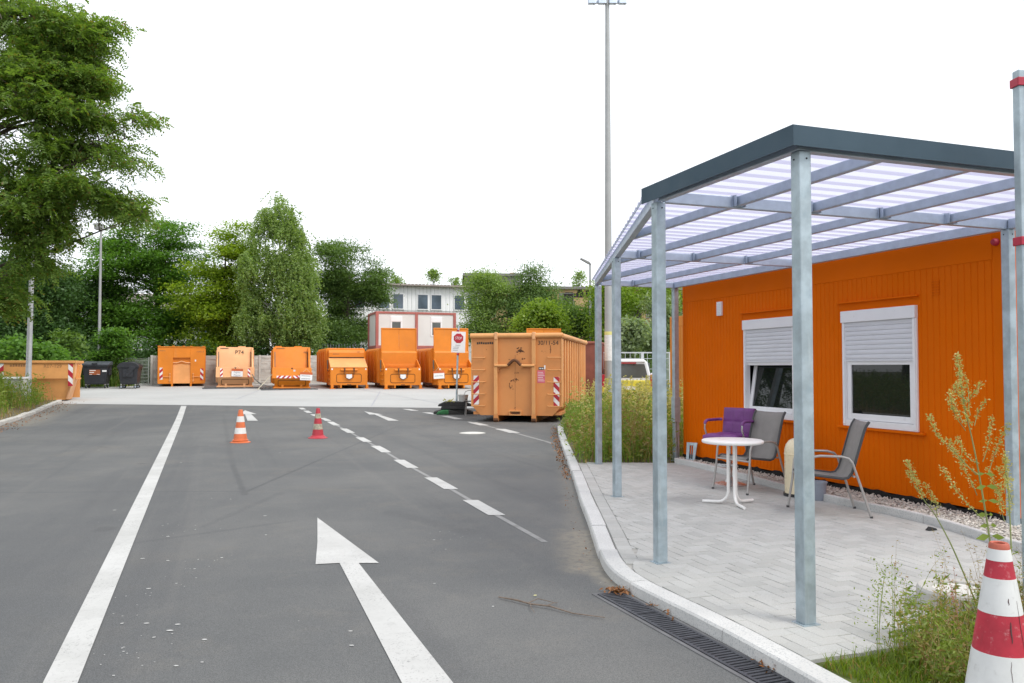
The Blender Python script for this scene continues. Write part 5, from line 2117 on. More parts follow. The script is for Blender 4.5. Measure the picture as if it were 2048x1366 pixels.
# ------------------------------------------------------------------ terrace furniture
tb = thing('bistro_table', 'small round white table with tubular pedestal on the paved terrace', 'table', (2.37, 8.72, PV), R(10))
MB().lathe([(.0, .655), (.29, .655), (.318, .662), (.325, .675), (.322, .688), (.31, .695), (.0, .695)], 48).build('tabletop', M['table'], tb, smooth=True)
for k in range(3):
    a = R(-95 + 120 * k)
    dv = Vector((math.cos(a), math.sin(a), 0))
    pts = [dv * .048 + Vector((0, 0, z)) for z in (.655, .4, .14)]
    for q in range(1, 6):
        t = q / 5 * math.pi / 2
        pts.append(dv * (.048 + .11 * (1 - math.cos(t))) + Vector((0, 0, .14 - .117 * math.sin(t))))
    pts += [dv * .24 + Vector((0, 0, .021)), dv * .325 + Vector((0, 0, .019))]
    MB().tube(pts, .0165, 12).build('leg', M['table'], tb, smooth=True)


def sling_chair(label, loc, rz):
    """stacking chair: front looks along local -y"""
    root = thing('garden_chair', label, 'chair', loc, rz, 'grey sling chairs on the terrace')
    prof = [(-.25, .395), (-.21, .415), (-.05, .395), (.12, .375), (.17, .385), (.205, .43), (.235, .52), (.285, .70), (.325, .84), (.345, .89), (.375, .935)]
    for mt_, nm, x0, x1, e in ((M['sling'], 'sling', -.225, .225, 0), ):
        vs, fs = [], []
        for y, z in prof:
            vs += [(x0, y, z), (-.08, y + .006, z - .008), (.08, y + .006, z - .008), (x1, y, z)]
        n_ = len(prof)
        for i in range(n_ - 1):
            for j in range(3):
                fs.append((i * 4 + j, i * 4 + j + 1, (i + 1) * 4 + j + 1, (i + 1) * 4 + j))
        o = MB().add(vs, fs).build(nm, mt_, root, smooth=True, clean=False)
        so = o.modifiers.new('solid', 'SOLIDIFY')
        so.thickness = .006
    for s in (-1, 1):
        MB().tube([(s * .235, y, z) for y, z in prof], .014, 8).build('side_rail', M['sling_edge'], root, smooth=True)
        f = [(s * .285, -.30, 0), (s * .275, -.25, .32), (s * .272, -.235, .50), (s * .272, -.215, .555), (s * .272, -.17, .588), (s * .272, -.10, .60), (s * .27, .10, .595), (s * .268, .17, .575), (s * .264, .205, .53), (s * .262, .235, .44), (s * .268, .28, .30), (s * .28, .37, 0)]
        MB().tube(f, .0125, 8).build('leg_frame', M['chair_steel'], root, smooth=True)
        m = MB()
        m.lathe([(.016, 0), (.016, .02)], 8, (s * .285, -.30, 0)).lathe([(.016, 0), (.016, .02)], 8, (s * .28, .37, 0))
        m.build('foot_cap', M['sling_edge'], root)
    MB().tube([(-.265, .22, .40), (.265, .22, .40)], .011, 6).build('cross_bar', M['chair_steel'], root, smooth=True)
    MB().tube([(-.275, -.245, .375), (.275, -.245, .375)], .011, 6).build('cross_bar', M['chair_steel'], root, smooth=True)
    return root


def face(dx_, dy_):
    """rotation so that local -y looks along (dx, dy)"""
    return math.atan2(dy_, dx_) + math.pi / 2


sling_chair('grey sling chair behind the white table, next to the purple bar stool', (2.84, 9.76, PV), face(-.87, -.47))
sling_chair('grey sling chair standing alone right of the front canopy post', (3.17, 8.25, PV), face(-.97, .12))

bs_ = thing('bar_stool', 'purple padded bar stool with armrests and chrome pedestal near the cabin wall', 'stool', (2.74, 10.22, PV), face(-.72, -.70))
MB().lathe([(.0, .0), (.205, .0), (.205, .008), (.17, .02), (.06, .04), (.045, .07), (.03, .09), (0, .09)], 36).build('base', M['steel'], bs_, smooth=True)
MB().lathe([(.028, .08), (.028, .30), (.02, .31), (.02, .55)], 16).build('column', M['steel'], bs_, smooth=True)
fr = MB()
ring = [(.15 * math.cos(R(a)), -.06 + .13 * math.sin(R(a)), .245) for a in range(180, 361, 15)]
fr.tube([(.15, -.0, .245)][:0] + ring, .010, 8)
fr.tube([(-.15, -.06, .245), (0, 0, .245), (.15, -.06, .245)], .009, 6)
fr.build('footrest', M['steel'], bs_, smooth=True)


def cushion(x0, x1, y0, y1, z0, z1, nx_, ny_, puff, axis='z'):
    """quilted pad"""
    m = MB()
    N = 24
    vs, fs = [], []
    for j in range(N + 1):
        for i in range(N + 1):
            u, v = i / N, j / N
            h_ = (abs(math.sin(math.pi * nx_ * u)) * abs(math.sin(math.pi * ny_ * v))) ** .32
            ed = min(1, min(u, 1 - u, v, 1 - v) * 10) ** .5
            vs.append((u, v, puff * (.35 + .65 * h_) * ed))
    top = [(x0 + (x1 - x0) * u, y0 + (y1 - y0) * v, z1 - puff + p) if axis == 'z' else (x0 + (x1 - x0) * u, y0 + puff - p, z0 + (z1 - z0) * v) for u, v, p in vs]
    bot = [(x0 + (x1 - x0) * u, y0 + (y1 - y0) * v, z0 + puff * .4 - p * .4) if axis == 'z' else (x0 + (x1 - x0) * u, y1 - puff * .4 + p * .4, z0 + (z1 - z0) * v) for u, v, p in vs]
    k = N + 1
    for j in range(N):
        for i in range(N):
            q = (j * k + i, j * k + i + 1, (j + 1) * k + i + 1, (j + 1) * k + i)
            fs.append(q)
            fs.append(tuple(len(vs) + t for t in reversed(q)))
    loop = [i for i in range(k)] + [j * k + N for j in range(1, k)] + [N * k + i for i in range(N - 1, -1, -1)] + [j * k for j in range(N - 1, 0, -1)]
    for a, b_ in zip(loop, loop[1:] + loop[:1]):
        fs.append((a, a + len(vs), b_ + len(vs), b_))
    m.add(top + bot, fs)
    return m


cushion(-.235, .235, -.24, .20, .545, .645, 2, 2, .03).build('seat', M['purple'], bs_, smooth=True, angle=70)
bp = cushion(-.215, .215, .0, .075, .0, .36, 3, 2, .02, 'y').build('backrest', M['purple'], bs_, loc=(0, .165, .60), smooth=True, angle=70)
bp.rotation_euler.x = R(-9)
for s in (-1, 1):
    x = s * .262
    MB().tube([(x * .8, -.05, .56), (x, -.10, .60), (x, -.15, .70), (x, -.14, .775), (x, -.09, .80), (x, .05, .80), (x, .18, .80), (x * .88, .21, .80)], .011, 8).build('armrest', M['steel'], bs_, smooth=True)
    MB().tube([(x, -.148, .755), (x, -.135, .782), (x, -.09, .80), (x, .05, .80), (x, .175, .80), (x * .86, .205, .80)], .018, 10).build('arm_pad', M['purple'], bs_, smooth=True)

tc = thing('pedal_bin', 'cream dome topped pedal bin against the cabin wall behind the canopy post', 'bin', (3.30, 9.32, PV), R(-15))
MB().lathe([(.0, 0), (.178, 0), (.182, .02), (.178, .035), (0, .035)], 32).build('foot_ring', M['black_plastic'], tc, smooth=True)
MB().lathe([(.165, .035), (.165, .47), (.169, .472), (.169, .485), (.165, .487), (.163, .53), (.148, .585), (.115, .63), (.07, .655), (0, .662)], 36).build('drum', M['cream'], tc, smooth=True)
MB().prism([(-.016, 0), (0, .018), (.016, 0), (0, -.018)], 'y', -.172, -.164).build('badge', M['clamp_red'], tc, loc=(-.045, -.002 + .005, .39))
MB().box(-.07, .03, -.26, -.15, .018, .03).build('pedal', M['steel'], tc, bevel=.004)
MB().prism([(-.02, .0), (.04, .012), (.04, -.012)], 'y', -.18, -.162).build('push_knob', M['black_plastic'], tc, loc=(-.03, .003, .235))
bk2 = thing('bucket', 'small blue grey bucket on the paving against the cream pedal bin', 'bucket', (3.40, 9.03, PV))
MB().lathe([(.075, 0), (.095, .19), (.10, .19), (.10, .205), (.094, .205), (.088, .19), (.07, .01)], 20).build('pail', M['bucket_blue'], bk2, smooth=True)
tag(MB().prism([(-.04, 0), (.0, .03), (.05, .015), (.06, 0)], 'y', -.02, .025).build('dark_scrap', M['rubber'], loc=(3.78, 7.35, PV + .002), rz=.4), 'tiny black rubber scrap on the paving near the granite edging', 'scrap')

# ------------------------------------------------------------------ posts, masts and lamps
tp = thing('sign_post', 'galvanised square sign post with red clamps at the right picture edge', 'post', (2.858, 4.5, .05), R(6))
m = MB()
m.box(-.027, .027, -.027, .027, 0, 3.17).build('post', M['galv'], tp, bevel=.006)
for z in (2.205, 3.10):
    m = MB()
    m.box(-.036, .10, -.036, -.028, z - .024, z + .024).box(-.036, -.028, -.028, .034, z - .024, z + .024).box(.028, .036, -.028, .034, z - .024, z + .024).box(-.036, .036, .028, .036, z - .024, z + .024)
    m.build('clamp', M['clamp_red'], tp, bevel=.003)
m = MB()
m.box(.045, .70, -.044, -.040, 2.10, 3.14).build('sign_board', M['galv_light'], tp, bevel=.001)
m = MB()
m.box(.040, .052, -.056, -.0445, 2.10, 3.14).box(.69, .702, -.056, -.0445, 2.10, 3.14).build('board_edge', M['galv'], tp, bevel=.003)

mt_ = thing('floodlight_mast', 'tall tapering grey floodlight mast wrapped with white paper at its foot', 'mast', (3.12, 26.1, zg(26)), 0)
MB().tube([(0, 0, 0), (0, 0, 4), (0, 0, 13.6)], [.135, .12, .068], 20).build('pole', M['pole_light'], mt_, smooth=True)
MB().tube([(0, 0, 1.72), (0, 0, 2.55)], [.1335, .131], 20, caps=False).build('paper_wrap', M['tape_paper'], mt_, smooth=True)
MB().tube([(0, 0, 2.55), (0, 0, 2.66)], [.134, .1335], 20, caps=False).build('yellow_tape', M['tape_yellow'], mt_, smooth=True)
MB().box(-.62, .62, -.04, .04, 13.42, 13.50).build('cross_arm', M['galv_light'], mt_)
for k, x in enumerate((-.5, -.17, .18, .5)):
    f = MB()
    f.prism([(-.14, 13.36), (.12, 13.42), (.16, 13.68), (-.06, 13.7)], 'x', x - .13, x + .13)
    f.build('floodlight', M['galv_light'], mt_, bevel=.02)
    MB().tube([(x, -.05, 13.44), (x + .04, -.11, 13.32), (x + .09, -.02, 13.48)], .012, 5).build('cable', M['cable'], mt_, smooth=True)

lp = thing('lamp_post', 'slim grey lamp post with twin box lamps behind the black bins', 'lamp post', (-23.6, 46.2, zg(46)), R(5))
MB().tube([(0, 0, 0), (0, 0, 9.05)], [.10, .055], 12).build('pole', M['pole_grey'], lp, smooth=True)
m = MB()
m.tube([(-.05, 0, 8.95), (.15, -.02, 8.98), (.55, -.05, 9.10)], .03, 6)
m.build('arm', M['pole_grey'], lp, smooth=True)
m = MB()
m.prism([(-.30, 9.0), (.14, 8.98), (.10, 9.32), (-.36, 9.36)], 'y', -.22, .12)
m.build('lamp_head', M['lamp_head'], lp, bevel=.02)
m = MB()
m.prism([(.5, 9.08), (.86, 9.2), (.84, 9.26), (.5, 9.18)], 'y', -.14, .12)
m.build('lamp_head', M['lamp_head'], lp, bevel=.02)

lq = thing('lamp_post', 'grey lamp post in the left verge with its top lost in the leaves', 'lamp post', (-18.05, 30.2, zg(30) + .1), 0)
MB().tube([(0, 0, 0), (0, 0, 1.0), (.0, 0, 1.02), (.10, 0, 8.6)], [.115, .115, .10, .065], 16).build('pole', M['pole_grey'], lq, smooth=True)
MB().box(-.2, .35, -.15, .12, 8.58, 8.72).build('lamp_head', M['lamp_head'], lq, bevel=.03)

lr = thing('lamp_post', 'thin grey street lamp with a single slanting head behind the big container', 'lamp post', (4.75, 49.0, zg(49)), 0)
MB().tube([(0, 0, 0), (0, 0, 7.35)], [.085, .06], 10).build('pole', M['pole_grey'], lr, smooth=True)
MB().prism([(-.62, 7.62), (-.56, 7.70), (-.05, 7.46), (.07, 7.30), (-.1, 7.32)], 'y', -.12, .12).build('lamp_head', M['lamp_head'], lr, bevel=.02)

eb = thing('electrical_cabinet', 'pale grey electrical cabinet in the weeds of the left verge', 'cabinet', (-18.05, 29.3, zg(29) + .05), R(8))
m = MB()
m.box(-.31, .31, 0, .34, 0, .98).build('housing', M['concrete_light'], eb, bevel=.015)
m = MB()
m.prism([(-.05, .98), (.39, .98), (.37, 1.05), (-.03, 1.05)], 'x', -.35, .35).build('cap', M['pvc'], eb, bevel=.012)
MB().box(-.27, .27, -.008, .0, .12, .92).build('door', M['concrete_light'], eb, bevel=.004)
MB().box(-.02, .01, -.012, -.0085, .68, .84).build('lock', M['cable'], eb)

# ------------------------------------------------------------------ parked van seen through the weeds
vn = thing('parked_van', 'white and yellow parked van seen from behind through the tall weeds', 'van', (4.18, 29.2, zg(29.5)), R(-7))
pr = [(-.88, .35), (.88, .35), (.92, .62), (.90, .98), (.84, 1.05), (.70, 1.62), (.58, 1.74), (-.58, 1.74), (-.70, 1.62), (-.84, 1.05), (-.90, .98), (-.92, .62)]
m = MB()
m.prism(pr, 'y', .0, 4.2)
m.build('body', M['car_white'], vn, bevel=.06)
m = MB()
m.prism([(-.93, .42), (.93, .42), (.925, .98), (-.925, .98)], 'y', -.03, 3.4)
m.build('yellow_panel', M['car_yellow'], vn, bevel=.04)
m = MB()
m.prism([(-.72, 1.06), (.72, 1.06), (.60, 1.56), (-.60, 1.56)], 'y', -.012, .03)
m.build('rear_window', M['car_glass'], vn, bevel=.01)
MB().box(-.62, .62, -.05, .10, 1.62, 1.68).build('roof_spoiler', M['car_white'], vn, bevel=.02)
MB().box(-.30, .30, -.056, -.0, 1.575, 1.615).build('brake_light', M['red'], vn)
MB().box(-.9, .9, -.10, .1, .32, .55).build('bumper', M['black_plastic'], vn, bevel=.04)
for s in (-1, 1):
    MB().box(min(s * .80, s * .93), max(s * .80, s * .93), -.035, .08, .72, 1.18).build('tail_light', M['red'], vn, bevel=.02)
    MB().box(min(s * .95, s * 1.12), max(s * .95, s * 1.12), 2.9, 3.02, 1.05, 1.22).build('mirror', M['car_white'], vn, bevel=.03)
    m = MB()
    m.prism([(.3, 1.10), (3.1, 1.10), (2.5, 1.60), (.45, 1.60)], 'x', min(s * .70, s * .80), max(s * .70, s * .80))
    m.build('side_window', M['car_glass'], vn)
    for y in (.75, 3.3):
        wh_ = MB().tube([(s * .70, y, .31), (s * .91, y, .31)], .31, 20).build('wheel', M['rubber'], vn, smooth=True)
        MB().tube([(s * .70, y, .31), (s * .915, y, .31)], .19, 16).build('rim', M['steel'], wh_, smooth=True)
MB().box(-.26, .26, -.045, -.03, .64, .76).build('number_plate', M['sign_white'], vn)

# ------------------------------------------------------------------ concrete shaft ring in the foreground weeds
rn = thing('shaft_ring', 'round pale concrete shaft ring sticking out of the weeds behind the large cone', 'shaft ring', (2.76, 5.02, .05))
MB().lathe([(.245, 0), (.245, .13), (.235, .145), (.165, .145), (.16, .13), (.16, .02)], 40).build('ring', M['concrete'], rn, smooth=True, angle=30)
MB().lathe([(.0, .11), (.158, .11), (.158, .132), (0, .138)], 32).build('cover', M['concrete_light'], rn, smooth=True)
# ------------------------------------------------------------------ crowns as lobes (x, y, z, horizontal radius, vertical radius)
TREES = {
    'MAPLE': [(-27.05, 57.3, 7.83, 2.69, 3.41), (-24.89, 58.1, 9.26, 2.33, 2.8), (-28.3, 57.78, 9.08, 1.72, 2.15), (-25.97, 58.34, 4.96, 3.23, 2.51), (-23.28, 58.27, 6.75, 2.15, 3.23), (-26.51, 57.19, 10.05, 1.87, 1.65), (-23.75, 57.55, 10.52, 0.93, 1.51), (-29.2, 58.54, 4.96, 1.61, 2.51), (-22.38, 57.48, 4.42, 2.15, 1.97), (-25.25, 57.14, 3.16, 3.23, 1.26)],
    'LIGHT': [(-20.02, 55.47, 6.1, 1.95, 2.29), (-18.4, 54.45, 7.95, 1.55, 2.22), (-21.1, 55.0, 7.11, 1.48, 1.62), (-19.35, 54.44, 4.08, 2.36, 1.62), (-17.49, 54.7, 4.75, 1.42, 2.02), (-21.37, 54.05, 4.75, 1.28, 1.69), (-18.67, 54.62, 10.21, 0.88, 1.15), (-19.68, 55.24, 2.73, 2.02, 1.01)],
    'BIRCH': [(-15.7, 53.02, 12.46, 0.72, 0.98), (-15.54, 53.32, 11.48, 1.31, 0.98), (-15.47, 53.32, 9.91, 1.84, 1.44), (-16.19, 52.37, 7.78, 1.44, 1.97), (-14.72, 53.48, 7.78, 1.84, 2.29), (-15.21, 53.22, 5.65, 2.43, 2.29), (-13.57, 52.77, 5.32, 1.18, 2.16), (-16.68, 52.48, 4.66, 1.11, 1.8), (-14.72, 53.79, 3.68, 2.16, 1.44)],
    'LOC': [(-12.76, 59.94, 9.16, 2.08, 1.78), (-11.21, 60.34, 8.04, 1.56, 1.86), (-13.51, 60.67, 6.56, 1.78, 2.23), (-11.65, 60.41, 5.45, 1.93, 2.04), (-10.46, 60.37, 7.12, 0.89, 1.19), (-12.76, 59.77, 3.89, 2.23, 1.11)],
    'OLIVE': [(-2.19, 60.45, 6.93, 1.48, 1.78), (-1.26, 59.9, 5.08, 1.78, 1.86), (-2.56, 60.58, 4.52, 1.34, 1.56), (-1.71, 60.42, 8.19, 1.11, 0.74), (-0.52, 59.49, 6.19, 1.26, 1.86)],
    'GREEN': [(0.95, 58.47, 6.48, 1.46, 2.04), (2.04, 58.73, 7.02, 0.95, 1.61), (1.86, 59.68, 5.02, 1.46, 1.64), (0.58, 58.91, 4.65, 1.46, 1.64), (1.24, 59.07, 7.94, 0.58, 0.88), (2.59, 58.85, 6.48, 0.73, 1.24), (2.85, 59.01, 4.83, 0.8, 1.46)],
    'SHRUB1': [(1.77, 46.89, 4.31, 0.93, 0.93), (1.1, 46.9, 3.73, 0.7, 0.7), (2.21, 47.07, 3.58, 0.87, 0.73)],
    'SHRUB2': [(3.9, 50.11, 4.43, 1.3, 1.24), (3.22, 50.25, 5.04, 0.62, 0.87), (4.98, 50.19, 4.02, 1.05, 1.48)],
    'RIGHT': [(7.28, 46.56, 5.05, 1.31, 1.14), (6.14, 46.47, 4.11, 1.31, 1.31), (8.36, 46.42, 5.39, 0.85, 1.02), (8.85, 46.12, 3.83, 0.68, 1.71), (5.43, 45.75, 5.39, 0.74, 1.02), (7.57, 46.62, 2.83, 1.71, 0.85)],
    'SILVER': [(6.61, 39.38, 3.17, 0.82, 0.87), (7.19, 39.21, 4.37, 0.53, 0.77), (7.62, 39.03, 3.6, 0.48, 0.96)],
    'PALE': [(5.26, 37.1, 2.69, 0.46, 0.96), (5.58, 36.89, 3.04, 0.37, 0.59)],
    'DARK': [(-32.07, 58.57, 6.39, 1.72, 1.87), (-30.56, 58.11, 7.29, 1.43, 1.22), (-33.14, 57.62, 4.96, 1.79, 2.15), (-29.91, 57.45, 5.5, 1.26, 2.15), (-31.35, 58.89, 3.34, 2.51, 1.51)],
    'LEFTD': [(-27.99, 46.97, 5.39, 1.99, 2.28), (-29.41, 45.06, 3.68, 2.28, 2.28), (-27.14, 46.51, 3.4, 1.71, 1.56), (-28.85, 45.85, 7.1, 1.71, 1.71)],
    'FERN1': [(-22.89, 46.32, 2.84, 0.52, 0.98), (-23.29, 46.36, 2.21, 0.69, 0.46)],
    'FERN2': [(-23.17, 42.11, 2.77, 0.42, 0.73), (-23.69, 42.29, 2.25, 0.78, 0.42)],
    'FERN3': [(-22.97, 36.52, 2.17, 1.05, 0.5), (-21.49, 37.09, 2.01, 0.82, 0.37)],
    'NEAR': [(-15.2, 23.26, 11.57, 1.63, 1.34), (-14.31, 24.26, 12.04, 1.19, 0.68), (-13.42, 23.85, 11.57, 0.89, 0.39), (-12.65, 24.2, 11.94, 0.53, 0.19), (-13.57, 24.43, 10.83, 0.89, 0.39), (-14.31, 24.01, 10.23, 1.34, 0.62), (-13.27, 24.44, 10.23, 0.89, 0.3), (-12.53, 23.92, 10.11, 0.42, 0.19), (-14.6, 23.31, 9.19, 1.63, 0.71), (-13.27, 24.1, 9.19, 1.04, 0.37), (-12.38, 23.58, 8.9, 0.89, 0.27), (-11.41, 23.82, 8.81, 0.59, 0.16), (-14.31, 23.86, 8.15, 1.48, 0.56), (-12.97, 24.11, 8.15, 1.04, 0.33), (-12.01, 23.77, 8.01, 0.67, 0.24), (-11.27, 23.83, 7.68, 0.37, 0.16), (-14.75, 24.44, 7.26, 1.19, 0.39), (-12.97, 23.81, 6.97, 1.04, 0.25), (-12.08, 24.41, 6.52, 0.89, 0.24), (-11.22, 24.2, 6.17, 0.5, 0.15), (-14.16, 23.85, 6.23, 1.19, 0.39), (-14.9, 23.96, 5.33, 0.89, 0.67), (-13.49, 24.01, 5.51, 0.59, 0.19), (-11.64, 24.1, 8.99, 0.67, 0.22), (-11.16, 24.03, 8.63, 0.36, 0.16), (-11.76, 24.04, 8.38, 0.67, 0.24), (-15.05, 24.08, 11.87, 0.67, 0.67), (-14.75, 24.39, 5.93, 0.89, 0.5), (-14.6, 24.01, 4.74, 0.82, 0.5), (-15.27, 23.96, 3.78, 0.59, 0.74), (-15.2, 24.2, 12.01, 0.89, 0.74), (-15.2, 23.78, 8.67, 0.82, 0.67), (-15.2, 23.82, 10.23, 0.89, 0.89), (-15.05, 24.39, 8.45, 0.82, 0.5), (-12.97, 24.01, 11.42, 0.59, 0.24), (-14.9, 24.04, 10.53, 0.74, 0.59), (-16.68, 23.2, 8.01, 1.63, 3.86)],
}
MUG_STEM = [(2.75, 4.6, 0.08), (2.71, 4.6, 0.51), (2.65, 4.6, 0.92), (2.61, 4.6, 1.15), (2.57, 4.6, 1.31), (2.53, 4.6, 1.63)]
MUG_BR = [[(2.64, 4.62, 0.94), (2.52, 4.6, 1.06), (2.41, 4.63, 1.18), (2.36, 4.58, 1.29)], [(2.59, 4.63, 1.19), (2.52, 4.63, 1.29), (2.45, 4.53, 1.42)], [(2.61, 4.54, 0.95), (2.55, 4.62, 1.02), (2.51, 4.66, 1.14)], [(2.63, 4.57, 1.01), (2.57, 4.59, 1.04), (2.53, 4.61, 1.16)], [(2.65, 4.57, 1.02), (2.69, 4.58, 1.11), (2.71, 4.57, 1.28)], [(2.69, 4.58, 0.96), (2.75, 4.61, 1.09), (2.8, 4.57, 1.24)], [(2.59, 4.58, 1.28), (2.61, 4.64, 1.36), (2.63, 4.53, 1.47)], [(2.63, 4.61, 1.22), (2.66, 4.63, 1.29), (2.68, 4.57, 1.37)], [(2.56, 4.56, 1.36), (2.53, 4.64, 1.42), (2.51, 4.56, 1.46)], [(2.57, 4.56, 1.36), (2.59, 4.59, 1.44), (2.58, 4.63, 1.52)], [(2.63, 4.54, 0.7), (2.52, 4.58, 0.83), (2.42, 4.58, 0.99)], [(2.66, 4.65, 0.82), (2.59, 4.59, 0.92), (2.56, 4.65, 1.01)], [(2.53, 4.55, 1.24), (2.52, 4.58, 1.31), (2.51, 4.62, 1.37)]]
MUG2_STEM = [(2.74, 4.75, 0.08), (2.58, 4.75, 0.48), (2.52, 4.75, 0.6), (2.46, 4.75, 0.71), (2.4, 4.75, 0.78), (2.35, 4.75, 0.92), (2.31, 4.75, 1.01)]
MUG2_BR = [[(2.46, 4.78, 0.73), (2.44, 4.72, 0.81), (2.4, 4.73, 0.88)], [(2.38, 4.77, 0.82), (2.34, 4.76, 0.9), (2.32, 4.77, 0.94)], [(2.47, 4.74, 0.69), (2.47, 4.72, 0.75), (2.46, 4.73, 0.8)]]
MUG3_STEM = [(3.37, 5.5, 0.14), (3.37, 5.5, 0.43), (3.36, 5.5, 0.69), (3.34, 5.5, 0.98)]
MUG3_BR = [[(3.36, 5.49, 0.54), (3.29, 5.49, 0.69), (3.25, 5.55, 0.87)], [(3.36, 5.46, 0.64), (3.31, 5.44, 0.8), (3.32, 5.55, 0.87)], [(3.36, 5.55, 0.69), (3.38, 5.56, 0.78), (3.38, 5.49, 0.8)], [(3.36, 5.55, 0.5), (3.32, 5.55, 0.64), (3.29, 5.47, 0.77)], [(3.37, 5.53, 0.54), (3.39, 5.54, 0.61), (3.38, 5.52, 0.69)], [(3.35, 5.5, 0.8), (3.32, 5.47, 0.85), (3.34, 5.48, 0.92)]]

# ------------------------------------------------------------------ vegetation
def leaf_quads(rg, C, L, Wd, droop=0.0, flat=.5):
    """one leaf-sized quad at every row of C"""
    n = len(C)
    d = rg.normal(size=(n, 3))
    d[:, 2] = d[:, 2] * .6 - droop
    d /= np.linalg.norm(d, axis=1)[:, None]
    up = rg.normal(size=(n, 3)) * (1 - flat) + np.array([0, 0, 1]) * flat
    s = np.cross(d, up)
    s /= np.linalg.norm(s, axis=1)[:, None] + 1e-6
    k = rg.uniform(.65, 1.3, n)[:, None]
    a, b_ = d * L * k * .5, s * Wd * k * .5
    return np.stack([C - a, C + b_ - a * .1, C + a, C - b_ - a * .1], axis=1)


def clumps(rg, lobes, n, shell=.55, gap=.35, depth=None, pw=.7):
    wts = np.array([(l[3] * l[3] * l[4]) ** pw for l in lobes])
    idx = rg.choice(len(lobes), n * 2, p=wts / wts.sum())
    d = rg.normal(size=(n * 2, 3))
    d /= np.linalg.norm(d, axis=1)[:, None]
    r = shell + (1.04 - shell) * rg.random(n * 2) ** .6
    Lb = np.array(lobes)[idx]
    rad_ = np.stack([Lb[:, 3], Lb[:, 3] if depth is None else Lb[:, 3] * depth, Lb[:, 4]], axis=1)
    C = Lb[:, :3] + d * rad_ * r[:, None]
    # holes: drop clumps where a slow wave is low
    ph = rg.uniform(0, 6.3, 6)
    f = np.sin(C[:, 0] * 1.7 + ph[0]) + np.sin(C[:, 1] * 1.5 + ph[1]) + np.sin(C[:, 2] * 1.9 + ph[2]) + .7 * np.sin(C[:, 0] * 3.7 + C[:, 2] * 3.1 + ph[3])
    order = np.argsort(-f - rg.random(len(f)) * 2.2)
    keep = order[:int(len(f) * (1 - gap))][:n]
    return C[keep], d[keep]


def tree(name, label, cat, key, base, leaf, n_clump, per, L, Wd, cr, bark='bark', trunk_r=.2, limbs=24, droop=0., group=None, seed=1, flat=.5, hang=0, gap=.35, squash=.6, top=None):
    rg = np.random.default_rng(seed)
    lobes = TREES[key]
    root = thing(name, label, cat, (0, 0, 0), 0, group)
    root.location = base
    C, dirs = clumps(rg, lobes, n_clump, gap=gap)
    pts = np.repeat(C, per, axis=0)
    if hang:
        off = rg.normal(size=pts.shape) * np.array([cr * .35, cr * .35, 0])
        strand = np.repeat(rg.normal(size=(len(C), 6, 2)) * cr * .6, 1, axis=0)
        si = rg.integers(0, 6, len(pts))
        ci = np.repeat(np.arange(len(C)), per)
        t = rg.random(len(pts))
        off[:, :2] = strand[ci, si] * (.5 + t[:, None]) + rg.normal(size=(len(pts), 2)) * .05
        off[:, 2] = -t * hang * (.6 + .4 * (si % 3) / 2) + cr * .3
        pts = pts + off
    else:
        pts = pts + rg.normal(size=pts.shape) * np.array([cr, cr, cr * squash])
    Q = leaf_quads(rg, pts, L, Wd, droop, flat)
    Q = Q[Q[:, :, 2].min(axis=1) > base[2] + .1] - np.array(base)
    quads_mesh('crown', Q, M[leaf], root)
    m = MB()
    B = Vector(base)
    tz = max(l[2] for l in lobes)
    cx = np.average([l[0] for l in lobes])
    cy = np.average([l[1] for l in lobes])
    H = tz - base[2]
    tp_ = [Vector((0, 0, -.1)), Vector((0, 0, H * .15)), Vector(((cx - B.x) * .4, (cy - B.y) * .4, H * .45)), Vector(((cx - B.x) * .7, (cy - B.y) * .7, H * .7)), Vector(((cx - B.x) * .8, (cy - B.y) * .8, H * .95))]
    m.tube(tp_, [trunk_r * 1.25, trunk_r, trunk_r * .75, trunk_r * .45, trunk_r * .12], 8)
    for k in range(limbs):
        c = Vector(C[int(rg.integers(len(C)))]) - B
        h0 = max(H * .12, min(H * .85, c.z - rg.uniform(.5, 2.2)))
        t = h0 / (H * .95)
        s = Vector((tp_[-1].x * t, tp_[-1].y * t, h0))
        mid = s.lerp(c, .5) + Vector((rg.normal() * .2, rg.normal() * .2, .25))
        r_ = trunk_r * (.45 * (1 - t) + .12)
        m.tube([s, mid, c], [r_, r_ * .6, r_ * .18], 5)
    m.build('trunk', M[bark], root, smooth=True, clean=False)
    return root


TG = 'trees behind the yard'
GZ = .72
tree('maple_tree', 'large dense dark green maple with a rounded top behind the leftmost press', 'tree', 'MAPLE', (-25.3, 58.3, GZ), 'lf_maple', 330, 290, .165, .13, .62, trunk_r=.3, limbs=40, seed=2, group=TG, flat=.8, squash=.3, gap=.25)
tree('maple_tree', 'yellow green maple between the dark maple and the drooping birch', 'tree', 'LIGHT', (-19.4, 54.7, .6), 'lf_maple_light', 270, 260, .165, .13, .58, trunk_r=.22, limbs=30, seed=3, group=TG, flat=.8, squash=.3, gap=.25)
tree('birch_tree', 'tall olive green birch with drooping twigs and a pale trunk', 'tree', 'BIRCH', (-15.4, 53.3, .6), 'lf_birch', 900, 110, .135, .085, .42, 'birch_bark', .17, 34, .5, TG, 4, .3, hang=1.25, gap=.15)
tree('locust_tree', 'dark feathery locust tree directly left of the white site cabin', 'tree', 'LOC', (-12.6, 60.3, GZ), 'lf_locust', 420, 170, .19, .085, .55, trunk_r=.22, limbs=30, droop=.2, seed=5, group=TG, flat=.75, squash=.3, gap=.2)
tree('locust_tree', 'olive green tree in front of the brick building, right of the white building', 'tree', 'OLIVE', (-1.9, 60.2, GZ), 'lf_birch', 260, 130, .16, .08, .5, trunk_r=.18, limbs=24, droop=.15, seed=6, group=TG, flat=.7, squash=.4)
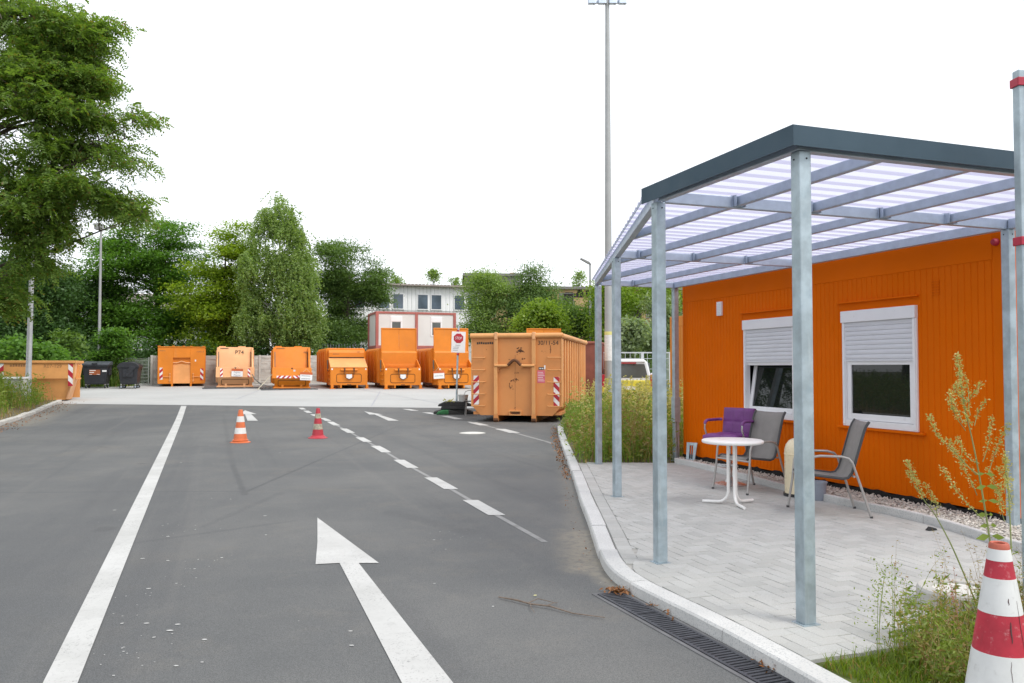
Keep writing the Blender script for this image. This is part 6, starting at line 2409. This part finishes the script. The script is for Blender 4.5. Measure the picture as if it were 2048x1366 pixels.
tree('locust_tree', 'pointed mid green tree in front of the brick building', 'tree', 'GREEN', (1.4, 59.3, GZ), 'lf_locust', 300, 130, .16, .08, .5, trunk_r=.18, limbs=24, droop=.1, seed=7, group=TG, flat=.6)
tree('leafy_shrub', 'bright yellow green shrub right behind the big orange container', 'shrub', 'SHRUB1', (1.7, 47.2, .47), 'lf_bright', 230, 60, .16, .11, .34, trunk_r=.07, limbs=16, seed=8, group='bright shrubs behind the containers')
tree('leafy_shrub', 'bushy light green shrub below the brick building beside the single street lamp', 'shrub', 'SHRUB2', (4.1, 50.2, .52), 'lf_shrub', 300, 70, .16, .11, .4, trunk_r=.08, limbs=16, seed=9, group='bright shrubs behind the containers')
tree('bushy_tree', 'bushy green tree seen between the canopy posts', 'tree', 'RIGHT', (7.0, 46.3, .45), 'lf_bright', 300, 120, .15, .09, .45, trunk_r=.14, limbs=24, droop=.1, seed=10, group=TG)
tree('silver_tree', 'silvery green feathery young tree beside the orange storage container', 'tree', 'SILVER', (7.0, 39.2, .3), 'lf_silver', 190, 30, .26, .07, .34, trunk_r=.07, limbs=16, droop=.3, seed=11, group=TG, flat=.8, squash=.3)
tree('leafy_shrub', 'small pale leaved shrub above the parked van', 'shrub', 'PALE', (5.35, 37.2, .27), 'lf_silver', 110, 26, .17, .13, .25, trunk_r=.04, limbs=10, seed=12, group='bright shrubs behind the containers')
tree('dark_tree', 'very dark tree group between the twin lamp post and the left lamp post', 'tree', 'DARK', (-31.5, 58.4, GZ), 'lf_dark', 420, 120, .18, .13, .55, trunk_r=.24, limbs=30, seed=13, group=TG)
tree('dark_tree', 'dark broad tree behind the left skips below the near locust', 'tree', 'LEFTD', (-28.6, 46.4, .45), 'lf_dark', 460, 120, .17, .11, .55, trunk_r=.24, limbs=30, seed=14, group=TG)
tree('sapling', 'light green feathery sapling left of the concrete wall above the domed bin', 'shrub', 'FERN1', (-23.2, 47.0, .47), 'lf_maple', 130, 30, .26, .11, .34, trunk_r=.05, limbs=14, droop=.2, seed=15, group='saplings by the left fence', flat=.8, squash=.3)
tree('sapling', 'light green feathery sapling behind the skip', 'shrub', 'FERN2', (-23.3, 42.3, .38), 'lf_shrub', 110, 30, .25, .11, .34, trunk_r=.05, limbs=14, droop=.2, seed=16, group='saplings by the left fence', flat=.8, squash=.3)
tree('sapling', 'low green bush above the skips at the left picture edge', 'shrub', 'FERN3', (-22.2, 37.3, .28), 'lf_maple', 170, 30, .22, .12, .36, trunk_r=.05, limbs=14, droop=.2, seed=17, group='saplings by the left fence')
for i, (x, y, z, rx, rz_, lab) in enumerate(((-13.4, 92, 10.9, .85, .9, 'thin rooftop birch showing over the left part of the white roof'), (-9.3, 95, 11.8, .55, 1.3, 'thin pointed rooftop birch over the middle of the white roof'),
                                            (-6.6, 92, 10.7, .5, .8, 'tiny rooftop sapling over the right part of the white roof'), (8.1, 96, 11.6, .8, .9, 'bare thin rooftop sapling on the soot stained brick roof'))):
    TREES['ROOF'] = [(x, y, z, rx, rz_), (x, y, z + rz_ * .8, rx * .5, rz_ * .6), (x - .1, y, z - rz_ * .7, rx * .8, rz_ * .5)]
    tree('thin_birch', lab, 'tree', 'ROOF', (x, y, GZ), 'lf_birch', 46, 16, .26, .16, .3, trunk_r=.07, limbs=10, seed=30 + i, group='saplings over the roofs')


# ---- near locust with pinnate fronds
def fronds(rg, C, D, length, pairs, lw, ll):
    """feather leaves: a drooping rachis from C along D with leaflet pairs"""
    n = len(C)
    D = D + rg.normal(size=(n, 3)) * .55
    D /= np.linalg.norm(D, axis=1)[:, None]
    up = rg.normal(size=(n, 3)) * .45 + np.array([0, 0, 1])
    Sd = np.cross(D, up)
    Sd /= np.linalg.norm(Sd, axis=1)[:, None]
    Ln = length * rg.uniform(.7, 1.25, n)
    out = []
    for k in range(pairs):
        t = (k + .8) / pairs
        P_ = C + D * (Ln * t)[:, None] + np.array([0, 0, -1]) * (Ln * .35 * t * t)[:, None]
        for s in (-1, 1):
            a = Sd * s * .9 + D * .45 + np.array([0, 0, -.25]) + rg.normal(size=(n, 3)) * .18
            a /= np.linalg.norm(a, axis=1)[:, None]
            w = np.cross(a, up)
            w /= np.linalg.norm(w, axis=1)[:, None]
            k_ = (ll * (1 - .35 * abs(t - .5)) * rg.uniform(.8, 1.2, n))[:, None]
            out.append(np.stack([P_, P_ + a * k_ * .5 + w * lw * .5, P_ + a * k_, P_ + a * k_ * .5 - w * lw * .5], axis=1))
    return np.concatenate(out)


rg = np.random.default_rng(77)
nb = (-18.2, 25.2, .15)
near = thing('locust_tree', 'large near locust tree with feathery leaves overhanging the left side of the road', 'tree', nb, 0, 'near locust trees')
lob = TREES['NEAR']
C, dirs = clumps(rg, lob, 1150, shell=.25, gap=.25, pw=.42)
m = MB()
B = Vector(nb)
tpts = [Vector((0, 0, -.1)), Vector((.1, 0, 2.5)), Vector((.5, -.2, 5)), Vector((1.2, -.5, 8)), Vector((2.4, -.8, 11.5)), Vector((3.2, -1, 14))]
m.tube(tpts, [.30, .25, .22, .17, .10, .03], 10)
boughs = []
for l in lob:
    c = Vector(l[:3]) - B
    h0 = max(1.8, min(11, c.z - abs(c.x) * .25 - .6))
    i = min(range(len(tpts)), key=lambda q: abs(tpts[q].z - h0))
    s = tpts[i]
    e = c + Vector((l[3] * .2, 0, l[4] * .1))
    mid = s.lerp(e, .5) + Vector((0, 0, .5))
    pth = [s, s.lerp(mid, .6) + Vector((0, 0, .15)), mid, mid.lerp(e, .6), e]
    m.tube(pth, [.08, .06, .04, .02, .006], 6)
    boughs += pth[1:]
BA = np.array([tuple(b_ + B) for b_ in boughs])
TD = []
for k in range(len(C)):
    j = int(np.argmin(((BA - C[k]) ** 2).sum(axis=1) + rg.random(len(BA)) * 1.5))
    a, e = Vector(BA[j]) - B, Vector(C[k]) - B
    d = (e - a)
    TD.append(tuple(d.normalized() + Vector((.35, 0, -.05))))
    if k % 2 == 0:
        m.tube([a, a.lerp(e, .5) + Vector((0, 0, .12)), e], [.022, .015, .006], 4)
m.build('trunk', M['bark'], near, smooth=True, clean=False)
TD = np.array(TD)
per = 15
Cp = np.repeat(C, per, axis=0) + rg.normal(size=(len(C) * per, 3)) * np.array([.27, .27, .11])
Q = fronds(rg, Cp, np.repeat(TD, per, axis=0), .34, 5, .055, .125)
quads_mesh('crown', Q - np.array(nb), M['lf_near'], near)
for i, (x, y, s, rz_, lab) in enumerate(((-21.5, 17.0, .95, 1.1, 'locust tree beyond the left picture edge, mirrored in the cabin windows'), (-16.5, 8.0, .8, 2.4, 'second locust tree outside the left picture edge'),
                                        (-29, 24, 1.05, 4.0, 'locust tree standing deeper in the left verge outside the picture'))):
    c = copy_tree(near)
    c.location = (x, y, .1)
    c.rotation_euler.z = rz_ + 1.6
    c.scale = (s, s, s)
    c['label'] = lab


# ---- blades, stems and weeds
def patchy(P_):
    x, y = P_[:, 0], P_[:, 1]
    return np.clip(.72 + .28 * np.sin(1.9 * x + .8 * y) * np.sin(1.2 * y - 1.4 * x + 1) + .22 * np.sin(4.1 * x - 3.3 * y), .35, 1.2)[:, None]


def blades(rg, P_, h, w, lean=.35, hs=1.0):
    """P_: (n,3) roots. each blade two quads bending over"""
    n = len(P_)
    a = rg.uniform(0, 2 * math.pi, n)
    d = np.stack([np.cos(a), np.sin(a), np.zeros(n)], 1)
    s = np.stack([-np.sin(a), np.cos(a), np.zeros(n)], 1)
    H = (h[0] + (h[1] - h[0]) * rg.random(n) ** 1.4)[:, None] * hs
    ln = (rg.random(n) * lean)[:, None]
    up = np.array([0, 0, 1.])
    p1 = P_ + up * H * .55 + d * H * ln * .4
    p2 = P_ + up * H + d * H * ln * 1.3
    W_ = (w * rg.uniform(.7, 1.3, n))[:, None]
    q1 = np.stack([P_ - s * W_, P_ + s * W_, p1 + s * W_ * .8, p1 - s * W_ * .8], 1)
    q2 = np.stack([p1 - s * W_ * .8, p1 + s * W_ * .8, p2 + s * W_ * .12, p2 - s * W_ * .12], 1)
    return np.concatenate([q1, q2])


def weed_stems(rg, P_, h, w, leaves, ll, lw, lo=.25, spread=.10, lean=.2, hs=1.0):
    """upright stems with small leaves or seed clusters; returns (stem quads, leaf quads)"""
    n = len(P_)
    a = rg.uniform(0, 2 * math.pi, n)
    d = np.stack([np.cos(a), np.sin(a), np.zeros(n)], 1)
    s = np.stack([-np.sin(a), np.cos(a), np.zeros(n)], 1)
    H = (h[0] + (h[1] - h[0]) * rg.random(n))[:, None] * hs
    ln = rg.random(n)[:, None] * lean
    up = np.array([0, 0, 1.])

    def at(t):
        return P_ + up * H * t + d * H * ln * t * t
    qs = []
    for t0, t1 in ((0, .4), (.4, .75), (.75, 1)):
        w0, w1 = w * (1 - .7 * t0), w * (1 - .7 * t1)
        for sd in (s, d):
            qs.append(np.stack([at(t0) - sd * w0, at(t0) + sd * w0, at(t1) + sd * w1, at(t1) - sd * w1], 1))
    C = []
    for k in range(leaves):
        t = (lo + (1 - lo) * rg.random(n))[:, None]
        C.append(at(t) + rg.normal(size=(n, 3)) * np.array([1, 1, .5]) * spread * (1.15 - t))
    C = np.concatenate(C)
    return np.concatenate(qs), leaf_quads(rg, C, ll, lw, -.3, .3)


def scatter(rg, n, pg, zoff, dens=None):
    xs_ = [p[0] for p in pg]
    ys_ = [p[1] for p in pg]
    V_ = [Vector((*p, 0)) for p in pg]
    out = []
    while len(out) < n:
        x, y = rg.uniform(min(xs_), max(xs_)), rg.uniform(min(ys_), max(ys_))
        if inside((x, y), V_) and (dens is None or rg.random() < dens(x, y)):
            out.append((x, y, zg(y) + zoff))
    return np.array(out)


rg = np.random.default_rng(5)


def bed_dens(x, y):
    e = x - (KR.at(KR.s_at_y(max(12.6, min(20.4, y)))).x + .14)
    return min(1, .25 + e * 1.2) * (1 if y < 19 else .7)


Pb = scatter(rg, 10000, BED, .05, bed_dens)
tag(quads_mesh('tall_grass', blades(rg, Pb, (.2, .85), .006, .75, patchy(Pb)), M['grass']), kind='stuff')
Pd = scatter(rg, 3000, BED, .05, bed_dens)
s_, l_ = weed_stems(rg, Pd, (.4, 1.0), .0045, 14, .055, .02, .3, .09, .35, patchy(Pd))
tag(quads_mesh('dry_weeds', np.concatenate([s_, l_]), M['grass_dry']), kind='stuff')
Pg = scatter(rg, 1900, BED, .05, lambda x, y: bed_dens(x, y) * (.25 + .75 * (math.sin(x * 2.1 + y * .9) > -.1)))
s_, l_ = weed_stems(rg, Pg, (.35, 1.1), .005, 22, .09, .032, .1, .13, .35, patchy(Pg))
tag(quads_mesh('green_weeds', np.concatenate([s_, l_]), M['weed_leaf']), kind='stuff')
Pt = scatter(rg, 170, [(1.25, 15), (1.2, 20), (2.2, 23), (4.6, 23), (4.2, 16), (2.6, 13.3), (1.4, 12.8)], .05, lambda x, y: .3 + .7 * (x > 2.0))
s_, l_ = weed_stems(rg, Pt, (.9, 1.35), .005, 34, .06, .03, .45, .09, .15)
tag(quads_mesh('tall_weeds', np.concatenate([s_, l_]), M['seed']), kind='stuff')
# tufts hanging over the far end of the kerb, thick near the container's corner
Pk = scatter(rg, 1500, [(1.25, 15.5), (1.35, 20.4), (1.95, 22.0), (2.5, 22.0), (2.2, 16)], .05)
s_, l_ = weed_stems(rg, Pk, (.3, .75), .004, 14, .07, .02, .1, .12)
tag(quads_mesh('green_weeds', np.concatenate([s_, l_]), M['grass']), kind='stuff')

# left verge
VL = [(KL.at(s, -.15).x, KL.at(s, -.15).y) for s in np.linspace(KL.s_at_y(14), KL.L, 20)] + [(-24, 33.5), (-30, 27), (-27, 18), (-19, 12)]


def vd(x, y):
    s0 = KL.s_at_y(y)
    e = KL.at(s0).x - x
    return max(.03, min(1, (e - .3) / 1.3))


def lift(Pn):
    for p in Pn:
        e = KL.at(KL.s_at_y(p[1])).x - p[0]
        p[2] += .05 + .22 * min(1, max(0, e) / 6)
    return Pn


Pv = lift(np.concatenate([scatter(rg, 10000, VL, .05, vd), scatter(rg, 3000, [(-16.1, 27), (-17.7, 31.3), (-23, 31.5), (-20, 27)], .05, vd)]))
tag(quads_mesh('verge_grass', blades(rg, Pv, (.15, .65), .010, .5), M['grass']), kind='stuff')
Pv = lift(np.concatenate([scatter(rg, 1900, VL, .05, vd), scatter(rg, 700, [(-16.1, 27), (-17.7, 31.3), (-23, 31.5), (-20, 27)], .05, vd)]))
s_, l_ = weed_stems(rg, Pv, (.4, 1.15), .006, 20, .11, .036, .1, .14)
tag(quads_mesh('green_weeds', np.concatenate([s_, l_]), M['weed_leaf']), kind='stuff')
Pv = lift(scatter(rg, 1500, VL, .05, lambda x, y: max(.2, vd(x, y))))
s_, l_ = weed_stems(rg, Pv, (.3, .8), .005, 12, .06, .02, .3, .08)
tag(quads_mesh('dry_weeds', np.concatenate([s_, l_]), M['grass_dry']), kind='stuff')
Pv = lift(scatter(rg, 7000, VL, .03, lambda x, y: 1 - .7 * vd(x, y)))
tag(quads_mesh('dry_grass', blades(rg, Pv, (.04, .2), .008, .8), M['grass_dry']), kind='stuff')
# weeds behind the bins and along the fence
FE = [(-33, 44.9), (-24.6, 45.3), (-21.9, 45.9), (-22.2, 48), (-33, 47)]
Pf = scatter(rg, 4200, FE, .0)
tag(quads_mesh('fence_grass', blades(rg, Pf, (.3, 1.3), .02, .4), M['grass']), kind='stuff')
Pf = scatter(rg, 900, FE, .0)
s_, l_ = weed_stems(rg, Pf, (.6, 1.7), .01, 22, .16, .06, .1, .16)
tag(quads_mesh('green_weeds', np.concatenate([s_, l_]), M['lf_shrub']), kind='stuff')
UN = [(-48, 49), (-21, 50.5), (-9.8, 53.5), (-9.8, 57), (-48, 57)]
Pf = scatter(rg, 3500, UN, .0)
s_, l_ = weed_stems(rg, Pf, (.8, 2.8), .012, 20, .26, .12, .1, .3)
tag(quads_mesh('undergrowth', np.concatenate([s_, l_]), M['lf_dark']), kind='stuff')
RT = [(2.8, 36), (16, 36), (16, 50), (2.8, 48)]
Pf = scatter(rg, 1700, RT, .0)
s_, l_ = weed_stems(rg, Pf, (.6, 2.2), .012, 20, .22, .10, .1, .3)
tag(quads_mesh('undergrowth', np.concatenate([s_, l_]), M['lf_locust']), kind='stuff')

# ---- foreground weeds
FG = [(1.53, 4.06), (1.66, 3.80), (1.95, 2.8), (3.4, 2.8), (4.2, 4.6), (3.7, 4.9)]


FW = [(1.95, 4.30), (1.93, 3.7), (2.2, 3.2), (3.2, 3.1), (4.0, 4.7), (3.4, 4.95), (2.4, 4.55)]


def fgd(x, y):
    return 1.0


Pm = scatter(rg, 26000, FG, .06)
tag(quads_mesh('short_grass', blades(rg, Pm, (.02, .085), .0028, .9), M['grass_green']), kind='stuff')
Pm = scatter(rg, 5200, FG, .06, lambda x, y: min(1, max(.02, (x - 1.75 - (4.1 - y) * .25) * 1.6)))
Pq = scatter(rg, 1700, FW, .06)
tag(quads_mesh('dry_grass', blades(rg, Pq, (.10, .40), .0020, .7), M['grass_dry']), kind='stuff')
tag(quads_mesh('short_grass', blades(rg, Pm, (.04, .15), .0028, .9), M['grass_green']), kind='stuff')
Pw = scatter(rg, 460, FW, .05)
s_, l_ = weed_stems(rg, Pw, (.12, .46), .0022, 80, .036, .0105, .05, .075, .3, .5 + .5 * rg.random((460, 1)))
tag(quads_mesh('green_weeds', np.concatenate([s_, l_]), M['weed_leaf']), kind='stuff')
Pw = scatter(rg, 45, FW, .05)
s_, l_ = weed_stems(rg, Pw, (.3, .55), .0015, 40, .014, .006, .4, .035, .3)
tag(quads_mesh('dry_weeds', np.concatenate([s_, l_]), M['seed_pink']), kind='stuff')
Pw = scatter(rg, 300, FW, .05)
s_, l_ = weed_stems(rg, Pw, (.2, .58), .0014, 34, .02, .005, .3, .05, .5)
tag(quads_mesh('dry_weeds', np.concatenate([s_, l_]), M['grass_dry']), kind='stuff')
rgw = np.random.default_rng(44)
Pw = np.array([(2.02, 4.50, .07), (2.08, 4.46, .07), (2.13, 4.42, .07), (2.18, 4.48, .07), (1.83, 4.1, .07), (1.80, 4.02, .07), (1.87, 4.0, .07)])
s_, l_ = weed_stems(rgw, Pw, (.28, .52), .002, 70, .016, .008, .25, .10, .45)
tag(quads_mesh('fine_weeds', np.concatenate([s_, l_]), M['weed_leaf']), kind='stuff')


def mugwort(label, stem, brs, sr, seeds, ss, leaf_at=(), seed=1, group='tall mugwort plants in the foreground'):
    rg = np.random.default_rng(seed)
    B = Vector((stem[0][0], stem[0][1], .05))
    root = thing('mugwort_plant', label, 'plant', B, 0, group)
    sp = chaikin([tuple(Vector((*p[:2], max(.05, p[2]))) - B) for p in stem], 2)
    n = len(sp)
    MB().tube(sp, [sr * (1 - .8 * i / (n - 1)) for i in range(n)], 6).build('stem', M['stem'], root, smooth=True)
    allq = []

    def seed_on(path, t0, dens, size):
        for i in range(len(path) - 1):
            a, b_ = np.array(path[i]), np.array(path[i + 1])
            t = i / (len(path) - 1)
            if t < t0:
                continue
            k = max(1, int(np.linalg.norm(b_ - a) * dens * (.35 + .65 * (t - t0) / (1 - t0 + 1e-3))))
            c = a + (b_ - a) * rg.random(k)[:, None] + rg.normal(size=(k, 3)) * np.array([.9, .9, .6]) * size * .85
            allq.append(leaf_quads(rg, c, size, size * .62, -.4, .2))
    for p in brs:
        bp_ = chaikin([tuple(Vector(q) - B) for q in p], 2)
        k = len(bp_)
        MB().tube(bp_, [sr * .42 * (1 - .75 * i / (k - 1)) for i in range(k)], 5).build('branch', M['stem'], root, smooth=True)
        seed_on(bp_, .25, seeds, ss)
    seed_on(sp, .62, seeds * 1.5, ss * 1.05)
    tag(quads_mesh('seed_heads', np.concatenate(allq), M['seed'], root), kind='stuff')
    if leaf_at:
        L_ = []
        for (px_, py_, pz_, dx_, ln) in leaf_at:
            c = np.array([[px_, py_, pz_]]) - np.array(B)
            d = np.array([dx_, rg.normal() * .3, -.12])
            d /= np.linalg.norm(d)
            w = np.array([0, 1, .5]) * ln * .22
            w2 = np.array([0, .3, 1]) * ln * .20
            a = c[0]
            L_.append([a, a + d * ln * .5 + w2, a + d * ln, a + d * ln * .5 - w2])
        for q_ in L_:
            quads_mesh('leaf', np.array([q_]), M['weed_leaf'], root)
    return root


lv = []
rgl = np.random.default_rng(8)
for z in (.60, .66, .72, .80, .88, .95, .52, .45, .40):
    for s in (-1, 1):
        lv.append((2.715 - (z - .5) * .08, 4.6, z, s * rgl.uniform(.6, 1), rgl.uniform(.04, .095)))
mugwort('tall branching mugwort with pale seed spikes in front of the orange cabin wall', MUG_STEM, MUG_BR, .0065, 1000, .0135, lv, 1)
mugwort('slender mugwort stem leaning left with pale seed tips, left of the tall one', MUG2_STEM, MUG2_BR, .005, 1000, .0135, (), 2)
mugwort('dense low mugwort with pale seed spikes beside the right canopy post', MUG3_STEM, MUG3_BR, .0065, 1000, .015, (), 3)

# ---- litter and a fallen twig
rg = np.random.default_rng(6)


def litter(n, pts, sx, sy, size, z=.012):
    C = []
    for k in range(n):
        x, y = pts[int(rg.integers(len(pts)))]
        x, y = x + rg.normal() * sx, y + rg.normal() * sy
        C.append((x, y, zg(y) + z + abs(rg.normal()) * .012))
    return leaf_quads(rg, np.array(C), size, size * .55, 0, .8)


tag(quads_mesh('leaf_litter', np.concatenate([litter(120, [(.73, 5.60), (.76, 5.57), (.70, 5.63)], .03, .03, .032), litter(26, [(.98, 5.08), (.90, 5.27)], .02, .05, .026),
                                              litter(30, [(1.28, 4.25), (1.33, 4.15)], .02, .03, .03)]), M['litter']), kind='stuff')
tag(quads_mesh('leaf_litter', litter(420, [(KR.at(s, -.08).x, KR.at(s, -.08).y) for s in np.linspace(KR.s_at_y(11.5), KR.L - .2, 20)], .05, .3, .045), M['litter']), kind='stuff')
tag(quads_mesh('leaf_litter', litter(700, [(KL.at(s, .22).x, KL.at(s, .22).y) for s in np.linspace(KL.s_at_y(16), KL.L - .5, 26)], .22, .3, .05), M['litter']), kind='stuff')
tag(quads_mesh('leaf_litter', litter(60, [(p.x - .12, p.y) for p in [KR.at(s) for s in np.linspace(KR.s_at_y(11), KR.s_at_y(5.9), 12)]], .05, .4, .02), M['litter']), kind='stuff')
tw = thing('fallen_twig', 'thin bare twig lying on the asphalt left of the drain', 'twig', (0, 0, .012))
m = MB()
m.tube([(-.09, 5.46, .004), (.03, 5.36, .012), (.12, 5.285, .008), (.24, 5.22, .014), (.38, 5.10, .004), (.57, 5.01, .006)], [.004, .006, .0055, .005, .004, .0025], 6)
m.tube([(.10, 5.295, .01), (.17, 5.33, .03), (.29, 5.31, .006)], [.004, .003, .002], 5)
m.tube([(.12, 5.285, .01), (.12, 5.2, .014), (.14, 5.12, .003)], [.003, .0025, .0015], 5)
m.tube([(.22, 5.235, .012), (.27, 5.27, .02), (.30, 5.33, .004)], [.003, .002, .0015], 5)
m.build('twig', M['twig'], tw, smooth=True)
MB().add([(.145, 5.50, .002), (.165, 5.49, .006), (.168, 5.51, .004), (.15, 5.515, .003)], [(0, 1, 2, 3)]).build('yellow_leaf', M['tape_yellow'], tw, clean=False)
